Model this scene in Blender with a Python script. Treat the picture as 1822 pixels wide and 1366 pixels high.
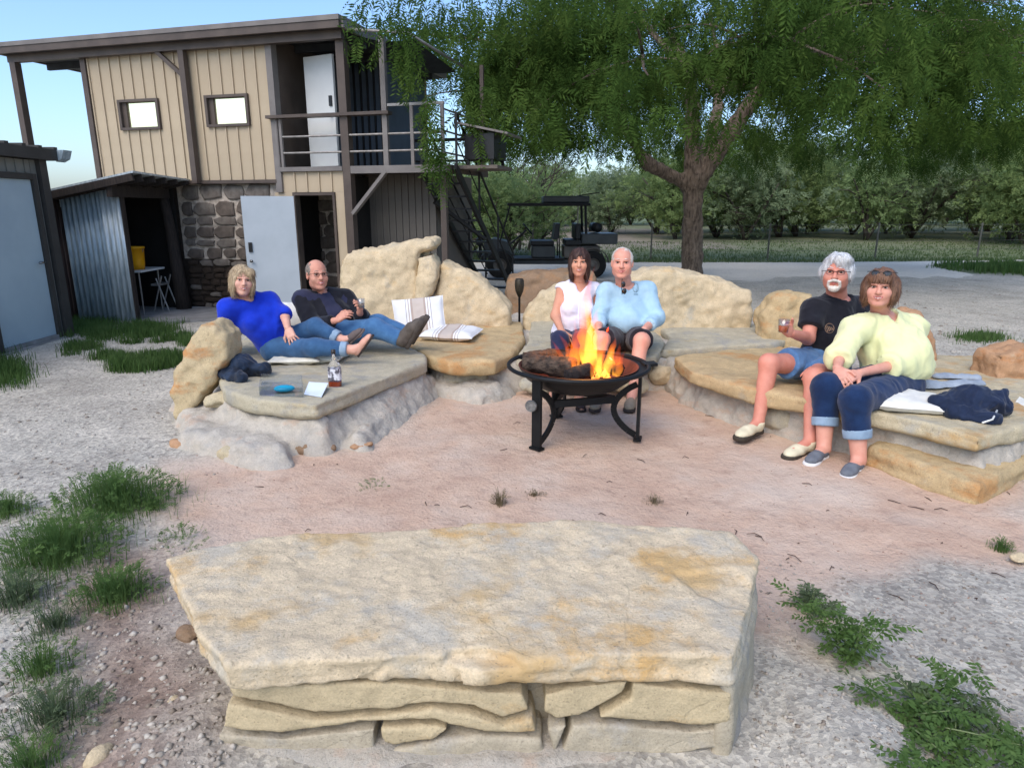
import bpy, bmesh, math, random
import numpy as np
from mathutils import Vector, Matrix
R = math.radians
for _o in list(bpy.data.objects): bpy.data.objects.remove(_o)
scene = bpy.context.scene
COL = scene.collection
random.seed(7); RNG = np.random.default_rng(11)

# ------------------------------------------------------------------ camera
CAM_H = 1.7; PITCH = R(14.57); FPX = 1200.0          # focal length in pixels of the 1822 px wide photograph
cam = bpy.data.cameras.new('camera'); camo = bpy.data.objects.new('camera', cam); COL.objects.link(camo)
cam.sensor_width = 36; cam.sensor_fit = 'HORIZONTAL'; cam.lens = 36 * FPX / 1822
cam.clip_start = 0.05; cam.clip_end = 3000
camo.location = (0, 0, CAM_H); camo.rotation_euler = (R(90) - PITCH, 0, 0)
scene.camera = camo
# ------------------------------------------------------------------ sky, sun, exposure
SUN_EL, SUN_AZ = 48.0, 208.0            # degrees; azimuth clockwise from +Y (behind the camera, to its left)
world = bpy.data.worlds.new('World'); scene.world = world; world.use_nodes = True
nt = world.node_tree; nt.nodes.clear()
sky = nt.nodes.new('ShaderNodeTexSky'); sky.sky_type = 'NISHITA'; sky.sun_disc = False
sky.sun_elevation = R(SUN_EL); sky.sun_rotation = R(SUN_AZ); sky.air_density = 1.0; sky.dust_density = 1.8; sky.ozone_density = 6.0
bg = nt.nodes.new('ShaderNodeBackground'); bg.inputs['Strength'].default_value = 0.15
wo = nt.nodes.new('ShaderNodeOutputWorld')
nt.links.new(sky.outputs[0], bg.inputs['Color']); nt.links.new(bg.outputs[0], wo.inputs['Surface'])
sl = bpy.data.lights.new('sun', 'SUN'); sl.energy = 1.15; sl.angle = R(50); sl.color = (1, .88, .74)
so = bpy.data.objects.new('sun', sl); COL.objects.link(so)
sd = Vector((math.sin(R(SUN_AZ)) * math.cos(R(SUN_EL)), math.cos(R(SUN_AZ)) * math.cos(R(SUN_EL)), math.sin(R(SUN_EL))))
so.rotation_euler = sd.to_track_quat('Z', 'Y').to_euler(); so.location = (-6, -14, 12)
vs = scene.view_settings; vs.view_transform = 'Standard'; vs.look = 'None'; vs.gamma = 1; vs.use_curve_mapping = False
vs.exposure = 0.9

# ------------------------------------------------------------------ measuring: where a sight line meets a level or a depth
_cp, _sp = math.cos(PITCH), math.sin(PITCH)
def _ray(u, v):
    a = (u - 911) / FPX; b = (v - 683) / FPX
    return a, _cp - b * _sp, -(_sp + b * _cp)
def onz(u, v, z=0.0):
    r = _ray(u, v); t = (z - CAM_H) / r[2]
    return np.array((r[0] * t, r[1] * t, z))
def at(u, v, y):
    r = _ray(u, v); t = y / r[1]
    return np.array((r[0] * t, y, CAM_H + r[2] * t))

# ------------------------------------------------------------------ objects
def empty(name, loc=(0, 0, 0), rz=0.0):
    o = bpy.data.objects.new(name, None); COL.objects.link(o); o.location = loc; o.rotation_euler = (0, 0, rz)
    o.empty_display_size = .1
    return o
def tag(o, label=None, cat=None, group=None, kind=None):
    if label: o['label'] = label
    if cat: o['category'] = cat
    if group: o['group'] = group
    if kind: o['kind'] = kind
    return o
def thing(name, label, cat, loc=(0, 0, 0), rz=0.0, group=None):
    return tag(empty(name, loc, rz), label, cat, group)
def wloc(o):
    p = np.array(o.location)
    while o.parent: o = o.parent; p = p + np.array(o.location)
    return p
def raw_mesh(name, V, F, smooth=False):
    """V: n x 3 array, F: list of faces or an n x k integer array"""
    me = bpy.data.meshes.new(name)
    V = np.asarray(V, np.float32)
    if isinstance(F, np.ndarray) and F.ndim == 2:
        n, k = F.shape
        me.vertices.add(len(V)); me.vertices.foreach_set('co', V.ravel())
        me.loops.add(n * k); me.loops.foreach_set('vertex_index', F.astype(np.int32).ravel())
        me.polygons.add(n); me.polygons.foreach_set('loop_start', np.arange(0, n * k, k, dtype=np.int32))
        try: me.polygons.foreach_set('loop_total', np.full(n, k, np.int32))
        except Exception: pass
        me.update(calc_edges=True)
    else:
        me.from_pydata([tuple(map(float, v)) for v in V], [], [tuple(int(i) for i in f) for f in F]); me.update()
    if smooth:
        me.polygons.foreach_set('use_smooth', np.ones(len(me.polygons), bool))
    return me
def link(name, me, mats=None, parent=None, loc=(0, 0, 0), rot=(0, 0, 0)):
    o = bpy.data.objects.new(name, me); COL.objects.link(o); o.location = loc; o.rotation_euler = rot
    if mats is not None and len(me.materials) == 0:
        for m in (mats if isinstance(mats, (list, tuple)) else [mats]): me.materials.append(m)
    if parent: o.parent = parent
    return o
def mk(name, V, F, mats, parent=None, smooth=False):
    """mesh object from world coordinates; its origin goes to the foot of its own box"""
    V = np.asarray(V, float)
    c = (V.min(0) + V.max(0)) / 2; c[2] = V[:, 2].min()
    me = raw_mesh(name, V - c, F, smooth)
    return link(name, me, mats, parent, c - (wloc(parent) if parent else 0))
def copy_tree(o, parent=None):
    c = o.copy(); COL.objects.link(c)
    if parent: c.parent = parent
    for ch in o.children: copy_tree(ch, c)
    return c

class MB:
    """collects simple shapes in world coordinates; build() links them as ONE mesh"""
    def __init__(s): s.V = []; s.F = []; s.n = 0
    def add(s, V, F):
        V = np.asarray(V, float); s.V.append(V); s.F += [tuple(i + s.n for i in f) for f in F]; s.n += len(V); return s
    def hexa(s, P):      # 8 points: bottom ring then top ring
        return s.add(P, [(3, 2, 1, 0), (4, 5, 6, 7), (0, 1, 5, 4), (1, 2, 6, 5), (2, 3, 7, 6), (3, 0, 4, 7)])
    def box(s, lo, hi):
        (a, b, c), (d, e, f) = lo, hi
        return s.hexa([(a, b, c), (d, b, c), (d, e, c), (a, e, c), (a, b, f), (d, b, f), (d, e, f), (a, e, f)])
    def bar(s, p, q, w, h=None, up=(0, 0, 1)):
        p, q, up = (np.asarray(x, float) for x in (p, q, up)); h = w if h is None else h
        d = (q - p) / np.linalg.norm(q - p); x = np.cross(d, up)
        if np.linalg.norm(x) < 1e-3: x = np.cross(d, (0, 1, 0))
        x /= np.linalg.norm(x); z = np.cross(x, d)
        o = [-x * w / 2 - z * h / 2, x * w / 2 - z * h / 2, x * w / 2 + z * h / 2, -x * w / 2 + z * h / 2]
        return s.hexa([p + k for k in o] + [q + k for k in o])
    def tube(s, pts, r, n=8, cap=True):
        pts = [np.asarray(p, float) for p in pts]; m = len(pts)
        rr = [r] * m if np.isscalar(r) else list(r)
        V = []; prev = None
        for i, p in enumerate(pts):
            d = pts[min(i + 1, m - 1)] - pts[max(i - 1, 0)]; d = d / (np.linalg.norm(d) + 1e-9)
            if prev is None:
                x = np.cross(d, (0, 0, 1) if abs(d[2]) < .9 else (1, 0, 0))
            else: x = prev - d * prev.dot(d)
            x = x / (np.linalg.norm(x) + 1e-9); prev = x; y = np.cross(d, x)
            for k in range(n):
                a = 2 * math.pi * k / n; V.append(p + rr[i] * (x * math.cos(a) + y * math.sin(a)))
        F = [(i * n + k, i * n + (k + 1) % n, (i + 1) * n + (k + 1) % n, (i + 1) * n + k) for i in range(m - 1) for k in range(n)]
        if cap: F += [tuple(range(n))[::-1], tuple((m - 1) * n + k for k in range(n))]
        return s.add(V, F)
    def lathe(s, prof, c=(0, 0, 0), n=32):
        V = []; c = np.asarray(c, float); m = len(prof)
        for r, z in prof:
            for k in range(n):
                a = 2 * math.pi * k / n; V.append(c + (r * math.cos(a), r * math.sin(a), z))
        F = [(i * n + k, i * n + (k + 1) % n, (i + 1) * n + (k + 1) % n, (i + 1) * n + k) for i in range(m - 1) for k in range(n)]
        return s.add(V, F)
    def build(s, name, mats, parent=None, smooth=False):
        return mk(name, np.concatenate(s.V), s.F, mats, parent, smooth)

# ------------------------------------------------------------------ numeric noise
def _hash(i, j, k, seed):
    h = (i.astype(np.int64) * 374761393 + j.astype(np.int64) * 668265263 + k.astype(np.int64) * 2147483629 + seed * 974634287) & 0xffffffff
    h = ((h ^ (h >> 13)) * 1274126177) & 0xffffffff
    return ((h ^ (h >> 16)) & 0xffff).astype(np.float32) / 65535.0
def vnoise(P, seed=0):
    P = np.asarray(P, np.float32); I = np.floor(P).astype(np.int64); f = P - I; f = f * f * (3 - 2 * f)
    r = 0
    for a in (0, 1):
        wx = f[:, 0] if a else 1 - f[:, 0]
        for b in (0, 1):
            wy = f[:, 1] if b else 1 - f[:, 1]
            for c in (0, 1):
                wz = f[:, 2] if c else 1 - f[:, 2]
                r = r + wx * wy * wz * _hash(I[:, 0] + a, I[:, 1] + b, I[:, 2] + c, seed)
    return r * 2 - 1
def fbm(P, oct=4, seed=0, gain=.5):
    P = np.asarray(P, np.float32); s = 0; a = 1.0
    for o in range(oct): s = s + a * vnoise(P * (2 ** o) + o * 7.3, seed + o); a *= gain
    return s

# ------------------------------------------------------------------ solid fields -> one continuous surface
class Field:
    def __init__(s, lo, hi, vx):
        s.lo = np.asarray(lo, np.float32); s.vx = vx
        s.n = np.maximum(np.ceil((np.asarray(hi) - lo) / vx).astype(int) + 1, 3)
        s.d = np.full(tuple(s.n), 9.0, np.float32)
        s.ax = [(s.lo[i] + np.arange(s.n[i], dtype=np.float32) * vx) for i in range(3)]
    def win(s, lo, hi, pad):
        a = np.clip(np.floor((np.asarray(lo) - pad - s.lo) / s.vx).astype(int), 0, s.n)
        b = np.clip(np.ceil((np.asarray(hi) + pad - s.lo) / s.vx).astype(int) + 1, 0, s.n)
        sl = tuple(slice(a[i], b[i]) for i in range(3))
        X = s.ax[0][sl[0]][:, None, None]; Y = s.ax[1][sl[1]][None, :, None]; Z = s.ax[2][sl[2]][None, None, :]
        return sl, X, Y, Z
    def op(s, fn, lo, hi, k=0.0, mode='u'):
        sl, X, Y, Z = s.win(lo, hi, max(k, 0) + 3 * s.vx)
        a = s.d[sl]
        if a.size == 0: return s
        b = fn(X, Y, Z)
        if mode == 's': b = -b
        if k > 0:
            h = np.maximum(k - np.abs(a - b), 0) / k; e = h * h * k * .25
        else: e = 0
        s.d[sl] = (np.minimum(a, b) - e) if mode == 'u' else (np.maximum(a, b) + e)
        return s
    # --- primitives
    def cone(s, p, q, r1, r2, k=.03, mode='u', flat=None):
        """round cone from p to q; flat=(axis, factor) squashes it across that axis"""
        p = np.asarray(p, np.float32); q = np.asarray(q, np.float32); d = q - p; L2 = float(d.dot(d)) + 1e-9
        rm = max(r1, r2)
        if flat is not None:
            ax = np.asarray(flat[0], np.float32); ax = ax / np.linalg.norm(ax); fc = flat[1]
        def fn(X, Y, Z):
            x, y, z = X - p[0], Y - p[1], Z - p[2]
            t = np.clip((x * d[0] + y * d[1] + z * d[2]) / L2, 0, 1)
            x, y, z = x - t * d[0], y - t * d[1], z - t * d[2]
            D2 = x * x + y * y + z * z
            if flat is not None:
                c = x * ax[0] + y * ax[1] + z * ax[2]; D2 = D2 + c * c * (1 / fc ** 2 - 1)
            return np.sqrt(D2) - (r1 + (r2 - r1) * t)
        return s.op(fn, np.minimum(p, q) - rm, np.maximum(p, q) + rm, k, mode)
    def ell(s, c, rad, M=None, k=.03, mode='u'):
        """ellipsoid; M rows = its axes"""
        c = np.asarray(c, np.float32); rad = np.asarray(rad, np.float32); M = np.eye(3) if M is None else np.asarray(M)
        ext = np.sqrt(((M * rad[:, None]) ** 2).sum(0)); rmin = rad.min()
        def fn(X, Y, Z):
            x, y, z = X - c[0], Y - c[1], Z - c[2]; q = 0; g = 0
            for i in range(3):
                w = x * M[i, 0] + y * M[i, 1] + z * M[i, 2]; q = q + (w / rad[i]) ** 2; g = g + (w / rad[i] ** 2) ** 2
            q = np.sqrt(q)
            return q * (q - 1) / np.maximum(np.sqrt(g), 1e-4)
        return s.op(fn, c - ext, c + ext, k, mode)
    def rbox(s, c, half, rad, M=None, k=.0, mode='u'):
        c = np.asarray(c, np.float32); half = np.asarray(half, np.float32); M = np.eye(3) if M is None else np.asarray(M)
        ext = (np.abs(M) * half[:, None]).sum(0)
        def fn(X, Y, Z):
            x, y, z = X - c[0], Y - c[1], Z - c[2]; o = 0; mx = None
            for i in range(3):
                w = np.abs(x * M[i, 0] + y * M[i, 1] + z * M[i, 2]) - (half[i] - rad)
                o = o + np.maximum(w, 0) ** 2; mx = w if mx is None else np.maximum(mx, w)
            return np.sqrt(o) + np.minimum(mx, 0) - rad
        return s.op(fn, c - ext, c + ext, k, mode)
    def plane_cut(s, p, nrm, k=.0, lo=None, hi=None):
        """remove what lies on the side nrm points to"""
        p = np.asarray(p, np.float32); nrm = np.asarray(nrm, np.float32); nrm = nrm / np.linalg.norm(nrm)
        lo = s.lo if lo is None else lo; hi = s.lo + s.n * s.vx if hi is None else hi
        return s.op(lambda X, Y, Z: -((X - p[0]) * nrm[0] + (Y - p[1]) * nrm[1] + (Z - p[2]) * nrm[2]), lo, hi, k, 's')
    def prism(s, poly, z0, z1, rad=.02, slope=0.0, k=0.0, mode='u', tilt=(0, 0)):
        """polygon in plan between two levels, edges rounded; slope>0 widens towards the foot; tilt: dz per metre"""
        P = np.asarray([q[:2] for q in poly], np.float32); c = P.mean(0)
        def fn(X, Y, Z):
            X2, Y2 = np.broadcast_arrays(X[:, :, 0], Y[:, :, 0])
            d2 = np.full(X2.shape, 1e9, np.float32); sg = np.ones(X2.shape, np.float32); n = len(P)
            for i in range(n):
                a = P[i]; b = P[i - 1]; e0, e1 = b - a; wx, wy = X2 - a[0], Y2 - a[1]
                t = np.clip((wx * e0 + wy * e1) / (e0 * e0 + e1 * e1 + 1e-9), 0, 1)
                bx, by = wx - e0 * t, wy - e1 * t; d2 = np.minimum(d2, bx * bx + by * by)
                c1 = Y2 >= a[1]; c2 = Y2 < b[1]; c3 = e0 * wy > e1 * wx
                sg = np.where((c1 & c2 & c3) | (~c1 & ~c2 & ~c3), -sg, sg)
            dd = (np.sqrt(d2) * sg)[:, :, None]
            Zr = Z - ((X - c[0]) * tilt[0] + (Y - c[1]) * tilt[1])
            w1 = dd - slope * np.maximum(z1 - Zr, 0) + rad
            w2 = np.maximum(z0 - Zr, Zr - z1) + rad
            return np.minimum(np.maximum(w1, w2), 0) + np.sqrt(np.maximum(w1, 0) ** 2 + np.maximum(w2, 0) ** 2) - rad
        gx = slope * (z1 - z0); tz = abs(tilt[0]) * np.ptp(P[:, 0]) + abs(tilt[1]) * np.ptp(P[:, 1])
        return s.op(fn, (P[:, 0].min() - gx, P[:, 1].min() - gx, z0 - tz), (P[:, 0].max() + gx, P[:, 1].max() + gx, z1 + tz), k, mode)
    def mesh(s):
        """surface nets: vertices and quads of the zero level"""
        d = s.d; S = d < 0; nx, ny, nz = d.shape
        c = S[:-1, :-1, :-1].astype(np.int8)
        tot = np.zeros((nx - 1, ny - 1, nz - 1), np.int8)
        offs = [(a, b, e) for a in (0, 1) for b in (0, 1) for e in (0, 1)]
        for a, b, e in offs: tot += S[a:nx - 1 + a, b:ny - 1 + b, e:nz - 1 + e]
        I = np.argwhere((tot > 0) & (tot < 8))
        cv = np.stack([d[I[:, 0] + a, I[:, 1] + b, I[:, 2] + e] for a, b, e in offs], 1)
        oc = np.array(offs, np.float32); acc = np.zeros((len(I), 3), np.float32); cnt = np.zeros(len(I), np.float32)
        for i in range(8):
            for j in range(i + 1, 8):
                if np.abs(oc[i] - oc[j]).sum() != 1: continue
                m = (cv[:, i] < 0) != (cv[:, j] < 0)
                t = np.clip(cv[:, i] / np.where(m, cv[:, i] - cv[:, j], 1), 0, 1)[:, None]
                acc += np.where(m[:, None], oc[i] + (oc[j] - oc[i]) * t, 0); cnt += m
        V = s.lo + (I + acc / cnt[:, None]) * s.vx
        idx = np.full((nx - 1, ny - 1, nz - 1), -1, np.int32); idx[I[:, 0], I[:, 1], I[:, 2]] = np.arange(len(I))
        Q = []
        for ax in range(3):
            sl0 = [slice(None)] * 3; sl1 = [slice(None)] * 3
            sl0[ax] = slice(0, -1); sl1[ax] = slice(1, None)
            A = S[tuple(sl0)]; B = S[tuple(sl1)]
            b, c2 = (ax + 1) % 3, (ax + 2) % 3
            E = np.argwhere(A != B)
            ok = (E[:, b] > 0) & (E[:, c2] > 0) & (E[:, b] < d.shape[b] - 1) & (E[:, c2] < d.shape[c2] - 1)
            E = E[ok]; inside = A[E[:, 0], E[:, 1], E[:, 2]]
            def cell(db, dc):
                G = E.copy(); G[:, b] -= db; G[:, c2] -= dc; return idx[G[:, 0], G[:, 1], G[:, 2]]
            q = np.stack([cell(1, 1), cell(0, 1), cell(0, 0), cell(1, 0)], 1)
            q[~inside] = q[~inside][:, ::-1]
            Q.append(q)
        F = np.concatenate(Q); F = F[(F >= 0).all(1)]
        return V.astype(np.float64), F
def vnormals(V, F):
    n = np.cross(V[F[:, 2]] - V[F[:, 0]], V[F[:, 3]] - V[F[:, 1]]); N = np.zeros_like(V)
    for i in range(4): np.add.at(N, F[:, i], n)
    return N / (np.linalg.norm(N, axis=1)[:, None] + 1e-12)
def relax(V, F, it=1, w=.5):
    E = np.concatenate([F[:, [0, 1]], F[:, [1, 2]], F[:, [2, 3]], F[:, [3, 0]]])
    for _ in range(it):
        A = np.zeros_like(V); c = np.zeros(len(V))
        for a, b in ((0, 1), (1, 0)):
            for x in range(3): A[:, x] += np.bincount(E[:, a], V[E[:, b], x], len(V))
            c += np.bincount(E[:, a], minlength=len(V))
        V = V + w * (A / np.maximum(c, 1)[:, None] - V)
    return V
def join(parts):
    V = []; F = []; n = 0
    for v, f in parts: V.append(v); F.append(f + n); n += len(v)
    return np.concatenate(V), np.concatenate(F)

# ------------------------------------------------------------------ materials
def new_mat(name):
    m = bpy.data.materials.new(name); m.use_nodes = True
    return m, m.node_tree.nodes, m.node_tree.links, m.node_tree.nodes['Principled BSDF']
def srgb(r, g, b):
    f = lambda c: (c / 255 / 12.92) if c <= 10 else ((c / 255 + .055) / 1.055) ** 2.4
    return (f(r), f(g), f(b))
def _noise(nd, lk, co, scale, detail=5, rough=.6, stretch=None):
    n = nd.new('ShaderNodeTexNoise'); n.inputs['Scale'].default_value = scale; n.inputs['Detail'].default_value = detail
    n.inputs['Roughness'].default_value = rough
    if stretch:
        mp = nd.new('ShaderNodeMapping'); mp.inputs['Scale'].default_value = stretch; lk.new(co, mp.inputs['Vector']); co = mp.outputs[0]
    lk.new(co, n.inputs['Vector']); return n.outputs['Fac']
def _ramp(nd, lk, fac, stops):
    r = nd.new('ShaderNodeValToRGB'); e = r.color_ramp.elements
    while len(e) < len(stops): e.new(.5)
    for x, (p, c) in zip(e, stops): x.position = p; x.color = (*c, 1) if len(c) == 3 else c
    lk.new(fac, r.inputs['Fac']); return r.outputs['Color']
def _mix(nd, lk, fac, a, b, mode='MIX'):
    m = nd.new('ShaderNodeMix'); m.data_type = 'RGBA'; m.blend_type = mode
    for s_, v in ((m.inputs['Factor'], fac), (m.inputs['A'], a), (m.inputs['B'], b)):
        if isinstance(v, (int, float)): s_.default_value = v
        elif isinstance(v, tuple): s_.default_value = (*v, 1)
        else: lk.new(v, s_)
    return m.outputs['Result']
def _bump(nd, lk, bs, h, strength=.3, dist=.01, prev=None):
    b = nd.new('ShaderNodeBump'); b.inputs['Strength'].default_value = strength; b.inputs['Distance'].default_value = dist
    lk.new(h, b.inputs['Height'])
    if prev is not None: lk.new(prev, b.inputs['Normal'])
    lk.new(b.outputs[0], bs.inputs['Normal']); return b.outputs[0]
def mat(name, c1, c2=None, scale=6, rough=.8, bump=.0, bscale=80, bdist=.004, metal=0, stretch=None, lo=.35, hi=.65, spec=.3, sss=0, bstretch=None, sheen=0):
    """two colours mixed by noise plus fine relief"""
    m, nd, lk, bs = new_mat(name)
    co = nd.new('ShaderNodeTexCoord').outputs['Object']
    if c2 is None: c2 = tuple(x * .82 for x in c1)
    lk.new(_ramp(nd, lk, _noise(nd, lk, co, scale, stretch=stretch), [(lo, c1), (hi, c2)]), bs.inputs['Base Color'])
    bs.inputs['Roughness'].default_value = rough; bs.inputs['Metallic'].default_value = metal
    bs.inputs['Specular IOR Level'].default_value = spec
    if sss: bs.inputs['Subsurface Weight'].default_value = sss; bs.inputs['Subsurface Radius'].default_value = (.012, .005, .003)
    if sheen: bs.inputs['Sheen Weight'].default_value = sheen
    if bump: _bump(nd, lk, bs, _noise(nd, lk, co, bscale, 4, stretch=bstretch), bump, bdist)
    return m
def rock_mat(name, base, warm, grey, dark, s=1.0, warm_at=.56, grey_at=.55, bump=.7, orange=None):
    m, nd, lk, bs = new_mat(name)
    co = nd.new('ShaderNodeTexCoord').outputs['Object']
    c = _ramp(nd, lk, _noise(nd, lk, co, 9 * s, 6), [(.3, tuple(x * .82 for x in base)), (.7, tuple(min(x * 1.1, .9) for x in base))])
    c = _mix(nd, lk, _ramp(nd, lk, _noise(nd, lk, co, 2.6 * s, 5, .62, (1, 1, 2)), [(warm_at, (0, 0, 0)), (warm_at + .11, (1, 1, 1))]), c, warm)
    mp = nd.new('ShaderNodeMapping'); mp.inputs['Location'].default_value = (5.1, 3.7, 1.9); lk.new(co, mp.inputs['Vector'])
    c = _mix(nd, lk, _ramp(nd, lk, _noise(nd, lk, mp.outputs[0], 3.4 * s, 7, .68), [(grey_at, (0, 0, 0)), (grey_at + .13, (.85, .85, .85))]), c, grey)
    # lichen and pits
    c = _mix(nd, lk, _ramp(nd, lk, _noise(nd, lk, mp.outputs[0], 42 * s, 7, .8), [(.575, (0, 0, 0)), (.70, (.8, .8, .8))]), c, dark)
    c = _mix(nd, lk, _ramp(nd, lk, _noise(nd, lk, co, 120 * s, 3, .6), [(.40, (.26, .26, .26)), (.60, (0, 0, 0))]), c, tuple(x * .45 for x in base))
    if orange:
        mq = nd.new('ShaderNodeMapping'); mq.inputs['Location'].default_value = (1.3, 8.7, 4.9); lk.new(co, mq.inputs['Vector'])
        c = _mix(nd, lk, _ramp(nd, lk, _noise(nd, lk, mq.outputs[0], 2.2 * s, 5, .6), [(.55, (0, 0, 0)), (.66, (.9, .9, .9))]), c, orange)
    bs.inputs['Roughness'].default_value = .9; bs.inputs['Specular IOR Level'].default_value = .2
    wv = nd.new('ShaderNodeTexNoise'); wv.inputs['Scale'].default_value = 5 * s; wv.inputs['Detail'].default_value = 5; lk.new(co, wv.inputs['Vector'])
    wm = _mix(nd, lk, .16, co, wv.outputs['Color'])
    vd = nd.new('ShaderNodeTexVoronoi'); vd.feature = 'DISTANCE_TO_EDGE'; vd.inputs['Scale'].default_value = 3.2 * s; lk.new(wm, vd.inputs['Vector'])
    ck = _ramp(nd, lk, vd.outputs['Distance'], [(0, (0, 0, 0)), (.016, (1, 1, 1))])
    br = _noise(nd, lk, co, 3.1 * s, 3); cm = _mix(nd, lk, _ramp(nd, lk, br, [(.50, (1, 1, 1)), (.60, (0, 0, 0))]), ck, (1.0, 1.0, 1.0))
    c = _mix(nd, lk, .5, c, _mix(nd, lk, .75, cm, (1.0, 1.0, 1.0)), 'MULTIPLY')
    sp = nd.new('ShaderNodeTexVoronoi'); sp.inputs['Scale'].default_value = 60 * s; lk.new(wm, sp.inputs['Vector'])
    c = _mix(nd, lk, _ramp(nd, lk, sp.outputs['Distance'], [(.10, (.55, .55, .55)), (.22, (0, 0, 0))]), c, tuple(x * .42 for x in base))
    lk.new(c, bs.inputs['Base Color'])
    b0 = _bump(nd, lk, bs, cm, .3, .005)
    b1 = _bump(nd, lk, bs, _noise(nd, lk, co, 20 * s, 9, .68), bump, .018, b0)
    pv = nd.new('ShaderNodeTexNoise'); pv.noise_type = 'RIDGED_MULTIFRACTAL'; pv.inputs['Scale'].default_value = 16 * s; pv.inputs['Detail'].default_value = 6; lk.new(co, pv.inputs['Vector'])
    b1 = _bump(nd, lk, bs, pv.outputs['Fac'], bump * .5, .006, b1)
    _bump(nd, lk, bs, _noise(nd, lk, co, 150 * s, 4, .7), bump * .7, .004, b1)
    return m
# ================================================================== ground
def axis(parts):
    out = []
    for a, b, st in parts: out.append(np.arange(a, b, st))
    return np.concatenate(out + [[parts[-1][1]]])
def inpoly_d(X, Y, poly):
    """signed distance to a polygon in plan (negative inside)"""
    P = np.asarray([q[:2] for q in poly]); d2 = np.full(X.shape, 1e9); sg = np.ones(X.shape)
    for i in range(len(P)):
        a = P[i]; b = P[i - 1]; e = b - a; wx, wy = X - a[0], Y - a[1]
        t = np.clip((wx * e[0] + wy * e[1]) / (e @ e), 0, 1); bx, by = wx - e[0] * t, wy - e[1] * t
        d2 = np.minimum(d2, bx * bx + by * by)
        c1 = Y >= a[1]; c2 = Y < b[1]; c3 = e[0] * wy > e[1] * wx
        sg = np.where((c1 & c2 & c3) | (~c1 & ~c2 & ~c3), -sg, sg)
    return np.sqrt(d2) * sg
gx = axis([(-900, -300, 150), (-300, -60, 30), (-60, -14, 4), (-14, -6, .25), (-6, 6.5, .062), (6.5, 14, .25), (14, 60, 4), (60, 300, 30), (300, 900, 150)])
gy = axis([(-60, -4, 8), (-4, .4, .3), (.4, 8.5, .06), (8.5, 14, .16), (14, 30, .5), (30, 90, 4), (90, 300, 30), (300, 1500, 200)])
GX, GY = np.meshgrid(gx, gy, indexing='ij')
P3 = np.stack([GX.ravel(), GY.ravel(), 0 * GX.ravel()], 1)
n1 = fbm(P3 * .9, 4, 3); n2 = fbm(P3 * 3.3, 4, 9); n3 = fbm(P3 * 14, 3, 5)
x_, y_ = P3[:, 0], P3[:, 1]
pink_poly = [onz(*q) for q in [(290, 815), (225, 890), (300, 960), (330, 1010), (352, 1100), (1400, 1120), (1450, 1040), (1560, 990), (1822, 985), (1900, 860), (1560, 800), (1340, 730), (1180, 690), (900, 680), (760, 700), (640, 790), (430, 800)]]
dp = inpoly_d(x_, y_, pink_poly)
pink = np.clip(.5 - (dp + .16 * n1 + .1 * n2) / .3, 0, 1)
mud_poly = [onz(*q) for q in [(60, 1090), (200, 960), (330, 1010), (360, 1180), (345, 1366), (300, 1500), (-60, 1500), (120, 1300)]]
mud = np.clip(.5 - (inpoly_d(x_, y_, mud_poly) + .14 * n1 + .1 * n2) / .3, 0, 1)
field = np.clip((y_ - 22.1 + .25 * n1 + np.where(x_ > 12, (x_ - 12) * .0, 0)) / .5, 0, 1)
field = np.maximum(field, np.clip(.5 - (np.hypot((x_ - 14.6) / 2.4, (y_ - 19.3) / 2.2) - 1 + .2 * n1) / .25, 0, 1))   # grass island by the road
bare = np.clip((y_ - 27 + 2.2 * n1) / 5, 0, 1) * np.clip((66 - y_) / 12, 0, 1) * np.clip((9 - np.abs(x_ - 3) + 3 * n1) / 5, .25, 1)
GZ = .012 * n1 + .006 * n2 + .003 * n3
near = np.clip((9 - np.hypot(x_, y_)) / 4, 0, 1)
GZ = GZ * (.5 + .5 * near)
GZ -= pink * .012
# gravel banked against the right end of the near bench and against the left bench
GZ += .10 * np.exp(-(((x_ - 1.12) / .22) ** 2 + ((y_ - 1.75) / .42) ** 2))
GZ += .07 * np.exp(-(((x_ + 1.05) / .2) ** 2 + ((y_ - 1.8) / .4) ** 2))
GZ += np.clip((y_ - 30) / 40, 0, 1) * .35 + np.clip((y_ - 120) / 300, 0, 1) * .6
nxg, nyg = GX.shape
ii = np.arange(nxg * nyg).reshape(nxg, nyg)
GF = np.stack([ii[:-1, :-1].ravel(), ii[1:, :-1].ravel(), ii[1:, 1:].ravel(), ii[:-1, 1:].ravel()], 1)
gme = raw_mesh('ground', np.column_stack([x_, y_, GZ]), GF, True)
for nm, arr in (('pink', pink), ('mud', mud), ('field', field), ('bare', bare)):
    a = gme.attributes.new(nm, 'FLOAT', 'POINT'); a.data.foreach_set('value', arr.astype(np.float32))
_gi = {}
def ground_z(x, y):
    i = int(np.clip(np.searchsorted(gx, x) - 1, 0, nxg - 2)); j = int(np.clip(np.searchsorted(gy, y) - 1, 0, nyg - 2))
    Zg = GZ.reshape(nxg, nyg); a = (x - gx[i]) / (gx[i + 1] - gx[i]); b = (y - gy[j]) / (gy[j + 1] - gy[j])
    return float((Zg[i, j] * (1 - a) + Zg[i + 1, j] * a) * (1 - b) + (Zg[i, j + 1] * (1 - a) + Zg[i + 1, j + 1] * a) * b)
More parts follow.
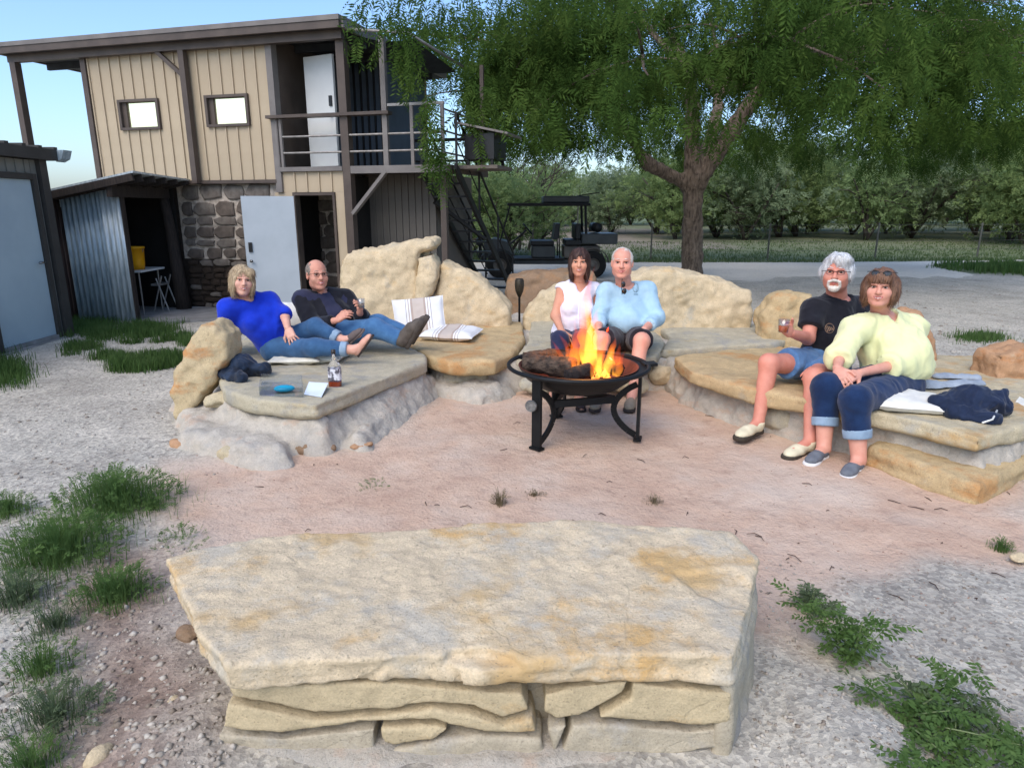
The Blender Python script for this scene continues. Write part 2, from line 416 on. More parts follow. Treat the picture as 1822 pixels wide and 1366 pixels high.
def ground_material():
    m, nd, lk, bs = new_mat('soil')
    co = nd.new('ShaderNodeTexCoord').outputs['Object']
    def at_(n):
        a = nd.new('ShaderNodeAttribute'); a.attribute_name = n; return a.outputs['Fac']
    # pale limestone gravel with grey fines
    vor = nd.new('ShaderNodeTexVoronoi'); vor.inputs['Scale'].default_value = 55; lk.new(co, vor.inputs['Vector'])
    g = _ramp(nd, lk, _noise(nd, lk, co, 1.3, 6, .65), [(.32, srgb(170, 163, 150)), (.5, srgb(192, 185, 170)), (.68, srgb(208, 200, 184))])
    chips = _ramp(nd, lk, vor.outputs['Color'], [(.25, (.55, .55, .56)), (.75, (1.12, 1.12, 1.1))])
    g = _mix(nd, lk, .75, g, chips, 'MULTIPLY')
    g = _mix(nd, lk, _ramp(nd, lk, _noise(nd, lk, co, 11, 6, .7), [(.55, (0, 0, 0)), (.72, (.7, .7, .7))]), g, srgb(112, 106, 98))
    # pink sand
    p = _ramp(nd, lk, _noise(nd, lk, co, 1.9, 6, .65), [(.3, srgb(194, 162, 138)), (.5, srgb(207, 177, 152)), (.7, srgb(215, 191, 168))])
    p = _mix(nd, lk, _ramp(nd, lk, _noise(nd, lk, co, 30, 6, .75), [(.55, (0, 0, 0)), (.75, (.6, .6, .6))]), p, srgb(140, 108, 92))
    p = _mix(nd, lk, _ramp(nd, lk, _noise(nd, lk, co, 260, 3, .7), [(.35, (.35, .35, .35)), (.55, (0, 0, 0))]), p, srgb(150, 124, 110))
    p = _mix(nd, lk, _ramp(nd, lk, _noise(nd, lk, co, 7, 7, .72), [(.52, (0, 0, 0)), (.70, (.55, .55, .55))]), p, srgb(158, 128, 110))
    p = _mix(nd, lk, _ramp(nd, lk, _noise(nd, lk, co, .8, 4, .6), [(.50, (0, 0, 0)), (.66, (.6, .6, .6))]), p, srgb(208, 192, 174))
    d = _ramp(nd, lk, _noise(nd, lk, co, 5, 6, .7), [(.3, srgb(128, 108, 94)), (.7, srgb(178, 158, 142))])
    d = _mix(nd, lk, .6, d, chips, 'MULTIPLY')
    f = _ramp(nd, lk, _noise(nd, lk, co, .9, 7, .7), [(.3, srgb(98, 108, 76)), (.5, srgb(108, 118, 86)), (.7, srgb(126, 126, 98))])
    f = _mix(nd, lk, _ramp(nd, lk, _noise(nd, lk, co, 9, 5, .7), [(.4, (.3, .3, .3)), (.6, (0, 0, 0))]), f, srgb(76, 92, 56))
    b = _ramp(nd, lk, _noise(nd, lk, co, .5, 6, .7), [(.3, srgb(120, 112, 98)), (.7, srgb(142, 131, 117))])
    c = _mix(nd, lk, at_('pink'), g, p); c = _mix(nd, lk, at_('mud'), c, d); c = _mix(nd, lk, at_('field'), c, f); c = _mix(nd, lk, at_('bare'), c, b)
    lk.new(c, bs.inputs['Base Color']); bs.inputs['Roughness'].default_value = .95; bs.inputs['Specular IOR Level'].default_value = .15
    b0 = _bump(nd, lk, bs, _noise(nd, lk, co, 5, 5, .6), .6, .05)
    b1 = _bump(nd, lk, bs, _noise(nd, lk, co, 22, 9, .72), .7, .02, b0)
    _bump(nd, lk, bs, vor.outputs['Distance'], .35, .008, b1)
    return m, vor
soil, _ = ground_material()
ground = link('ground', gme, soil); tag(ground, 'bare ground of pink sand and pale limestone gravel', 'ground', kind='structure')

# the pale gravel road behind the seats, a sheet just above the ground
def road():
    m, nd, lk, bs = new_mat('caliche')
    co = nd.new('ShaderNodeTexCoord').outputs['Object']
    c = _ramp(nd, lk, _noise(nd, lk, co, .55, 6, .62, (.35, 1, 1)), [(.3, srgb(196, 189, 174)), (.55, srgb(214, 206, 190)), (.75, srgb(226, 218, 202))])
    c = _mix(nd, lk, _ramp(nd, lk, _noise(nd, lk, co, 16, 6, .75), [(.5, (0, 0, 0)), (.75, (.6, .6, .6))]), c, srgb(130, 124, 116))
    lk.new(c, bs.inputs['Base Color']); bs.inputs['Roughness'].default_value = .95
    _bump(nd, lk, bs, _noise(nd, lk, co, 18, 8, .7), .5, .03)
    xs = np.arange(-9, 60.1, .75); V = []; F = []
    for i, x in enumerate(xs):
        P = np.array([[x * .7, 1.0, 0], [x * .7, 9.0, 0]]); w = fbm(P, 3, 2)
        y0 = 15.2 + .6 * w[0]; y1 = 21.95 + .12 * w[1] + max(0, x - 10) * .16
        if 12 < x < 17.5: y0 = max(y0, 20.9)
        for y in (y0, (y0 + y1) / 2, y1): V.append((x, y, ground_z(x, y) + (.02 if y != y0 else -.02)))
        if i:
            a = 3 * (i - 1); b = 3 * i; F += [(a, b, b + 1, a + 1), (a + 1, b + 1, b + 2, a + 2)]
    o = mk('gravel_road', V, F, m); tag(o, 'pale gravel road passing behind the stone seats', 'road', kind='structure')
road()

# loose stones on the ground: uncountable chips of limestone
def chips(name, n, region, size, m, label, seed, sink=.08):
    rg = np.random.default_rng(seed); base = np.array([(1, 0, 0), (-1, 0, 0), (0, 1, 0), (0, -1, 0), (0, 0, 1), (0, 0, -1)], float)
    tri = np.array([(0, 2, 4), (2, 1, 4), (1, 3, 4), (3, 0, 4), (2, 0, 5), (1, 2, 5), (3, 1, 5), (0, 3, 5)])
    V = []; F = []; k = 0
    while k < n:
        x, y = region(rg)
        if x is None: continue
        s = size[0] + (size[1] - size[0]) * rg.random() ** 4
        a = rg.random() * 6.28; v = base * (s * rg.uniform(.7, 1.3, (6, 3))) * (1, rg.uniform(.6, 1), rg.uniform(.4, .7))
        c, sn = math.cos(a), math.sin(a); v = np.column_stack([v[:, 0] * c - v[:, 1] * sn, v[:, 0] * sn + v[:, 1] * c, v[:, 2]])
        V.append(v + (x, y, ground_z(x, y) + s * sink)); F.append(tri + 6 * k); k += 1
    o = mk(name, np.concatenate(V), np.concatenate(F), m); tag(o, label, 'gravel', kind='stuff'); return o
chip_mat = mat('limestone_chip', srgb(190, 182, 168), srgb(128, 116, 102), 12, .9, .5, 90, .004, lo=.4, hi=.6)
chip_mat2 = mat('sand_crumb', srgb(172, 140, 122), srgb(128, 102, 88), 30, .95)
def reg_left(rg):
    u, v = rg.uniform(-60, 420), rg.uniform(640, 1420)
    p = onz(u, v); 
    if inpoly_d(p[:1], p[1:2], pink_poly)[0] < -.05 and rg.random() > .15: return None, None
    return p[0], p[1]
def reg_right(rg):
    u, v = rg.uniform(1340, 1900), rg.uniform(990, 1440) ; p = onz(u, v); return p[0], p[1]
def reg_pink(rg):
    u, v = rg.uniform(300, 1800), rg.uniform(690, 1120); p = onz(u, v); return p[0], p[1]
def reg_road(rg):
    u, v = rg.uniform(1300, 1860), rg.uniform(505, 640); p = onz(u, v); return p[0], p[1]
chips('gravel', 3600, reg_left, (.002, .022), chip_mat, 'pale limestone chips scattered over the ground left of the seats', 1)
chips('gravel', 2600, reg_right, (.003, .013), chip_mat, 'pale limestone chips scattered beside the right end of the near bench', 2)
chips('gravel', 2200, reg_pink, (.002, .008), chip_mat2, 'small crumbs of soil on the pink sand around the fire pit', 3)
chips('gravel', 1800, reg_road, (.005, .035), chip_mat, 'grey limestone rubble along the edge of the gravel road', 4)
# ================================================================== the tan metal building on the stone ground floor
tan = mat('tan_steel_siding', srgb(178, 161, 134), srgb(168, 151, 125), 1.5, .55, .05, 30)
trim = mat('brown_steel_trim', srgb(88, 77, 68), srgb(74, 64, 57), 3, .5, .05, 30)
trim_l = mat('roof_edge_steel', srgb(122, 116, 110), srgb(106, 100, 95), 3, .5)
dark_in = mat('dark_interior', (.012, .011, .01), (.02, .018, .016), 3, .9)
soffit = mat('roof_underside', srgb(64, 66, 66), srgb(48, 50, 50), 3, .7)
blue_sid = mat('dull_blue_siding', srgb(92, 104, 116), srgb(80, 90, 100), 2, .5)  # bluish ribbed steel of the recessed wall
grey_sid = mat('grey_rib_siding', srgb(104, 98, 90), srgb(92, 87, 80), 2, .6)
door_p = mat('primed_white_door', srgb(206, 208, 204), srgb(196, 198, 195), 2, .45, .03, 40)
door_l = mat('weathered_white_door', srgb(176, 184, 188), srgb(166, 174, 178), 2, .5, .05, 40)
door_b = mat('pale_blue_door', srgb(168, 184, 188), srgb(158, 174, 180), 1.5, .45, .03, 40)
steel = mat('galvanised_rail', srgb(150, 146, 140), srgb(120, 116, 110), 12, .4, metal=.3)
black_steel = mat('black_stair_steel', srgb(34, 34, 33), srgb(24, 24, 24), 6, .5)
chrome = mat('door_hardware', (.35, .35, .34), (.25, .25, .24), 10, .25, metal=.9)
lock_m = mat('black_keypad', (.015, .015, .016), None, 8, .3)
HO = np.array((-2.45, 10.9)); HE = np.array((-.9627, .2706)); HN = np.array((.2706, .9627))
def hp(s, d, z): p = HO + HE * s + HN * d; return np.array((p[0], p[1], z))
def hbox(mb, s0, s1, d0, d1, z0, z1):
    """box in the building's own directions: s along the front to the left, d back, z up"""
    return mb.hexa([hp(s1, d0, z0), hp(s0, d0, z0), hp(s0, d1, z0), hp(s1, d1, z0), hp(s1, d0, z1), hp(s0, d0, z1), hp(s0, d1, z1), hp(s1, d1, z1)])
def hpart(name, m, parent, *b):
    mb = MB()
    for x in b: hbox(mb, *x)
    return mb.build(name, m, parent)
house = thing('house', 'two storey tan metal building with stone ground floor and flat brown roof', 'building', tuple(hp(2.5, 2, 0)))
ZB, ZT = 2.15, 4.215
# stone ground floor: mortar wall with each stone a piece of its own
mortar = mat('pale_mortar', srgb(196, 184, 168), srgb(150, 138, 124), 14, .95, .4, 40, .01)
dirt_shade_m = mat('earth_and_shade_mortar', srgb(62, 52, 43), srgb(40, 33, 27), 10, .95, .5, 30, .02)
wall = hpart('stone_wall', mortar, house, (1.42, 3.40, .10, .45, .86, 2.13)); hpart('wall_foot', dirt_shade_m, wall, (1.42, 3.40, .10, .45, -.05, .858))
hpart('stone_wall', dirt_shade_m, house, (3.402, 4.85, .10, .45, -.05, 2.13))  # wall behind the lean-to, its inner shade put into the dark colour
st_mats = [mat('brown_wall_stone', srgb(104, 94, 84), srgb(78, 70, 63), 9, .9, .6, 30, .015),
           mat('grey_wall_stone', srgb(122, 114, 104), srgb(92, 84, 76), 8, .9, .6, 30, .015),
           mat('dark_wall_stone', srgb(66, 54, 44), srgb(46, 38, 31), 9, .95, .7, 30, .02)]
def wall_stone(parent, s0, s1, z0, z1, m, rg, d=.10, proud=.035):
    n = 9; V = []; F = []
    cs, cz = (s0 + s1) / 2, (z0 + z1) / 2; ws, wz = (s1 - s0) / 2, (z1 - z0) / 2
    ring = []
    for k in range(n):
        a = 2 * math.pi * (k + .5) / n; c, sn = math.cos(a), math.sin(a)
        q = max(abs(c), abs(sn)) ** .95; r = rg.uniform(.84, 1.07) / q
        ring.append((cs + ws * c * r, cz + wz * sn * r))
    for sc, dd in ((1.0, .012), (.97, -proud * .7), (.82, -proud)):
        for a, b in ring: V.append(hp(cs + (a - cs) * sc, d + dd, cz + (b - cz) * sc))
    V.append(hp(cs + rg.uniform(-.2, .2) * ws, d - proud * rg.uniform(1.0, 1.3), cz))
    for l in (0, 1):
        for k in range(n): F.append((l * n + k, l * n + (k + 1) % n, (l + 1) * n + (k + 1) % n, (l + 1) * n + k))
    for k in range(n): F.append((2 * n + k, 2 * n + (k + 1) % n, 3 * n))
    return mk('stone', V, F, m, parent, False)
rg = np.random.default_rng(5)
def stone_field(s_lo, s_hi, rows, parent, d=.10):
    for (z0, z1, w, mi) in rows:
        s = s_lo + rg.uniform(0, .06)
        while s < s_hi - .08:
            ww = min(w * rg.uniform(.7, 1.4), s_hi - s)
            if s_hi - s - ww < .12: ww = s_hi - s
            g = rg.uniform(.004, .016)
            wall_stone(parent, s + g, s + ww - g, z0 + rg.uniform(-.015, .022), z1 - rg.uniform(-.015, .022), st_mats[mi if rg.random() < .8 else 1], rg, d)
            s += ww
stone_field(1.44, 3.35, [(.02, .12, .2, 2), (.12, .22, .26, 2), (.22, .31, .22, 2), (.31, .42, .25, 2), (.42, .52, .24, 2), (.52, .62, .2, 2), (.62, .73, .25, 2), (.73, .86, .3, 2),
    (.86, 1.06, .27, 0), (1.06, 1.20, .40, 1), (1.20, 1.42, .30, 0), (1.42, 1.57, .42, 1), (1.57, 1.82, .34, 0)], wall)
stone_field(1.5, 3.3, [(1.84, 2.1, .42, 1)], wall)
# upper storey: one steel panel between each pair of standing seams
s_edges = list(np.arange(1.36, 4.80, .2135))
for a in s_edges:
    b = min(a + .2135, 4.82)
    holes = [w for w in ((1.78, 2.51), (3.48, 4.22)) if w[0] < b - .01 and w[1] > a + .01]
    mb = MB()
    if holes:
        w = holes[0]; hbox(mb, a, b, .0, .06, ZB, 3.0); hbox(mb, a, b, .0, .06, 3.42, ZT)
        if w[0] > a + .01: hbox(mb, a, w[0], .0, .06, 3.0, 3.42)
        if w[1] < b - .01: hbox(mb, w[1], b, .0, .06, 3.0, 3.42)
    else: hbox(mb, a, b, .0, .06, ZB, ZT)
    mb.build('panel', tan, house)
    sm = MB()
    if holes and holes[0][0] < a < holes[0][1]: hpart('seam', tan, house, (a - .011, a + .011, -.024, .0, ZB + .01, 2.963)); hbox(sm, a - .011, a + .011, -.024, .0, 3.443, ZT)
    else: hbox(sm, a - .011, a + .011, -.024, .0, ZB + .01, ZT)
    sm.build('seam', tan, house)
hpart('sill_trim', trim, house, (1.34, 4.86, -.045, .10, ZB - .055, ZB - .003))
hpart('corner_trim', trim, house, (4.80, 4.90, -.05, .12, ZB, ZT))
hpart('corner_trim', trim_l, house, (1.25, 1.357, -.045, .10, ZB - .2, ZT))
hpart('side_wall', tan, house, (4.76, 4.86, .121, 3.6, 0, ZT)); hpart('back_wall', tan, house, (.27, 4.9, 3.61, 3.7, 0, ZT))
# windows with their frames and bright panes
def glass_mat(name, tint):
    m, nd, lk, bs = new_mat(name)
    bs.inputs['Base Color'].default_value = (*tint, 1); bs.inputs['Roughness'].default_value = .06; bs.inputs['Metallic'].default_value = .85
    return m
pane_m = glass_mat('sky_tinted_pane', (.96, .88, .56))  # warm sky reflection put into the yellow mirror tint
for s0, s1 in ((1.78, 2.51), (3.48, 4.22)):
    w = hpart('window', trim, house, (s0 - .035, s1 + .035, -.05, .05, 3.40, 3.44), (s0 - .035, s1 + .035, -.05, .05, 2.965, 3.005), (s0 - .035, s0 + .012, -.05, .05, 3.006, 3.399), (s1 - .012, s1 + .035, -.05, .05, 3.006, 3.399))
    hpart('pane', pane_m, w, (s0 + .02, s1 - .02, .03, .04, 3.01, 3.395)); hpart('reveal', trim, w, (s1 - .1, s1 - .013, -.0, .029, 3.008, 3.398))
# roof, its edge and its posts
roof = hpart('roof', soffit, house, (-.02, 6.34, -.22, 3.9, 4.225, 4.27))
hpart('fascia', trim, roof, (-.05, 6.37, -.28, -.221, 4.21, 4.31)); hpart('edge_cap', trim_l, roof, (-.06, 6.38, -.295, -.17, 4.313, 4.38))
hpart('fascia', trim_l, roof, (-.09, -.03, -.22, 3.9, 4.22, 4.37)); hpart('fascia', trim, roof, (6.35, 6.41, -.22, 3.9, 4.21, 4.37))
hpart('roof_sheet', trim_l, roof, (-.02, 6.34, -.16, 3.9, 4.275, 4.35))
for d in (.6, 1.5, 2.4, 3.3): hpart('purlin', soffit, roof, (.0, 6.33, d, d + .06, 4.11, 4.223))
hpart('beam', trim, roof, (.0, 6.33, -.14, -.04, 4.10, 4.223))
hpart('post', trim, house, (6.17, 6.29, -.15, -.03, 0, 4.098)); hpart('post', trim, house, (2.77, 2.87, -.14, -.04, ZB - .05, 4.098))
hpart('post', trim, house, (.02, .15, -.06, .08, 0, 4.098)); hpart('post', trim_l, house, (-.63, -.55, -.06, .02, 2.33, 4.12))
mb = MB(); mb.bar(hp(3.3, -.09, 4.11), hp(2.83, -.09, 3.72), .06, .06); mb.build('brace', trim, house)
# shade awning on a pipe frame to the right of the roof
aw = thing('awning', 'dark sagging shade cloth on a pipe frame beside the roof', 'awning', tuple(hp(-.7, 1, 4)))
cloth_d = mat('dark_shade_cloth', srgb(48, 54, 56), srgb(36, 41, 43), 6, .9)
mb = MB(); mb.tube([hp(.0, -.10, 4.23), hp(-1.0, -.02, 4.13), hp(-1.2, 1.75, 4.0)], .022, 8); mb.build('pipe', steel, aw, True)
V_ = []; F_ = []
for i in range(13):
    for j in range(13):
        a = i / 12; b = j / 12; sag = .22 * math.sin(math.pi * a) * math.sin(math.pi * min(1, b * .8 + .1))
        V_.append(hp(-.1 - .95 * a, .05 + 1.75 * b, 4.18 - .12 * a - sag * .8 - .12 * b))
        if i and j: k = i * 13 + j; F_.append((k - 14, k - 1, k, k - 13))
V_ = np.array(V_); nn_ = len(V_); V_ = np.concatenate([V_, V_ - (0, 0, .012)]); F_ = F_ + [tuple(nn_ + x for x in f[::-1]) for f in F_]
mk('cloth', V_, F_, cloth_d, aw, True)
# tan wall below the balcony, with the lower doorway
for i, a in enumerate(np.arange(.16, 1.25, .2188)):
    hpart('panel', tan, house, (a, a + .2188, .0, .06, 1.95, 2.26)); hpart('seam', tan, house, (a - .011, a + .011, -.024, .0, 1.955, 2.255))
hpart('panel', tan, house, (.155, .33, .0, .06, 0, 1.949)); hpart('panel', tan, house, (1.09, 1.42, .0, .06, 0, 1.949))
dw = hpart('doorway', trim, house, (.335, .375, -.03, .12, 0, 1.90), (1.045, 1.085, -.03, .12, 0, 1.90), (.335, 1.085, -.03, .12, 1.901, 1.945))
iw = hpart('inner_wall', mortar, house, (.55, 1.5, 1.2, 1.35, 0, 2.2)); stone_field(.62, 1.5, [(.1 + .22 * i, .32 + .22 * i, .32, 0) for i in range(8)], iw, 1.2)
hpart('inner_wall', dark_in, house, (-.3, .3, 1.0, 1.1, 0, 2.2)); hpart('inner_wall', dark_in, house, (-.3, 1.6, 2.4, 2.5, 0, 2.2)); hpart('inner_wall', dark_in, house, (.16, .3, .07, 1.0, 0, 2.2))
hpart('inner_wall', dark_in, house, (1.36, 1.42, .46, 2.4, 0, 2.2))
# lower door standing open, upper door standing open
def door(name, p0, p1, z0, z1, th, m, parent, knob_t, lab=None):
    p0 = np.array(p0[:2]); p1 = np.array(p1[:2]); d = (p1 - p0) / np.linalg.norm(p1 - p0); nn = np.array((d[1], -d[0])); nn = nn if nn[1] < 0 else -nn
    mb = MB(); q = [p0, p1, p1 - nn * th, p0 - nn * th]
    mb.hexa([(*a, z0) for a in q] + [(*a, z1) for a in q]); o = mb.build(name, m, parent)
    k = p0 + (p1 - p0) * knob_t; zk = z0 + (z1 - z0) * .46
    h = MB(); h.tube([(*k, zk), (*(k + nn * .035), zk), (*(k + nn * .06), zk)], [.012, .012, .026], 8); h.build('knob', chrome, o, True)
    kb = MB(); a = k + nn * .001; b = k + nn * .022; w = d * .028
    kb.hexa([(*(a - w), zk + .14), (*(a + w), zk + .14), (*(b + w), zk + .14), (*(b - w), zk + .14), (*(a - w), zk + .29), (*(a + w), zk + .29), (*(b + w), zk + .29), (*(b - w), zk + .29)]); kb.build('keypad', lock_m, o)
    return o
dl = door('door', hp(1.06, -.04, 0), hp(1.76, -.42, 0), .03, 1.89, .045, door_l, house, .9); dl['label'] = 'white lower door standing open'
du = door('door', hp(.99, .42, 0), hp(.42, .30, 0), 2.36, 4.0, .045, door_p, house, .88); du['label'] = 'white upper door standing open on the balcony'
# balcony recess
hpart('recess_wall', trim, house, (1.25, 1.35, .11, 3.6, 2.28, ZT)); 
for a in np.arange(.34, 1.25, .128):
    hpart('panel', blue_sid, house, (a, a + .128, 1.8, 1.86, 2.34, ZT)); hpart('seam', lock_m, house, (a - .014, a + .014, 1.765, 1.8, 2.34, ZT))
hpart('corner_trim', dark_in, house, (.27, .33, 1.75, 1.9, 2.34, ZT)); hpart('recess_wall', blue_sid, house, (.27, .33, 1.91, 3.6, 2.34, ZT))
# balcony floor boards and rails
deck_m = mat('weathered_deck_steel', srgb(112, 102, 92), srgb(94, 86, 78), 6, .7)
for i in range(9): hpart('deck_board', deck_m, house, (-1.55, 1.24, .0 + i * .2, .19 + i * .2, 2.28, 2.325))
hpart('deck_beam', trim_l, house, (-1.57, .015, -.06, -.005, 2.22, 2.33)); hpart('deck_beam', trim_l, house, (.16, 1.27, -.06, -.03, 2.263, 2.33)); hpart('deck_beam', trim, house, (-1.61, -1.572, -.05, 1.8, 2.22, 2.33))
rail = hpart('railing', trim, house, (-.68, 1.40, -.12, .04, 3.05, 3.095))
for z in (2.54, 2.78):
    mb = MB(); mb.tube([hp(1.22, -.03, z), hp(-1.5, -.03, z)], .016, 8); mb.build('rail_bar', steel, rail)
for s in (1.20, 1.28): hpart('rail_post', trim_l, rail, (s - .02, s + .02, -.05, -.01, 2.33, 3.049))
for s in (-1.02, -1.5): hpart('rail_post', trim_l, rail, (s - .025, s + .025, -.05, -.01, 2.33, 3.16))
hpart('rail_bar', steel, rail, (-1.53, -.64, -.05, -.0, 3.162, 3.20))
for z in (2.5, 2.8, 3.1):
    mb = MB(); mb.tube([hp(-1.52, -.03, z), hp(-1.52, 1.75, z)], .014, 8); mb.build('rail_bar', trim, rail)
mb = MB(); mb.tube([hp(-.2, 1.76, 2.85), hp(-1.5, 1.76, 2.85)], .03, 6); mb.tube([hp(-.2, 1.76, 2.5), hp(-1.5, 1.76, 2.5)], .02, 6); mb.build('rail_bar', lock_m, rail)
hpart('rail_post', trim, rail, (-1.56, -1.5, 1.72, 1.78, 2.33, 4.0))
mb = MB(); mb.bar(hp(-.57, -.02, 2.25), hp(.03, -.02, 1.62), .09, .05); mb.build('brace', trim_l, house)
hpart('post', trim, house, (-1.52, -1.43, -.01, .08, 0, 2.219))
# ribbed grey wall in the shade under the deck
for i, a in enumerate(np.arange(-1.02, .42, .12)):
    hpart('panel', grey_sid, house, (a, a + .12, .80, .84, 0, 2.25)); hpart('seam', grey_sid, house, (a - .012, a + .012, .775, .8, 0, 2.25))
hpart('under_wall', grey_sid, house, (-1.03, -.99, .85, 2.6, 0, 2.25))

# ------------------------------------------------------------------ outside stairs
stair = thing('staircase', 'steep black steel staircase climbing to the balcony', 'staircase', tuple(hp(-1.6, 2, 0)))
SA, SB, D0, D1 = -1.10, -1.66, .10, 3.3
def sp(s, t, dz=0): return hp(s, D0 + (D1 - D0) * t, 2.26 * (1 - t) + dz)
for s in (SA, SB):
    mb = MB(); mb.bar(sp(s, -.02), sp(s, 1.0), .045, .11); mb.build('stringer', black_steel, stair)
    mb = MB(); mb.tube([sp(s, 0, .8), sp(s, 1, .8)], .02, 8); mb.build('handrail', black_steel, stair)
    for t in (.0, .33, .66, .97):
        mb = MB(); mb.bar(sp(s, t, .02), sp(s, t, .8), .035, .035); mb.build('baluster', black_steel, stair)
    mb = MB(); mb.tube([sp(s, 0, .42), sp(s, 1, .42)], .012, 6); mb.build('handrail', black_steel, stair)
for i in range(1, 12):
    t = i / 12; mb = MB(); a = sp(SA, t); b = sp(SB, t); mb.bar(a, b, .19, .028); mb.build('tread', black_steel, stair)
mb = MB(); mb.bar(sp(SA, .15, -.12), sp(SB, .42, -.12), .07, .05); mb.build('brace', black_steel, stair)
# dark cabinet with a slanted lid on the deck
box_ = thing('deck_box', 'dark cabinet with slanted pale lid standing on the balcony deck', 'cabinet', tuple(hp(-1.95, .6, 2.33)))
shelf = hpart('platform', deck_m, house, (-2.25, -1.63, .25, 1.05, 2.28, 2.33)); 
hpart('body', lock_m, box_, (-2.18, -1.72, .3, .95, 2.42, 2.78)); hpart('leg', black_steel, box_, (-2.16, -2.12, .32, .36, 2.33, 2.42)); hpart('leg', black_steel, box_, (-1.78, -1.74, .32, .36, 2.33, 2.42))
hpart('leg', black_steel, box_, (-2.16, -2.12, .88, .92, 2.33, 2.42)); hpart('leg', black_steel, box_, (-1.78, -1.74, .88, .92, 2.33, 2.42))
mb = MB(); q = [hp(-1.62, .2, 2.92), hp(-2.42, .2, 2.75), hp(-2.42, 1.0, 2.75), hp(-1.62, 1.0, 2.92)]
mb.hexa([p for p in q] + [p + (0, 0, .03) for p in q]); mb.build('lid', trim_l, box_)

# ================================================================== lean-to of corrugated iron
lt = thing('lean_to', 'small open lean-to of grey corrugated iron against the stone wall', 'shed', (-6.3, 11, 0))
galv = mat('galvanised_iron', srgb(168, 182, 186), srgb(122, 138, 146), 5, .45, .1, 30, stretch=(6, 6, .7), metal=.25)
galv2 = mat('bright_galvanised_iron', srgb(196, 204, 204), srgb(150, 162, 166), 5, .4, .1, 30, stretch=(6, 6, .7), metal=.25)
rust = mat('rust_stained_iron', srgb(92, 74, 68), srgb(58, 48, 46), 5, .8, .2, 30, stretch=(6, 6, .5))
old_wood = mat('old_dark_timber', srgb(58, 50, 44), srgb(38, 33, 30), 7, .9, .5, 30, .01, stretch=(8, 8, .8))
def corrugated(name, p0, p1, z0, z1a, z1b, m, parent, pitch=.076, amp=.014, th=.004):
    p0 = np.array(p0, float); p1 = np.array(p1, float); L = np.linalg.norm(p1 - p0); d = (p1 - p0) / L; nn = np.array((d[1], -d[0]))
    n = int(L / pitch * 8) + 1; V = []; F = []
    for i in range(n + 1):
        t = i / n; o = amp * math.sin(2 * math.pi * t * L / pitch); q = p0 + d * L * t + nn * o; zt = z1a + (z1b - z1a) * t
        q2 = q - nn * th; V += [(*q, z0), (*q, zt), (*q2, zt), (*q2, z0)]
        if i:
            a = 4 * (i - 1); b = 4 * i; F += [(a, b, b + 1, a + 1), (a + 1, b + 1, b + 2, a + 2), (a + 3, a + 2, b + 2, b + 3), (a, a + 3, b + 3, b)]
    return mk(name, V, F, m, parent, True)
corrugated('sheet', (-6.64, 10.27), (-5.98, 10.26), .02, 1.93, 2.06, galv, lt)
corrugated('sheet', (-6.04, 10.235), (-5.76, 10.24), .04, 2.03, 2.12, galv2, lt)
corrugated('sheet', (-7.3, 10.45), (-6.58, 10.36), .02, 1.80, 1.92, rust, lt)
mb = MB(); mb.box((-6.66, 10.28, 1.72), (-6.62, 10.30, 1.95)); mb.build('batten', galv2, lt)
rf = MB(); q = [(-7.45, 9.98, 1.76), (-5.36, 9.98, 2.19), (-5.36, 11.74, 2.14), (-7.45, 12.1, 1.76)]
rf.hexa([np.array(p) for p in q] + [np.array(p) + (0, 0, .028) for p in q]); ro = rf.build('roof_sheet', galv2, lt)
mb = MB(); mb.bar((-7.44, 10.0, 1.71), (-5.38, 10.0, 2.135), .05, .10); mb.build('eave_board', old_wood, lt)
for y in (10.2, 10.55, 10.9, 11.25, 11.6):
    mb = MB(); mb.bar((-7.3, y, 1.74), (-5.36, y, 2.13), .05, .10); mb.build('rafter', old_wood, lt)
mb = MB(); mb.box((-5.80, 10.02, 1.86), (-5.72, 11.72, 2.03)); mb.build('header', old_wood, lt)
for (x, y) in ((-5.78, 10.3),): mb = MB(); mb.bar((x, y, 0), (x, y, 1.99), .09, .09); mb.build('post', old_wood, lt)
mb = MB(); mb.tube([(-5.66, 11.60, 0), (-5.70, 11.6, .8), (-5.73, 11.6, 1.4), (-5.78, 11.6, 1.86)], [.13, .10, .085, .08], 8); mb.build('post', old_wood, lt, True)
mb = MB(); mb.box((-7.3, 10.5, 0), (-7.24, 12.2, 1.75)); mb.build('shade_back_sheet', dark_in, lt)  # near-black side sheet, the lean-to's inner shade put into its colour
mb = MB(); mb.hexa([(-7.2, 12.10, 0), (-5.66, 11.68, 0), (-5.66, 11.72, 0), (-7.2, 12.14, 0), (-7.2, 12.10, 1.8), (-5.66, 11.68, 2.08), (-5.66, 11.72, 2.08), (-7.2, 12.14, 1.8)]); mb.build('shade_back_sheet', dark_in, lt)  # dark panel added so that the lean-to looks unlit inside
conc = mat('shed_concrete', srgb(150, 148, 144), srgb(124, 122, 118), 4, .9, .3, 40)
slab = mk('concrete_floor', *(lambda m: (np.concatenate(m.V), m.F))(MB().hexa([(-7.2, 10.42, -.05), (-5.66, 10.1, -.05), (-3.0, 10.85, -.05), (-3.0, 11.2, -.05), (-7.2, 10.42, .035), (-5.66, 10.1, .035), (-3.0, 10.85, .035), (-3.0, 11.2, .035)])), conc)
tag(slab, 'concrete slab before the lean-to and the lower door', 'slab', kind='structure')
slab2 = mk('concrete_floor', *(lambda m: (np.concatenate(m.V), m.F))(MB().hexa([(-7.2, 10.43, -.05), (-3.0, 11.21, -.05), (-2.6, 11.6, -.05), (-7.2, 12.6, -.05), (-7.2, 10.43, .03), (-3.0, 11.21, .03), (-2.6, 11.6, .03), (-7.2, 12.6, .03)])), conc)
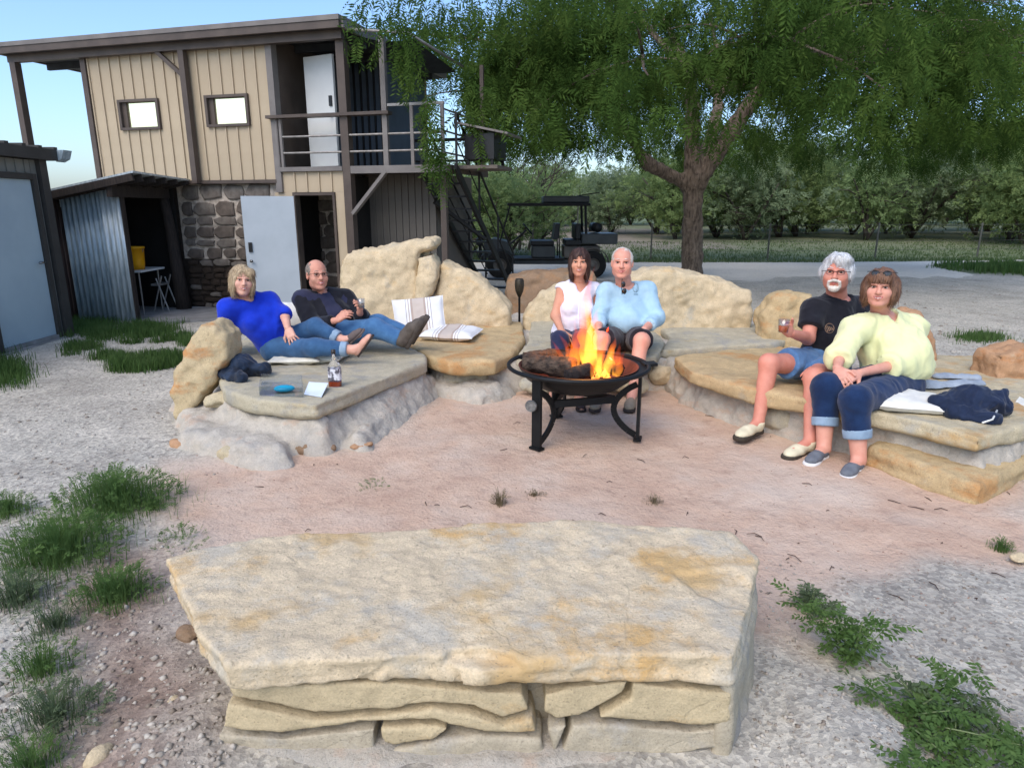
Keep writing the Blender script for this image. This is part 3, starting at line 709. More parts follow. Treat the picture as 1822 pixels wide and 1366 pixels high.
tag(slab2, 'concrete floor running under the lean-to up to the stone wall', 'slab', kind='structure')
# inside: folding table, yellow bucket, folding chair
tb = thing('folding_table', 'small white folding table inside the dark lean-to', 'table', (-6.2, 11.2, .03))
mb = MB(); mb.box((-6.6, 10.75, .72), (-5.86, 11.5, .75)); mb.build('tabletop', door_p, tb)
for x in (-6.52, -5.94):
    for y in (10.83, 11.42):
        mb = MB(); mb.tube([(x, y, .03), (x, y, .72)], .012, 6); mb.build('leg', steel, tb)
bk = thing('bucket', 'yellow plastic bucket standing on the table inside the lean-to', 'bucket', (-6.05, 11.0, .75))
yel = mat('yellow_plastic', srgb(222, 160, 20), srgb(196, 138, 14), 4, .4)
mb = MB(); mb.lathe([(0, 0), (.115, 0), (.125, .1), (.14, .33), (.15, .33), (.15, .36), (.135, .36), (.13, .3), (.11, .02), (0, .02)], (-6.05, 11.0, .75), 20); mb.build('body', yel, bk, True)
mb = MB(); mb.tube([(-6.05 + .15 * math.cos(a), 11.0 - .02, .75 + .33 - .12 * math.sin(a)) for a in np.linspace(0, math.pi, 9)], .005, 5); mb.build('handle', steel, bk)
fc = thing('folding_chair', 'thin metal folding chair leaning inside the lean-to', 'chair', (-5.85, 11.4, .03))
for y in (11.25, 11.55):
    mb = MB(); mb.tube([(-6.0, y, .03), (-5.8, y, .62)], .012, 6); mb.build('leg', steel, fc)
    mb = MB(); mb.tube([(-5.74, y, .03), (-5.9, y, .58)], .012, 6); mb.build('leg', steel, fc)
mb = MB(); mb.box((-5.99, 11.24, .46), (-5.84, 11.56, .49)); mb.build('seat', steel, fc)

# ================================================================== shed at the left edge
ls = thing('storage_shed', 'grey steel shed with pale blue door at the gravel', 'shed', (-7.2, 7.5, 0))
shed_g = mat('shed_grey_siding', srgb(128, 128, 120), srgb(108, 108, 102), 2, .6)
shed_d = mat('shed_dark_trim', srgb(66, 64, 60), srgb(54, 52, 49), 3, .6)
mb = MB(); mb.box((-8.6, 5.2, 0), (-6.16, 7.93, 2.3)); mb.build('wall', shed_g, ls)
mb = MB(); mb.box((-8.6, 9.04, 0), (-6.16, 9.22, 2.3)); mb.build('wall', shed_g, ls)
mb = MB(); mb.box((-8.6, 7.94, 2.13), (-6.16, 9.03, 2.3)); mb.build('wall', shed_g, ls)
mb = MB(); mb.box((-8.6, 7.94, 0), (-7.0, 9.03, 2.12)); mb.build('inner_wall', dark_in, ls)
for y in np.arange(7.0, 9.2, .16):
    if 7.93 < y < 9.05: mb = MB(); mb.box((-6.162, y, 2.14), (-6.145, y + .05, 2.3)); mb.build('rib', shed_g, ls)
for y0, y1 in ((7.89, 7.98), (9.0, 9.07)): mb = MB(); mb.box((-6.18, y0, 0), (-6.12, y1, 2.13)); mb.build('door_frame', shed_d, ls)
mb = MB(); mb.box((-6.18, 7.985, 2.06), (-6.12, 8.995, 2.13)); mb.build('door_frame', shed_d, ls)
mb = MB(); mb.box((-6.22, 7.99, .06), (-6.155, 8.99, 2.055)); dd_ = mb.build('door', door_b, ls)
mb = MB(); mb.tube([(-6.155, 8.91, 1.02), (-6.09, 8.91, 1.02), (-6.085, 8.80, 1.02)], .014, 8); mb.build('handle', chrome, dd_, True)
mb = MB(); mb.box((-6.2, 7.99, .012), (-6.12, 8.99, .055)); mb.build('threshold', conc, ls)
mb = MB(); mb.box((-6.17, 9.14, 0), (-6.10, 9.28, 2.31)); mb.build('corner_trim', shed_d, ls)
mb = MB(); mb.box((-8.8, 5.0, 2.31), (-6.03, 9.42, 2.45)); rfl = mb.build('roof', shed_d, ls)
for y in np.arange(5.2, 9.4, .3): mb = MB(); mb.box((-8.8, y, 2.452), (-6.05, y + .07, 2.485)); mb.build('roof_rib', shed_d, rfl)
mb = MB(); mb.hexa([(-6.06, 9.421, 2.30), (-5.98, 9.421, 2.34), (-5.98, 9.6, 2.34), (-6.06, 9.6, 2.30), (-6.06, 9.421, 2.45), (-5.94, 9.421, 2.45), (-5.94, 9.6, 2.45), (-6.06, 9.6, 2.45)]); mb.build('gutter', galv, ls)
mb = MB(); mb.box((-8.7, 5.1, -.02), (-6.05, 9.3, .01)); mb.build('footing', conc, ls)
# ================================================================== stones
ZS = .35
beige = rock_mat('beige_limestone', srgb(196, 182, 150), srgb(190, 160, 112), srgb(172, 168, 155), srgb(116, 108, 92), 1.0, orange=srgb(186, 146, 98))
pale = rock_mat('pale_limestone', srgb(210, 190, 154), srgb(204, 174, 128), srgb(176, 170, 154), srgb(118, 108, 90), 1.0, .6, .6)
greyrock = rock_mat('grey_flagstone', srgb(188, 178, 152), srgb(188, 166, 122), srgb(164, 160, 148), srgb(112, 107, 95), 1.2, .62, .5)
orange_rock = rock_mat('orange_sandstone', srgb(194, 170, 128), srgb(190, 146, 96), srgb(176, 164, 140), srgb(122, 102, 76), 1.0, .54, .6)
red_rock = rock_mat('rusty_sandstone', srgb(188, 148, 112), srgb(184, 130, 86), srgb(190, 168, 140), srgb(112, 84, 62), 1.5, .54, .6)
brown_rock = rock_mat('brown_field_stone', srgb(150, 124, 98), srgb(158, 122, 88), srgb(150, 136, 116), srgb(96, 80, 64), 1.2)
cement = rock_mat('rough_cement', srgb(200, 191, 175), srgb(200, 178, 156), srgb(182, 177, 166), srgb(136, 128, 116), 1.6, .56, .52, 1.0)
def rockify(fd, seed, lo=.02, hi=.006, f_lo=3., f_hi=14., layer=0.0, rel=0):
    V, F = fd.mesh()
    if rel: V = relax(V, F, rel)
    N = vnormals(V, F)
    d = lo * fbm(V * f_lo, 4, seed) + hi * fbm(V * f_hi, 4, seed + 20)
    if layer:      # bedding planes: side faces step in and out with height
        side = 1 - np.abs(N[:, 2]); d = d + layer * side * fbm(np.column_stack([V[:, 0] * 1.5, V[:, 1] * 1.5, V[:, 2] * 26]), 3, seed + 40)
    return V + N * d[:, None], F
def rock(name, prims, m, seed, vx=.02, parent=None, **kw):
    """prims: list of functions drawing into a field"""
    lo = np.array([9e9] * 3); hi = -lo
    class Probe:
        def op(s, fn, a, b, k=0, mode='u'):
            nonlocal lo, hi
            if mode == 'u': lo = np.minimum(lo, a); hi = np.maximum(hi, b)
            return s
    for nm in ('cone', 'ell', 'rbox', 'prism'): setattr(Probe, nm, getattr(Field, nm))
    Probe.plane_cut = lambda s, *a, **k: s
    pr = Probe()
    for f in prims: f(pr)
    fd = Field(lo - .08, hi + .08, vx)
    for f in prims: f(fd)
    V, F = rockify(fd, seed, **kw)
    return mk(name, V, F, m, parent, True)
def axes(rz=0., rx=0., ry=0.):
    return np.array((Matrix.Rotation(rz, 3, 'Z') @ Matrix.Rotation(ry, 3, 'Y') @ Matrix.Rotation(rx, 3, 'X')).transposed())
def poly(px, z): return [onz(u, v, z) for u, v in px]

# ---- left bench: big slab, cement skirt, small stones set in it
lb = thing('stone_bench', 'low limestone slab bench with grey cement skirt, a bottle standing on it', 'stone bench', (-1.7, 5.6, 0))
Lp = poly([(430, 705), (500, 716), (562, 720), (596, 706), (680, 674), (758, 642), (757, 632), (735, 620), (690, 604), (655, 588), (560, 572), (470, 585), (410, 612), (385, 650), (395, 690)], ZS)
rock('slab', [lambda f: f.prism(Lp, ZS - .125, ZS, .02)], greyrock, 3, .02, lb, lo=.008, hi=.004, layer=.012)
Lb = [np.array(p) for p in Lp]
c_ = np.mean(Lb, 0); Lm = [c_ + (p - c_) * .97 for p in Lb]
rock('cement_skirt', [lambda f: f.prism(Lm, -.08, ZS - .12, .03, .45), lambda f: f.prism(poly([(330, 700), (330, 770), (420, 795), (500, 800), (450, 720), (400, 680)], .1), -.08, .12, .05, .6, .08),
    lambda f: f.prism(poly([(640, 770), (760, 690), (800, 665), (740, 660), (620, 740)], .1), -.08, .12, .05, .7, .08)], cement, 4, .032, lb, lo=.04, hi=.022)
for i, (u, v, rx_, ry_, rz_, a, m) in enumerate([(400, 715, .16, .10, .07, .3, beige), (330, 797, .15, .07, .05, -.1, red_rock), (412, 706, .08, .08, .09, .2, pale), (560, 806, .15, .07, .06, .1, brown_rock), (640, 802, .10, .05, .04, .3, red_rock), (410, 816, .09, .06, .05, 0, beige)]):
    p = onz(u, v, 0 if v > 760 else .2)
    rock('stone', [lambda f: f.ell((p[0], p[1] + .05, (.02 if v > 760 else .2)), (rx_, ry_, rz_), axes(a))], m, 30 + i, .014, lb, lo=.03, hi=.008, f_lo=6)
def outline_rock(name, px, y0, depth, m, seed, vx=.022, rnd=.10, lean=.15, lo=.032, hi=.017, f_lo=3.5, layer=0, parent=None, ground=True):
    """boulder from the outline it shows, given a true distance, thickness and backward lean"""
    P = [(p[0], p[2]) for p in (at(u, v, y0) for u, v in px)]
    a = np.array(P)
    if ground: a[a[:, 1] < a[:, 1].min() + .10, 1] = -.08
    P = [tuple(q) for q in a]; z0 = a[:, 1].min()
    tmp = Field((a[:, 0].min() - .12, a[:, 1].min() - .12, y0 - .12), (a[:, 0].max() + .12, a[:, 1].max() + .12, y0 + depth + .12), vx)
    tmp.prism(P, y0, y0 + depth, rnd)
    rg = np.random.default_rng(seed); c = np.array([a[:, 0].mean(), a[:, 1].mean(), y0 + depth / 2])
    for k in range(9):          # broken faces
        nv = rg.normal(size=3); nv[2] = -abs(nv[2]) * 1.3; nv /= np.linalg.norm(nv)
        half = np.array([np.ptp(a[:, 0]) / 2, np.ptp(a[:, 1]) / 2, depth / 2]); r = np.abs(nv * half).sum()
        tmp.plane_cut(c + nv * r * rg.uniform(.80, .92), nv, .05)
    V, F = tmp.mesh(); N = vnormals(V, F)
    V = V + N * (lo * fbm(V * f_lo, 4, seed) + hi * fbm(V * 12, 4, seed + 20))[:, None]
    V = V[:, [0, 2, 1]]; F = F[:, ::-1]
    V[:, 1] += (V[:, 2] - z0) * lean
    return mk(name, V, F, m, parent, True)
# standing rock at the left end
ochre = rock_mat('ochre_stained_limestone', srgb(196, 176, 138), srgb(192, 140, 88), srgb(184, 168, 140), srgb(112, 96, 76), 1.0, .5, .62)
ur = outline_rock('upright_rock', [(303, 745), (297, 690), (308, 655), (326, 615), (342, 582), (356, 575), (374, 584), (392, 602), (397, 645), (376, 680), (352, 716), (336, 745), (324, 775), (306, 776)], 5.2, .36, ochre, 8, .018, .05, .12, lo=.022)
tag(ur, 'tall pointed limestone rock standing at the end of the bench beside the blue blouse', 'rock')

# ---- middle ledge
cb = thing('stone_bench', 'long low stone ledge behind the fire pit where two people sit', 'stone bench', (.4, 6.6, 0))
S2 = poly([(768, 634), (800, 642), (880, 640), (912, 628), (935, 600), (930, 570), (840, 562), (735, 568), (690, 586), (725, 612)], ZS)
S3 = poly([(918, 632), (990, 640), (1090, 640), (1170, 632), (1185, 606), (1150, 572), (1050, 560), (945, 566), (938, 604)], ZS + .01)
S4 = poly([(1176, 622), (1215, 620), (1300, 614), (1380, 610), (1420, 596), (1360, 576), (1250, 566), (1160, 568), (1192, 600)], ZS)
rock('slab', [lambda f: f.prism(S2, ZS - .15, ZS, .03)], orange_rock, 12, .026, cb, lo=.014, hi=.005, layer=.012)
rock('slab', [lambda f: f.prism(S3, ZS - .11, ZS + .01, .03)], greyrock, 13, .028, cb, lo=.012, hi=.005, layer=.01)
rock('slab', [lambda f: f.prism(S4, ZS - .10, ZS, .025)], greyrock, 14, .028, cb, lo=.012, hi=.005, layer=.01)
Cm = poly([(740, 615), (780, 648), (900, 646), (990, 644), (1100, 644), (1190, 640), (1230, 625), (1400, 612), (1380, 575), (1160, 562), (940, 558), (740, 562)], .25)
rock('cement_skirt', [lambda f: f.prism(Cm, -.08, .265, .03, .42), lambda f: f.prism(poly([(770, 690), (860, 706), (910, 690), (900, 650), (780, 650)], .05), -.08, .1, .05, .6, .1)], cement, 15, .036, cb, lo=.04, hi=.024)
for i, (u, v, z, r3, a, m) in enumerate([(830, 676, .12, (.26, .12, .10), .1, greyrock), (885, 664, .12, (.14, .1, .09), -.2, cement), (1180, 668, .14, (.12, .12, .1), 0, pale), (1120, 690, .08, (.2, .1, .09), .1, beige), (960, 690, .08, (.2, .1, .1), .1, greyrock)]):
    p = onz(u, v, z)
    rock('stone', [lambda f: f.ell((p[0], p[1] + .08, z), r3, axes(a))], m, 50 + i, .016, cb, lo=.03, hi=.01, f_lo=6)

# ---- right bench
rb = thing('stone_bench', 'long low stone bench with orange slabs under the yellow blouse and navy jacket', 'stone bench', (2.6, 5, 0))
S5 = poly([(1198, 634), (1228, 660), (1330, 690), (1430, 710), (1512, 728), (1545, 690), (1470, 636), (1390, 614), (1290, 622)], ZS)
S6 = poly([(1516, 728), (1580, 738), (1650, 753), (1742, 778), (1822, 758), (1930, 735), (1900, 640), (1650, 628), (1550, 684)], ZS)
rock('slab', [lambda f: f.prism(S5, ZS - .12, ZS, .025)], orange_rock, 16, .024, rb, lo=.014, hi=.005, layer=.012)
rock('slab', [lambda f: f.prism(S6, ZS - .11, ZS, .02)], beige, 17, .021, rb, lo=.014, hi=.005, layer=.018)
S7 = poly([(1545, 792), (1640, 826), (1744, 860), (1830, 818), (1950, 780), (1900, 740), (1600, 752)], .13)
rock('ledge', [lambda f: f.prism(S7, -.08, .13, .03, .12)], orange_rock, 18, .018, rb, lo=.02, hi=.006, layer=.015)
Rm = poly([(1185, 640), (1235, 668), (1330, 704), (1440, 728), (1540, 750), (1640, 772), (1745, 800), (1822, 780), (1950, 745), (1900, 660), (1640, 635), (1480, 625), (1380, 600), (1260, 605)], .24)
rock('cement_skirt', [lambda f: f.prism(Rm, -.08, .245, .03, .30)], cement, 19, .034, rb, lo=.035, hi=.022)
for i, (u, v, z, r3, a, m) in enumerate([(1480, 760, .1, (.2, .12, .12), -.5, orange_rock), (1385, 748, .1, (.16, .1, .1), -.4, greyrock), (1650, 660, ZS, (.0, 0, 0), 0, None)]):
    if m is None: continue
    p = onz(u, v, z); rock('stone', [lambda f: f.ell((p[0], p[1] + .06, z), r3, axes(a))], m, 70 + i, .016, rb, lo=.03, hi=.01, f_lo=6)

# ---- boulders behind the seats
B = 7.75
bb = outline_rock('boulder', [(592, 466), (604, 452), (640, 451), (700, 436), (742, 426), (766, 428), (770, 440), (762, 451), (744, 456), (741, 470), (746, 520), (738, 560), (735, 600), (622, 605), (606, 548), (594, 515)], B, .75, pale, 21, .024, .10, .2)
tag(bb, 'biggest pale boulder with an overhanging top edge, behind the man in the black jacket', 'boulder')
outline_rock('piece', [(738, 462), (764, 456), (777, 480), (771, 510), (758, 535), (736, 556), (738, 500)], B + .03, .6, pale, 24, .02, .07, .2, parent=bb, ground=False)
bb2 = outline_rock('boulder', [(779, 468), (800, 476), (850, 498), (885, 528), (906, 560), (914, 598), (760, 600), (744, 566), (768, 535), (777, 505)], B + .02, .6, pale, 22, .022, .08, .25)
tag(bb2, 'sloping pale boulder behind the striped cushions, wedged against the biggest boulder', 'boulder')
bb3 = outline_rock('boulder', [(1110, 505), (1165, 480), (1200, 482), (1260, 493), (1310, 507), (1342, 524), (1346, 604), (1300, 604), (1110, 604)], 7.75, .55, pale, 23, .024, .06, .12)
tag(bb3, 'long pale boulder with a flat cut end behind the man in the light blue shirt', 'boulder')
bb4 = outline_rock('boulder', [(896, 540), (904, 500), (940, 489), (1000, 485), (1060, 488), (1072, 520), (1070, 545)], 10.0, .6, brown_rock, 24, .026, .10, .3)
tag(bb4, 'low brown boulder beside the garden torch, behind the woman in white', 'boulder')
bb5 = outline_rock('boulder', [(926, 600), (938, 556), (964, 528), (990, 518), (1030, 514), (1062, 530), (1074, 600)], 8.1, .5, pale, 25, .024, .10, .2)
tag(bb5, 'pale rounded boulder directly behind the woman in the white sleeveless blouse', 'boulder')
bb6 = outline_rock('boulder', [(1368, 615), (1370, 566), (1394, 536), (1430, 524), (1462, 528), (1484, 615)], 7.0, .4, orange_rock, 26, .02, .08, .2)
tag(bb6, 'orange boulder behind the man in the black shirt', 'boulder')
bb7 = outline_rock('boulder', [(1610, 580), (1640, 558), (1660, 562), (1676, 588), (1682, 618), (1698, 668), (1610, 672)], 6.0, .3, red_rock, 27, .018, .07, .15)
tag(bb7, 'rusty upright boulder behind the woman in the yellow blouse', 'boulder')
bb8 = outline_rock('boulder', [(1783, 655), (1795, 636), (1860, 622), (1880, 640), (1885, 705), (1786, 705)], 5.3, .35, red_rock, 28, .016, .05, .1)
tag(bb8, 'blocky rusty orange rock beyond the navy jacket on the right bench', 'boulder')

# ---- the near bench: cracked top slab over a block of bedded stones
nb = thing('stone_bench', 'wide cracked yellow limestone bench block standing apart on the open sand', 'stone bench', (-.1, 2.1, 0))
NT = .375
Np = poly([(292, 992), (318, 1040), (340, 1080), (352, 1120), (378, 1150), (404, 1180), (480, 1176), (620, 1172), (760, 1162), (850, 1176), (930, 1174), (1060, 1164), (1180, 1166), (1306, 1170), (1322, 1130), (1338, 1060), (1346, 985), (1300, 945), (1170, 934), (1040, 922), (880, 928), (700, 944), (560, 948), (430, 962), (345, 975)], NT)
crk = [[(760, 1166), (800, 1192), (840, 1226)], [(600, 1236), (650, 1214), (690, 1182), (745, 1164)], [(1066, 1158), (1062, 1190), (1045, 1212), (960, 1240)]]
def slab_prims():
    L = [lambda f: f.prism(Np, NT - .098, NT, .016)]
    def cut(f):
        for line in crk:
            q = [at(u, v, onz(u, min(v, 1200), NT)[1] - .0) for u, v in line]
            q = []
            for u, v in line:
                yf = onz(u, 1168, NT)[1]; q.append(at(u, v, yf + .004))
            for a, b in zip(q[:-1], q[1:]): f.cone(a, b, .010, .010, .003, 's')
    L.append(cut)
    L.append(lambda f: f.prism(poly([(1195, 1018), (1300, 1008), (1345, 1045), (1345, 1085), (1300, 1078), (1240, 1052)], NT), NT - .013, NT + .2, .003, 0, .004, 's'))
    L.append(lambda f: f.prism(poly([(778, 1168), (800, 1152), (860, 1147), (915, 1160), (945, 1185), (900, 1230), (800, 1230)], NT), NT - .03, NT + .2, .003, 0, .004, 's'))
    return L
rock('slab', slab_prims(), rock_mat('near_slab_limestone', srgb(218, 198, 164), srgb(206, 168, 112), srgb(194, 186, 168), srgb(122, 112, 98), .9, .56, .5, .8, srgb(198, 166, 116)), 33, .0115, nb, lo=.010, hi=.005, f_lo=4, f_hi=22, layer=.015)
yF = onz(800, 1168, NT)[1] + .004
def face_stone(px, d0, d1, m, seed, vx=.008, round_=.004):
    """a bedded stone given by its outline on the bench's front"""
    pts = [at(u, v, yF + d0) for u, v in px]; P = [(p[0], p[2]) for p in pts]
    a_ = np.array(P); e_ = np.roll(a_, -1, 0) - np.roll(a_, 1, 0); n_ = np.column_stack([e_[:, 1], -e_[:, 0]]); n_ /= np.linalg.norm(n_, axis=1)[:, None]
    ar = (a_[:, 0] * np.roll(a_[:, 1], -1) - np.roll(a_[:, 0], -1) * a_[:, 1]).sum(); P = [tuple(q) for q in a_ - n_ * (.0075 if ar > 0 else -.0075)]
    zz = [p[1] for p in P]
    fd = Field((min(p[0] for p in P) - .05, yF + d0 - .05, min(zz) - .05), (max(p[0] for p in P) + .05, yF + d1 + .05, max(zz) + .05), vx)
    # draw as a prism lying on its side: swap y and z
    g = Field((fd.lo[0], fd.lo[2], 0), (fd.lo[0] + fd.n[0] * vx, fd.lo[2] + fd.n[2] * vx, .01), vx)
    tmp = Field((fd.lo[0], fd.lo[2], fd.lo[1]), (fd.lo[0] + fd.n[0] * vx, fd.lo[2] + fd.n[2] * vx, fd.lo[1] + fd.n[1] * vx), vx)
    tmp.prism(P, yF + d0, yF + d1, round_)
    V, F = rockify(tmp, seed, lo=.006, hi=.003, f_lo=4, f_hi=16)
    V = V[:, [0, 2, 1]]; F = F[:, ::-1]
    return mk('stone', V, F, m, nb, True)
face_m = rock_mat('near_block_limestone', srgb(196, 178, 142), srgb(190, 160, 114), srgb(176, 168, 152), srgb(116, 104, 86), 1.1, .6, .6, .5)
face_m2 = rock_mat('near_block_grey_limestone', srgb(184, 172, 148), srgb(186, 160, 118), srgb(164, 160, 152), srgb(110, 101, 88), 1.1, .6, .5, .5)
face_stone([(405, 1222), (520, 1216), (700, 1212), (830, 1226), (930, 1232), (945, 1266), (895, 1282), (840, 1262), (770, 1254), (690, 1264), (560, 1272), (460, 1252), (415, 1244)], .012, .22, face_m, 41)
face_stone([(400, 1250), (460, 1258), (560, 1280), (690, 1270), (770, 1260), (840, 1270), (895, 1290), (948, 1276), (958, 1308), (860, 1306), (800, 1292), (770, 1284), (640, 1290), (560, 1300), (500, 1306), (390, 1300)], .008, .22, face_m, 42)
face_stone([(384, 1304), (500, 1312), (580, 1302), (668, 1294), (670, 1338), (655, 1362), (560, 1362), (390, 1345)], .012, .22, face_m2, 43)
face_stone([(676, 1294), (770, 1290), (800, 1298), (770, 1318), (700, 1330), (680, 1322)], .016, .22, face_m, 44)
face_stone([(690, 1334), (780, 1318), (850, 1308), (965, 1312), (975, 1366), (700, 1390)], .012, .22, face_m2, 45)
face_stone([(966, 1232), (1060, 1214), (1120, 1210), (1112, 1236), (1050, 1272), (990, 1286), (962, 1270)], .012, .22, face_m, 46)
face_stone([(1126, 1212), (1200, 1222), (1304, 1232), (1302, 1286), (1230, 1294), (1140, 1286), (1062, 1282), (1060, 1276), (1120, 1242)], .010, .22, face_m, 47)
face_stone([(972, 1296), (1010, 1290), (1000, 1318), (984, 1340)], .012, .22, face_m2, 52)
face_stone([(1016, 1289), (1060, 1286), (1140, 1292), (1230, 1300), (1302, 1292), (1300, 1330), (1210, 1346), (1100, 1352), (990, 1358), (1004, 1322)], .012, .22, face_m2, 53)
# right return of the block and the cement foot
rp = [onz(1302, 1230, .26), onz(1310, 1210, .26), onz(1340, 1085, .26), onz(1348, 1010, .30)]
Ep = poly([(1285, 1215), (1304, 1215), (1330, 1150), (1348, 1070), (1345, 1010), (1250, 1000), (1250, 1100)], .26)
rock('stone', [lambda f: f.prism(Ep, -.05, .265, .03, .06)], face_m2, 48, .012, nb, lo=.015, hi=.006)
Ip = poly([(420, 1215), (1280, 1215), (1300, 1010), (500, 1000), (420, 1080)], .26)
rock('core', [lambda f: f.prism([p + (0, .12, 0) for p in Ip], -.05, .262, .02, .0)], face_m2, 49, .03, nb, lo=.01, hi=.004)
Fp = [(-.95, 1.80), (-.4, 1.74), (.3, 1.74), (.70, 1.78), (.80, 2.0), (.86, 2.3), (.4, 2.4), (-.7, 2.35), (-.92, 2.1)]
rock('cement_skirt', [lambda f: f.prism([(x, y, 0) for x, y in Fp], -.1, .012, .03, .5)], cement, 51, .024, nb, lo=.02, hi=.008)

# loose rocks lying on the ground
for i, (u, v, r3, m, lab) in enumerate([(340, 1132, (.05, .04, .035), brown_rock, 'fist sized brown stone lying beside the near bench'), (180, 1350, (.045, .03, .025), pale, 'pale pebble on the muddy soil at the lower edge'),
        (310, 1254, (.03, .022, .018), pale, 'small white pebble left of the near bench'), (235, 1356, (.035, .03, .02), pale, 'second pale pebble on the muddy soil'), (1812, 996, (.06, .04, .025), pale, 'small pale stone on the pink sand'), (1300, 806, (.05, .035, .03), brown_rock, None)]):
    if lab is None: continue
    p = onz(u, v); o = rock('loose_stone', [lambda f: f.ell((p[0], p[1], r3[2] * .5), r3, axes(i))], m, 80 + i, .008, lo=.012, hi=.003, f_lo=16); tag(o, lab, 'stone')
# ================================================================== fire pit
iron = mat('black_fire_pit_steel', srgb(30, 32, 33), srgb(22, 23, 24), 8, .5, .15, 60, metal=.3)
rust_in = mat('rusty_bowl_inside', srgb(96, 56, 44), srgb(64, 38, 32), 5, .8, .2, 50)
PC = np.array((.504, 5.0)); RIM = .55
pit = thing('fire_pit', 'round black steel fire pit bowl on three legs, burning', 'fire pit', (PC[0], PC[1], 0))
def arc_pts(r, z, n=49): return [(PC[0] + r * math.cos(2 * math.pi * k / (n - 1)), PC[1] + r * math.sin(2 * math.pi * k / (n - 1)), z) for k in range(n)]
mb = MB(); mb.tube(arc_pts(.53, RIM), .016, 10, False); mb.build('rim', iron, pit, True)
mb = MB(); mb.lathe([(.455, 0), (.445, -.02), (.40, -.09), (.32, -.15), (.2, -.19), (0.0005, -.205), ], (PC[0], PC[1], RIM), 48); mb.build('bowl', iron, pit, True)
mb = MB(); mb.lathe([(.0005, -.196), (.2, -.18), (.315, -.142), (.393, -.084), (.438, -.018), (.447, .002), (.456, .002)], (PC[0], PC[1], RIM), 48); mb.build('bowl_lining', rust_in, pit, True)
# flange joining the bowl to the rim at the front and right, where the ring is filled
V = []; F = []
for k in range(49):
    a = 2 * math.pi * k / 48; V += [(PC[0] + .448 * math.cos(a), PC[1] + .448 * math.sin(a), RIM - .006), (PC[0] + .526 * math.cos(a), PC[1] + .526 * math.sin(a), RIM - .004), (PC[0] + .526 * math.cos(a), PC[1] + .526 * math.sin(a), RIM - .012), (PC[0] + .448 * math.cos(a), PC[1] + .448 * math.sin(a), RIM - .014)]
    ad = math.degrees(a)
    if k and not (150 < ad < 235): 
        p = 4 * (k - 1); q = 4 * k; F += [(p, p + 1, q + 1, q), (p + 3, q + 3, q + 2, p + 2)]
mk('flange', V, F, iron, pit)
legs = [(.19, 4.67), (.94, 4.88), (.38, 5.43)]
for i, (lx, ly) in enumerate(legs):
    r = np.array((lx, ly)) - PC; r /= np.linalg.norm(r); t = np.array((-r[1], r[0]))
    L0 = PC + r * .47
    mb = MB(); w = t * .04; th = r * .012
    q = [L0 - w - th, L0 + w - th, L0 + w + th, L0 - w + th]
    mb.hexa([(*p, .0) for p in q] + [(*p, RIM - .015) for p in q]); leg = mb.build('leg', iron, pit)
    mb = MB(); pts = []
    for k in range(13):
        a = k / 12; bow = math.sin(math.pi * a) ** .8
        pts.append(L0 - r * (.02 + .17 * bow) + t * 0); 
    ring = [(*pts[k], .03 + .40 * k / 12) for k in range(13)]
    for k in range(12): mb.bar(ring[k], ring[k + 1], .045, .016, (*t, 0))
    V = np.concatenate(mb.V); mk('brace', V, mb.F, iron, pit)
    foot = MB(); foot.hexa([(*(L0 + t * a + r * b), z) for z in (-.004, .012) for a, b in ((-.05, -.03), (.05, -.03), (.05, .03), (-.05, .03))]); foot.build('foot', iron, pit)
for a, b in ((0, 1), (1, 2), (2, 0)):
    A = np.array(legs[a]); Bq = np.array(legs[b]); A = PC + (A - PC) * .62; Bq = PC + (Bq - PC) * .62
    mb = MB(); mb.bar((*A, .30), (*Bq, .30), .03, .055); mb.build('stretcher', iron, pit)
mb = MB(); c = np.array((*(PC + (np.array(legs[0]) - PC) / np.linalg.norm(np.array(legs[0]) - PC) * .49), .335)) + (-.03, -.02, 0)
mb.tube([c, c + (-.004, -.014, .0)], [.045, .040], 20); mb.build('handle_disc', mat('worn_metal_disc', srgb(150, 150, 146), srgb(90, 92, 92), 25, .4, metal=.6), pit, False)
mb = MB(); mb.bar((1.0, 5.02, RIM), (1.10, 5.03, RIM + .005), .10, .02); mb.build('handle', iron, pit)
# logs in the bowl
bark = mat('charred_bark', srgb(92, 78, 66), srgb(44, 36, 31), 9, .95, 1.0, 30, .03, stretch=(1, 4, 4))
char = mat('charcoal', srgb(52, 46, 43), srgb(26, 24, 23), 12, .95, .8, 40, .02)
ember = mat('ash_grey', srgb(120, 112, 106), srgb(70, 64, 60), 20, .95)
def log(p, q, r1, r2, m, seed, label):
    fd = Field(np.minimum(p, q) - .12, np.maximum(p, q) + .12, .011); fd.cone(p, q, r1, r2, 0)
    d = (np.array(q) - p); d = d / np.linalg.norm(d); fd.plane_cut(q, d, .0); fd.plane_cut(p, -d, 0)
    V, F = rockify(fd, seed, lo=.012, hi=.006, f_lo=9, f_hi=28); o = mk('log', V, F, m, None, True); tag(o, label, 'log'); return o
log(np.array((.10, 5.08, RIM + .0)), np.array((.46, 4.92, RIM - .01)), .075, .085, bark, 1, 'thick bark covered log lying across the left of the fire pit')
log(np.array((.08, 5.13, RIM + .05)), np.array((.34, 5.20, RIM + .045)), .03, .04, bark, 2, 'thin pale branch end resting on the fire pit rim behind the thick log')
log(np.array((.30, 5.20, RIM - .02)), np.array((.55, 5.24, RIM + .03)), .06, .05, char, 3, 'charred log at the back of the fire')
log(np.array((.40, 4.78, RIM - .03)), np.array((.58, 4.86, RIM - .01)), .05, .055, char, 4, 'short blackened log chunk at the front of the fire')
log(np.array((.52, 5.16, RIM + .02)), np.array((.82, 4.9, RIM - .02)), .045, .05, char, 5, 'burning log leaning right under the flames')
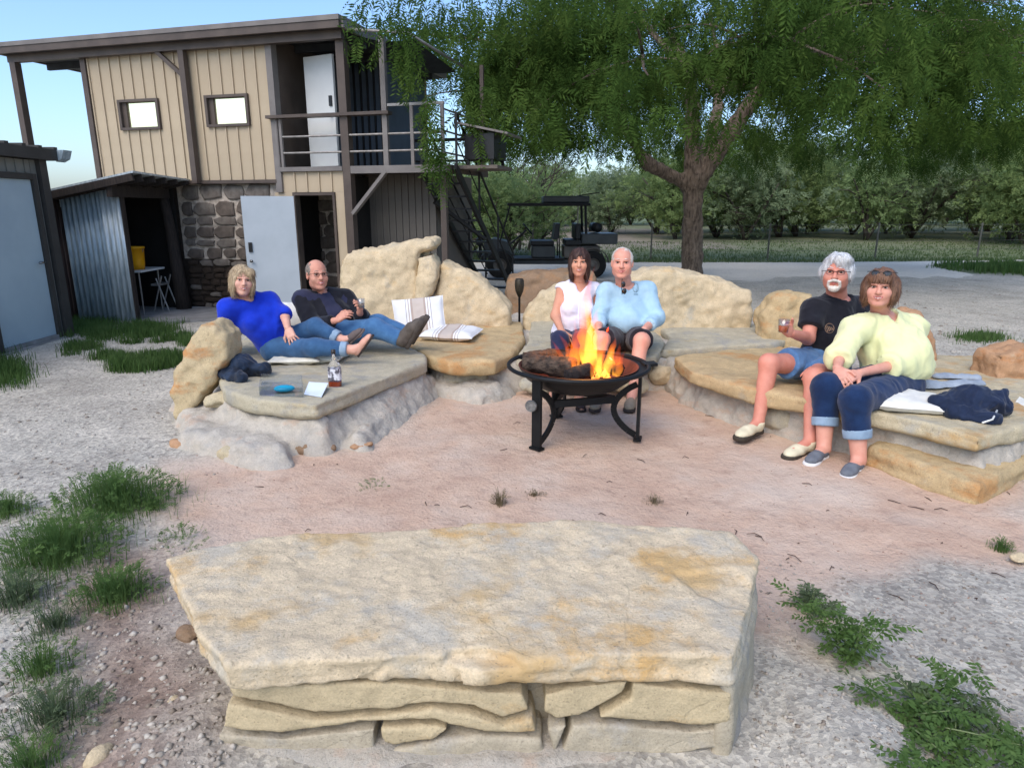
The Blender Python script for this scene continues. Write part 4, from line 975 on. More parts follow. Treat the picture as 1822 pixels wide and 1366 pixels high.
tw = MB(); tw.tube([(.76, 5.12, RIM + .03), (.80, 5.05, RIM - .02), (.84, 5.02, RIM - .04)], .006, 6); tw.tube([(.84, 5.02, RIM - .04), (.72, 5.0, RIM - .05)], .006, 6); o = tw.build('twig', mat('pale_twig', srgb(206, 190, 168), None, 9), None); tag(o, 'bent pale twig lying in the right half of the fire pit', 'twig')
# flames
def flame_mat(name, stops, power):
    """glowing gas: the brightness follows how deep the flame is along the sight line"""
    m, nd, lk, bs = new_mat(name); nd.remove(bs); out = nd['Material Output']
    co = nd.new('ShaderNodeTexCoord'); sx = nd.new('ShaderNodeSeparateXYZ'); lk.new(co.outputs['Generated'], sx.inputs[0])
    nz_ = _noise(nd, lk, co.outputs['Object'], 14, 3, .6, (1, 1, .4))
    ad = nd.new('ShaderNodeMath'); ad.operation = 'MULTIPLY_ADD'; lk.new(nz_, ad.inputs[0]); ad.inputs[1].default_value = .35; lk.new(sx.outputs['Z'], ad.inputs[2])
    c = _ramp(nd, lk, ad.outputs[0], stops); st = _ramp(nd, lk, ad.outputs[0], [(.15, (1, 1, 1)), (.7, (.75, .75, .75)), (1.0, (.3, .3, .3))])
    mu = nd.new('ShaderNodeMath'); mu.operation = 'MULTIPLY'; lk.new(st, mu.inputs[0]); mu.inputs[1].default_value = power
    em = nd.new('ShaderNodeEmission'); lk.new(c, em.inputs['Color']); lk.new(mu.outputs[0], em.inputs['Strength'])
    ab = nd.new('ShaderNodeVolumeAbsorption'); ab.inputs['Color'].default_value = (.9, .5, .3, 1); ab.inputs['Density'].default_value = 9
    adds = nd.new('ShaderNodeAddShader'); lk.new(em.outputs[0], adds.inputs[0]); lk.new(ab.outputs[0], adds.inputs[1]); lk.new(adds.outputs[0], out.inputs['Volume'])
    return m
fl_m = flame_mat('fire_flame', [(.2, (1, .42, .05)), (.5, (1, .24, .02)), (.8, (1, .13, .02)), (1.0, (.9, .10, .03))], 17)
fl_y = flame_mat('fire_core', [(.2, (1, .50, .06)), (.5, (1, .42, .05)), (.8, (1, .28, .03)), (1.0, (1, .15, .02))], 27)
fire = thing('campfire', 'tall orange flames rising from the fire pit', 'fire', (PC[0], PC[1], RIM - .05))
def flame(p, h, w, bend, m, seed):
    rg = np.random.default_rng(seed); n = 12; pts = []; rr = []
    for k in range(n + 1):
        t = k / n; s = math.sin(t * 5 + seed) * .12 * h * t
        pts.append(np.array(p) + (bend[0] * t * t + s * .35, bend[1] * t * t, h * t)); rr.append(max(w * (math.sin(math.pi * min(1, t * .86 + .14)) ** .9) * (1 - .45 * t), .0015))
    mb = MB(); mb.tube(pts, rr, 10); V = np.concatenate(mb.V); c = np.array(p)
    ax = V - np.repeat(np.array(pts), 10, 0); V = np.repeat(np.array(pts), 10, 0) + ax * (1, .55, 1)
    V += np.column_stack([fbm(V * 16 + seed, 3, seed), fbm(V * 16, 3, seed + 5), 0 * V[:, 0]]) * (w * .38)
    return mk('flame', V, mb.F, m, fire, True)
for i, (dx, dy, h, w, bx, m) in enumerate([(.03, .0, .46, .062, -.02, fl_y), (.0, .05, .56, .075, .03, fl_m), (-.07, .02, .26, .06, -.03, fl_m), (.10, -.02, .24, .055, .06, fl_m), (-.13, -.02, .19, .045, -.08, fl_m), (.16, -.05, .17, .05, .05, fl_y), (.20, -.10, .14, .045, .05, fl_m),
        (-.02, -.10, .17, .05, .0, fl_y), (.08, -.14, .15, .05, .03, fl_y), (-.10, -.12, .14, .045, -.03, fl_m), (.13, -.20, .12, .045, .02, fl_y), (.03, -.20, .11, .04, -.02, fl_m), (-.17, .03, .15, .03, -.1, fl_m), (.05, .04, .36, .05, .06, fl_m), (.22, -.17, .11, .035, .04, fl_m)]):
    flame((PC[0] + .06 + dx, PC[1] + dy, RIM - .06), h * 1.32 + .07, w * .88, (bx, 0), m, i + 1)
em_m, nd_, lk_, bs_ = new_mat('glowing_ember'); bs_.inputs['Base Color'].default_value = (.1, .03, .02, 1); bs_.inputs['Emission Color'].default_value = (1, .22, .03, 1); bs_.inputs['Emission Strength'].default_value = 1.6
rgE = np.random.default_rng(4)
for k in range(14):
    a = rgE.uniform(0, 6.28); r_ = rgE.uniform(.02, .22); c_e = np.array((PC[0] + .08 + r_ * math.cos(a), PC[1] - .06 + r_ * math.sin(a) * .8, RIM - .085 + rgE.uniform(0, .05))); V = np.array([(1, 0, 0), (-1, 0, 0), (0, 1, 0), (0, -1, 0), (0, 0, 1), (0, 0, -1)], float) * rgE.uniform(.012, .03, (6, 3)) + c_e
    mk('ember', V, [(0, 2, 4), (2, 1, 4), (1, 3, 4), (3, 0, 4), (2, 0, 5), (1, 2, 5), (3, 1, 5), (0, 3, 5)], em_m, fire)
pl = bpy.data.lights.new('fire_light', 'POINT'); pl.energy = 9; pl.color = (1, .45, .12); pl.shadow_soft_size = .12
po = bpy.data.objects.new('fire_light', pl); COL.objects.link(po); po.location = (PC[0] + .06, PC[1] - .02, RIM + .2)
# ================================================================== garden torch
tp = at(924, 588, 8.6); tor = thing('garden_torch', 'slim black metal garden torch standing behind the stone ledge', 'torch', (tp[0], tp[1], 0))
z_t = at(923, 498, 8.6)[2]; z_b = at(923, 528, 8.6)[2]
mb = MB(); mb.tube([(tp[0], tp[1], -.03), (tp[0], tp[1], z_b)], .014, 8); mb.build('pole', iron, tor)
mb = MB(); mb.lathe([(.0, 0), (.02, 0), (.05, .07), (.06, .14), (.058, .2), (.045, .23), (.0, .23)], (tp[0], tp[1], z_b), 14); mb.build('burner', mat('bronze_mesh', srgb(70, 64, 52), srgb(44, 40, 34), 60, .5, metal=.4), tor, True)
# ================================================================== the big mesquite
def leaf_mat(name, c1, c2, c3, trans=.35, scale=.7):
    m, nd, lk, bs = new_mat(name); nd.remove(bs); out = nd['Material Output']
    co = nd.new('ShaderNodeTexCoord').outputs['Object']
    c = _ramp(nd, lk, _noise(nd, lk, co, scale, 6, .75), [(.3, c1), (.5, c2), (.7, c3)])
    d = nd.new('ShaderNodeBsdfDiffuse'); t = nd.new('ShaderNodeBsdfTranslucent'); mx = nd.new('ShaderNodeMixShader'); mx.inputs[0].default_value = trans
    lk.new(c, d.inputs['Color']); lk.new(c, t.inputs['Color']); lk.new(d.outputs[0], mx.inputs[1]); lk.new(t.outputs[0], mx.inputs[2]); lk.new(mx.outputs[0], out.inputs['Surface'])
    return m
mesq = leaf_mat('mesquite_leaf', (.036, .070, .016), (.066, .118, .026), (.125, .185, .042), .45, .9)
bark_m = mat('rough_grey_bark', srgb(138, 122, 106), srgb(82, 71, 61), 6, .95, 1.0, 16, .06, stretch=(3, 3, .7), bstretch=(2.2, 2.2, .6))
def spray(n_pairs, L, leaf, width, rg, droop=.5):
    """one feathery leaf: a bent stalk with narrow leaflets to both sides"""
    V = []; F = []
    for i in range(n_pairs):
        t = (i + .6) / n_pairs; base = np.array((L * t, 0, -droop * L * t * t))
        for sd_ in (-1, 1):
            a = rg.uniform(.75, 1.2); d = np.array((math.cos(a), sd_ * math.sin(a), rg.uniform(-.7, -.05))); d /= np.linalg.norm(d)
            side = np.cross(d, (rg.uniform(-.6, .6), rg.uniform(-.6, .6), 1)); side /= np.linalg.norm(side)
            l = leaf * rg.uniform(.7, 1.15) * (1 - .35 * abs(t - .4)); k = len(V)
            V += [base, base + d * l * .5 + side * width / 2, base + d * l, base + d * l * .5 - side * width / 2]; F.append((k, k + 1, k + 2, k + 3))
    return np.array(V), np.array(F)
def scatter(template_list, P, D, S, rg, up_jit=.5):
    """copies of templates: x axis along D, scaled S"""
    n = len(P); Vs = []; Fs = []; off = 0
    pick = rg.integers(0, len(template_list), n)
    D = D / np.linalg.norm(D, axis=1)[:, None]
    U = np.tile((0., 0., 1.), (n, 1)) + rg.normal(size=(n, 3)) * up_jit
    Yv = np.cross(U, D); Yv /= np.linalg.norm(Yv, axis=1)[:, None] + 1e-9; Zv = np.cross(D, Yv)
    for k, (tv, tf) in enumerate(template_list):
        m = pick == k
        if not m.any(): continue
        A = np.stack([D[m], Yv[m], Zv[m]], 1) * S[m][:, None, None]        # rows: axes
        W = np.einsum('vi,nij->nvj', tv, A) + P[m][:, None, :]
        c = m.sum(); Vs.append(W.reshape(-1, 3)); Fs.append((tf[None] + (np.arange(c) * len(tv))[:, None, None] + off).reshape(-1, tf.shape[1])); off += c * len(tv)
    return np.concatenate(Vs), np.concatenate(Fs)
rg = np.random.default_rng(21)
tree = thing('mesquite_tree', 'large spreading mesquite tree with drooping feathery foliage over the road', 'tree', (4.6, 17.5, 0))
fd = Field((2.4, 15.6, -.15), (7.4, 19.6, 4.6), .045)
tb_ = np.array((4.62, 17.5, -.1)); fk = np.array((4.5, 17.5, 2.35))
fd.cone(tb_, (4.60, 17.5, .5), .27, .25, .1).cone((4.60, 17.5, .5), fk, .25, .235, .1)
limb0 = [((4.42, 17.5, 2.25), (3.3, 17.2, 2.75), .17, .13), ((3.3, 17.2, 2.75), (2.6, 16.9, 3.6), .13, .11), ((4.55, 17.5, 2.3), (5.3, 17.3, 3.5), .24, .19), ((5.3, 17.3, 3.5), (5.9, 17.1, 4.6), .19, .14),
    ((4.5, 17.5, 2.4), (4.35, 17.3, 3.6), .22, .17), ((4.35, 17.3, 3.6), (4.1, 16.8, 4.6), .17, .13), ((4.6, 17.5, 2.3), (5.2, 18.4, 3.8), .2, .14), ((5.2, 18.4, 3.8), (5.5, 19.2, 4.6), .14, .11)]
for a, b, r1, r2 in limb0: fd.cone(a, b, r1, r2, .12)
for k in range(0): a = k * .9 + .3; fd.cone((4.62 + .30 * math.cos(a), 17.5 + .3 * math.sin(a), .35), (4.62 + .42 * math.cos(a), 17.5 + .42 * math.sin(a), -.12), .10, .06, .12)
V, F = rockify(fd, 5, lo=.03, hi=.02, f_lo=2.5, f_hi=9); mk('trunk', V, F, bark_m, tree, True)
CR = np.array((5.0, 17.0, 4.9)); RAD = np.array((9.2, 8.0, 4.2))
tips = []; mbl = MB()
starts = [np.array(b) for a, b, _, _ in limb0[1::2]] + [np.array((4.5, 17.4, 4.0))]
for k in range(34):
    a = 2 * math.pi * (k * .618 % 1); e = rg.uniform(.0, 1.0); r = rg.uniform(.62, .97)
    end = CR + RAD * np.array((math.cos(a) * r * math.cos(e * .9), math.sin(a) * r * math.cos(e * .9), -.32 + 1.15 * e ** 1.2))
    st = min(starts, key=lambda s_: np.linalg.norm(s_[:2] - end[:2]) + rg.uniform(0, 2))
    mid = (st + end) / 2 + (0, 0, rg.uniform(.8, 1.8)); pts = []
    for t in np.linspace(0, 1, 9): pts.append((1 - t) ** 2 * st + 2 * t * (1 - t) * mid + t * t * end + rg.normal(size=3) * .06 * (0 < t < 1))
    mbl.tube(pts, list(np.linspace(.085, .012, 9)), 6); tips += pts[4:]
    for q in range(4):
        b0 = pts[3 + q]; e2 = b0 + np.array((math.cos(a + rg.uniform(-1.6, 1.6)), math.sin(a + rg.uniform(-1.6, 1.6)), rg.uniform(-.5, .25))) * rg.uniform(1.2, 2.4)
        m2 = (b0 + e2) / 2 + (0, 0, .35); p2 = [(1 - t) ** 2 * b0 + 2 * t * (1 - t) * m2 + t * t * e2 for t in np.linspace(0, 1, 6)]
        mbl.tube(p2, list(np.linspace(.03, .005, 6)), 5); tips += p2[2:]
br = mbl.build('branches', bark_m, tree, True); br['kind'] = 'stuff'
tips = np.array(tips)
tips = tips[tips[:, 2] < 8.0]
# leaf clusters round the branch ends, plus hanging strands below
Tm = [spray(8, .34, .125, .024, np.random.default_rng(s_)) for s_ in range(6)]
ncl = 620
ci = rg.integers(0, len(tips), ncl); C = tips[ci] + rg.normal(size=(ncl, 3)) * (.35, .35, .22)
# the under side fills out: a skirt of clusters following the crown's lower rim
NS = 470; a = rg.uniform(0, 2 * math.pi, NS); r = rg.uniform(.2, 1, NS) ** .6
sk = CR + np.column_stack([RAD[0] * r * np.cos(a), RAD[1] * r * np.sin(a), -2.0 + 2.6 * rg.random(NS) ** 1.3 + .55 * (1 - r)])
C = np.concatenate([C, sk]); P = []; D = []; S = []
for c in C:
    n = int(rg.uniform(12, 26)); rad = rg.uniform(.3, .62)
    q = rg.normal(size=(n, 3)); q /= np.linalg.norm(q, axis=1)[:, None]; q *= (rg.random((n, 1)) ** .5) * rad
    P.append(c + q * (1.1, 1.1, .8)); d = q / rad + np.array((0, 0, -.8)) + rg.normal(size=(n, 3)) * .3; D.append(d); S.append(rg.uniform(.85, 1.38, n))
low = C[C[:, 2] < 4.6]
for c in low[rg.integers(0, len(low), 330)]:
    L = rg.uniform(.4, 1.15); n = int(L * 13); t = np.linspace(0, 1, n)[:, None]; sw = rg.normal(size=2) * .14
    p = c + np.column_stack([sw[0] * t * t, sw[1] * t * t, -L * t]); P.append(p + rg.normal(size=(n, 3)) * .035)
    D.append(np.column_stack([rg.normal(size=(n, 2)) * .55, -np.ones(n)])); S.append(rg.uniform(.7, 1.15, n) * (1 - .3 * t[:, 0]))
P = np.concatenate(P); D = np.concatenate(D); S = np.concatenate(S)
hang = [(at(752, 165, 10.1), 1.0), (at(770, 180, 10.15), 1.05), (at(735, 60, 10.2), .6), (at(700, 40, 10.2), .65), (at(716, 50, 10.15), .7), (at(626, -10, 10.2), .5), (at(682, 30, 10.2), .4), (at(850, 140, 10.8), 1.0), (at(885, 150, 11), .9)]
PX, DX, SX = [], [], []
for c, L in hang:
    for rep in range(2):
        n = int(L * 16); t = np.linspace(0, 1, n)[:, None]; PX.append(c + rg.normal(size=3) * (.10, .10, .06) + np.column_stack([.12 * rg.normal() * t * t, .1 * rg.normal() * t * t, -L * t]) + rg.normal(size=(n, 3)) * .04); DX.append(np.column_stack([rg.normal(size=(n, 2)) * .6, -np.ones(n)])); SX.append(rg.uniform(.7, 1.1, n))
PX, DX, SX = np.concatenate(PX), np.concatenate(DX), np.concatenate(SX)
zmin = 1.7 + P[:, 1] * np.interp(P[:, 0], [-3, 2, 5, 8], [.088, .082, .066, .052]) - .45 * np.clip(fbm(P * (1.1, 1.1, 0), 3, 91) + .1, 0, 1) + .5 * np.clip(fbm(P * (.5, .5, 0), 2, 93), 0, 1)
keep = ~((P[:, 2] < zmin) | ((P[:, 0] < -.4) & (P[:, 2] < 3.3) & (P[:, 1] > 10.2)) | ((np.hypot(P[:, 0] - 4.6, P[:, 1] - 17.5) < 1.6) & (P[:, 2] < 3.2)) | ((P[:, 0] < -2.3) & (P[:, 2] > 3.6)& (P[:, 1] < 11)))
keep &= ~((P[:, 0] < -1.0) & (P[:, 1] > 10.4) & (P[:, 2] < 4.5) & (P[:, 0] < -1.0 - (P[:, 1] - 10.4) * -.25))
P, D, S = np.concatenate([P[keep], PX]), np.concatenate([D[keep], DX]), np.concatenate([S[keep], SX])
V, F = scatter(Tm, P, D, S, rg); o = mk('crown', V, F, mesq, tree); o['kind'] = 'stuff'

# ================================================================== trees and scrub beyond the road
gr_m = [leaf_mat('scrub_leaf', (0.159, 0.219, 0.081), (0.213, 0.281, 0.103), (0.275, 0.350, 0.138), .55, .5), leaf_mat('light_scrub_leaf', (0.183, 0.250, 0.098), (0.232, 0.312, 0.127), (0.293, 0.375, 0.167), .5, .6), leaf_mat('grey_green_scrub_leaf', (0.165, 0.219, 0.115), (0.207, 0.263, 0.138), (0.256, 0.312, 0.172), .5, .5)]
far_bark = mat('far_tree_bark', srgb(84, 76, 68), srgb(58, 52, 47), 3, .95)
def bush_mesh(seed, h, r, nclus, per, lsize, base=.25, stems=4, low=.2):
    rg = np.random.default_rng(seed); mbs = MB(); tp_ = []
    for k in range(stems):
        a = rg.uniform(0, 6.28); e = np.array((math.cos(a) * r * .55, math.sin(a) * r * .55, h * rg.uniform(.55, .8))); m_ = e * (.35, .35, .55) + rg.normal(size=3) * .25
        p = [2 * t * (1 - t) * m_ + t * t * e for t in np.linspace(0, 1, 7)]; mbs.tube(p, list(np.linspace(.13, .03, 7) * h / 5), 5); tp_ += p[2:]
        for q in range(3):
            b = p[2 + q]; a2 = rg.uniform(0, 6.28); e2 = b + np.array((math.cos(a2) * r * .5, math.sin(a2) * r * .5, rg.uniform(-.1, .25) * h)); mbs.tube([b, (b + e2) / 2 + (0, 0, .15), e2], [.05 * h / 5, .03 * h / 5, .012], 4); tp_.append(e2)
    Cc = []
    while len(Cc) < nclus:
        q = rg.normal(size=3); q /= np.linalg.norm(q); q *= rg.random() ** .33; w = .75 + .35 * math.sin(3 * math.atan2(q[1], q[0]) + seed)
        Cc.append((q[0] * r * w, q[1] * r * w, h * (base + low) / 2 + h * (1 - base) * (.5 + .5 * q[2])))
    Cc = np.array(Cc); n = nclus * per
    Pp = np.repeat(Cc, per, 0) + rg.normal(size=(n, 3)) * (r * .11, r * .11, h * .055); Pp[:, 2] = np.maximum(Pp[:, 2], .05)
    T = [spray(4, .5, .34, .11, np.random.default_rng(seed * 9 + s_), .3) for s_ in range(4)]
    V, F = scatter(T, Pp, rg.normal(size=(n, 3)) * (1, 1, .7) + (0, 0, -.2), rg.uniform(.6, 1.2, n) * lsize, rg)
    return (np.concatenate(mbs.V), mbs.F), (V, F)
variants = []
for sd_, h, r, nc, per, ls_, mi in ((1, 5.4, 4.2, 170, 14, .7, 0), (2, 4.6, 3.8, 130, 13, .62, 1), (3, 4.8, 4.4, 160, 14, .7, 2), (4, 3.2, 2.2, 70, 14, .5, 1)):
    (tv, tf), (lv, lf) = bush_mesh(sd_, h, r, nc, per, ls_, .05 if sd_ != 2 else .12)
    tm_ = raw_mesh('trunk', tv, tf, True); tm_.materials.append(far_bark); lm_ = raw_mesh('crown', lv, lf); lm_.materials.append(gr_m[mi]); variants.append((tm_, lm_))
LAB = ['broad dark green scrub tree', 'light green feathery scrub tree', 'grey green spreading scrub tree', 'low bright green bush']
def plant_tree(k, x, y, s, rz, label, group, name='scrub_tree', sz=None):
    t = thing(name, label, 'tree' if k < 3 else 'bush', (x, y, ground_z(x, y)), rz, group); t.scale = (s, s, sz or s)
    link('trunk', variants[k][0], None, t); c = link('crown', variants[k][1], None, t); c['kind'] = 'stuff'; return t
rg = np.random.default_rng(77)
for i in range(18):          # far row
    x = -10 + i * 3.1 + rg.uniform(-1, 1); y = rg.uniform(56, 70); k = [1, 0, 2][i % 3]
    plant_tree(k, x, y, rg.uniform(.8, 1.0), rg.uniform(0, 6), LAB[k] + ' in the far row across the bare field', 'far row of trees')
for i, (x, y, s, k) in enumerate([(9.0, 38, .85, 0), (12.5, 37, .9, 2), (15.5, 40, 1.0, 0), (19, 37, .95, 1), (22.5, 39, 1.1, 2), (26, 36, 1.1, 0), (29.5, 38, 1.15, 1), (33, 37, 1.15, 0), (37, 39, 1.2, 2), (24.5, 33, .8, 0), (11, 46, 1.15, 1), (16, 47, 1.2, 0), (21, 48, 1.2, 2), (27, 47, 1.3, 1), (33, 48, 1.35, 0), (40, 46, 1.3, 1), (46, 50, 1.3, 0), (23.0, 27.5, .62, 0), (6.3, 44, .8, 2)]):
    plant_tree(k, x, y, s, rg.uniform(0, 6), LAB[k] + ' in the thicket beyond the road fence', 'thicket beyond the fence')
for i, (x, y, s, k) in enumerate([(-1.6, 23.5, .95, 3), (-.2, 24.5, .85, 3), (1.0, 25.5, .75, 3), (-3.0, 25.5, 1.1, 3), (-.9, 27, 1.05, 3)]):
    plant_tree(k, x, y, s, rg.uniform(0, 6), 'low bright green bush behind the staircase and the utility cart', 'bushes behind the cart', 'bush')
for i in range(22):
    x = -9 + i * 2.5 + rg.uniform(-.8, .8); y = rg.uniform(47, 54) + (x > 8) * -8
    plant_tree(3, x, y, rg.uniform(1.0, 1.45), rg.uniform(0, 6), 'low green bush filling the gaps under the field trees', 'bushes under the field trees', 'bush')
# leafless tree behind the cart
bt = thing('bare_tree', 'leafless grey twiggy tree rising behind the utility cart', 'tree', (.2, 29, 0)); mb = MB()
def grow(p, d, L, r, lv):
    q = p + d * L; mb.tube([p, (p + q) / 2 + rg.normal(size=3) * L * .05, q], [r, r * .8, r * .6], 5)
    if lv:
        for _ in range(3 if lv > 1 else 4):
            nd_ = d + rg.normal(size=3) * .42; nd_[2] = abs(nd_[2]) * .8 + .15; nd_ /= np.linalg.norm(nd_); grow(q, nd_, L * rg.uniform(.62, .85), r * .55, lv - 1)
for dx in (-.45, .1, .5): grow(np.array((.2 + dx, 29., 0.)), np.array((dx * .45, 0, 1.)) / math.hypot(1, dx * .45), 1.5, .07, 4)
mb.build('trunk', far_bark, bt)
# wire fence along the road
fence = thing('wire_fence', 'thin wire fence with slim steel posts along the far road edge', 'fence', (6, 23.2, 0))
post_m = mat('fence_post_steel', srgb(92, 92, 84), srgb(66, 66, 60), 5, .6)
for i, x in enumerate(np.arange(-7.3, 34, 4.0)):
    y = 23.2 + max(0, x - 8) * .16; mb = MB(); mb.bar((x, y, -.1), (x, y, 1.22), .05, .035, (0, 1, 0)); mb.build('post', post_m, fence)
for z in (.3, .6, .9, 1.15):
    mb = MB(); mb.tube([(x, 23.2 + max(0, x - 8) * .16, z) for x in (-7.3, 8, 33)], .005, 4); mb.build('wire', post_m, fence)
# short grass on the verge beyond the road
def grass_patch(name, pts, hmin, hmax, m, label, seed, blades=7, wid=.012, spread=.06, kind='stuff', cat='grass', lean=.45):
    rg = np.random.default_rng(seed); n = len(pts) * blades; B_ = np.repeat(np.asarray(pts, float), blades, 0)
    B_[:, :2] += rg.normal(size=(n, 2)) * spread; h = rg.uniform(hmin, hmax, n); a = rg.uniform(0, 6.28, n); ln = rg.uniform(.05, lean, n) * h
    dx, dy = np.cos(a), np.sin(a); w = wid * rg.uniform(.6, 1.2, n)
    V = np.zeros((n, 5, 3)); V[:, 0] = B_ + np.column_stack([-dy * w / 2, dx * w / 2, 0 * w]); V[:, 1] = B_ + np.column_stack([dy * w / 2, -dx * w / 2, 0 * w])
    md = B_ + np.column_stack([dx * ln * .35, dy * ln * .35, h * .6]); V[:, 2] = md + np.column_stack([dy * w * .4, -dx * w * .4, 0 * w]); V[:, 3] = md - np.column_stack([dy * w * .4, -dx * w * .4, 0 * w])
    V[:, 4] = B_ + np.column_stack([dx * ln, dy * ln, h * rg.uniform(.8, 1, n)])
    k = np.arange(n)[:, None] * 5; F = np.concatenate([np.concatenate([k, k + 1, k + 2], 1), np.concatenate([k, k + 2, k + 3], 1), np.concatenate([k + 3, k + 2, k + 4], 1)])
    o = mk(name, V.reshape(-1, 3), F, m); tag(o, label, cat, kind=kind); return o
grass_m = leaf_mat('grass_blade', (.06, .115, .03), (.085, .15, .045), (.13, .19, .07), .4, 3)
dry_m = leaf_mat('verge_grass_blade', (.085, .13, .05), (.115, .16, .065), (.155, .19, .09), .4, 1.5)
pp = []
while len(pp) < 3600:
    x = rg.uniform(-8, 30); y = 22.3 + max(0, x - 10) * .16 + rg.random() ** 2 * 13; pp.append((x, y, ground_z(x, y)))
grass_patch('verge_grass', pp, .03, .13, dry_m, 'short green grass on the verge beyond the road', 3, 6, .03, .18)
pp = []
while len(pp) < 900:
    q = rg.normal(size=2) * .42; x, y = 14.8 + q[0] * 2.2, 19.4 + q[1] * 1.9; 
    if np.hypot((x - 14.6) / 2.4, (y - 19.3) / 2.2) < 1: pp.append((x, y, ground_z(x, y)))
grass_patch('island_grass', pp, .1, .3, grass_m, 'green grass island beside the road at the right edge', 4, 8, .025, .12)

# ================================================================== utility cart behind the ledge
cart = thing('utility_cart', 'dark open golf cart with roof, parked on the gravel road', 'golf cart', (.8, 17.6, 0))
cb_m = mat('cart_dark_body', srgb(60, 65, 67), srgb(48, 52, 54), 3, .4); cs_m = mat('cart_black_vinyl', srgb(24, 26, 28), None, 6, .5); cg_m = mat('cart_grey_panel', srgb(96, 92, 86), srgb(80, 76, 72), 3, .5)
tyre_m = mat('cart_tyre', srgb(30, 30, 30), srgb(22, 22, 22), 20, .9, .4, 50); CY0, CY1 = 17.05, 18.15
def cbox(name, m, x0, x1, z0, z1, y0=CY0, y1=CY1, parent=None):
    mb = MB(); mb.box((x0, y0, z0), (x1, y1, z1)); o = mb.build(name, m, parent or cart)
    bv = o.modifiers.new('b', 'BEVEL'); bv.width = .03; bv.segments = 2; return o
cbox('chassis', cb_m, -.55, 2.35, .34, .46, 17.2, 18.0); cbox('floor', cs_m, -.1, 1.3, .462, .50)
mb = MB(); mb.add([(x, y, z) for y in (17.1, 18.1) for x, z in ((-.72, .50), (-.70, .88), (-.45, .98), (-.12, .90), (.02, .52))], [(0, 1, 2, 3, 4), (9, 8, 7, 6, 5)] + [(i, i + 5, (i + 1) % 5 + 5, (i + 1) % 5) for i in range(5)]); mb.build('cowl', cb_m, cart)
cbox('bumper', cs_m, -.90, -.76, .80, .98, 17.2, 18.0); cbox('bumper', cs_m, -.78, -.68, .44, .56, 17.15, 18.05)
mb = MB(); mb.bar((-.8, 17.3, .5), (-.82, 17.3, .82), .05); mb.bar((-.8, 17.9, .5), (-.82, 17.9, .82), .05); mb.build('bumper_bar', cs_m, cart)['kind'] = 'stuff'
for x in (-.30, 2.02):
    for y, nm in ((17.12, 1), (18.08, 2)):
        w = thing('wheel', None, None, (0, 0, 0)); 
        mb = MB(); pr = [(.17, -.09), (.30, -.10), (.335, -.07), (.34, 0), (.335, .07), (.30, .10), (.17, .09)]; mb.lathe(pr + [pr[0]], (0, 0, 0), 28)
        V = np.concatenate(mb.V)[:, [0, 2, 1]] + (x, y, .335); bpy.data.objects.remove(w)
        ty = mk('wheel', V, [f[::-1] for f in mb.F], tyre_m, cart, True)
        mb = MB(); mb.lathe([(.0005, .05), (.06, .06), (.07, .03), (.15, .03), (.172, .08), (.172, -.08), (.0005, -.05)], (0, 0, 0), 20); V = np.concatenate(mb.V)[:, [0, 2, 1]] * (1, -1, 1) + (x, y, .335)
        mk('rim', V, mb.F, cg_m, ty, True)
for x0, x1 in ((-.72, .08), (1.62, 2.42)):
    for y0 in (17.04, 17.98):
        V = []; F = []
        for k in range(11):
            a = math.pi * (1 - k / 10) * .92 + .12; xc = (x0 + x1) / 2
            for yy in (y0, y0 + .17): V.append((xc + .42 * math.cos(a), yy, .335 + .42 * math.sin(a))); V.append((xc + .40 * math.cos(a), yy, .335 + .40 * math.sin(a)))
            if k: p, q = 4 * (k - 1), 4 * k; F += [(p, q, q + 2, p + 2), (p + 1, p + 3, q + 3, q + 1), (p, p + 1, q + 1, q), (p + 2, q + 2, q + 3, p + 3)]
        mk('fender', V, F, cb_m if x0 < 0 else cg_m, cart, True)
mb = MB(); mb.tube([(-.1, 17.4, .78), (.36, 17.4, 1.17)], .022, 8); mb.build('steering_column', cs_m, cart)
mb = MB(); n_ = np.array((.76, 0, .65)); mb.tube([np.array((.40, 17.4, 1.2)) + .17 * (np.array((0, 1, 0)) * math.cos(t) + np.array((-.65, 0, .76)) * math.sin(t)) for t in np.linspace(0, 2 * math.pi, 21)], .018, 6); mb.build('steering_wheel', cs_m, cart, True)
cbox('seat_base', cb_m, .50, 1.08, .50, .80, 17.15, 18.05); cbox('seat', cs_m, .46, 1.05, .802, .92, 17.12, 18.08)
mb = MB(); mb.hexa([(1.02, 17.12, .95), (1.14, 17.12, .95), (1.14, 18.08, .95), (1.02, 18.08, .95), (1.08, 17.16, 1.34), (1.20, 17.16, 1.34), (1.20, 18.04, 1.34), (1.08, 18.04, 1.34)]); mb.build('seat_back', cs_m, cart)
mb = MB(); mb.tube([(1.2, 17.2, .5), (1.16, 17.2, 1.25)], .018, 6); mb.tube([(1.2, 18.0, .5), (1.16, 18.0, 1.25)], .018, 6); mb.build('seat_back_bar', cs_m, cart)['kind'] = 'stuff'
cbox('rear_body', cg_m, 1.30, 2.20, .50, .80, 17.16, 18.04); cbox('rear_tray', cb_m, 1.72, 2.62, .84, 1.10); cbox('rear_seat', cs_m, 1.32, 1.72, .81, .95)
mb = MB(); mb.tube([(2.12, 17.15, 1.24), (2.12, 18.05, 1.24)], .12, 12); mb.build('rolled_cushion', cs_m, cart, True)
cbox('rear_seat_back', cs_m, 1.56, 1.70, .96, 1.34)
for x in (-.05, 1.8):
    for y in (17.1, 18.1):
        mb = MB(); mb.tube([(x + (-.25 if x < 0 else .05), y, .9), (x, y, 1.76)], .02 if x < 0 else .035, 6); mb.build('roof_post', cs_m, cart)
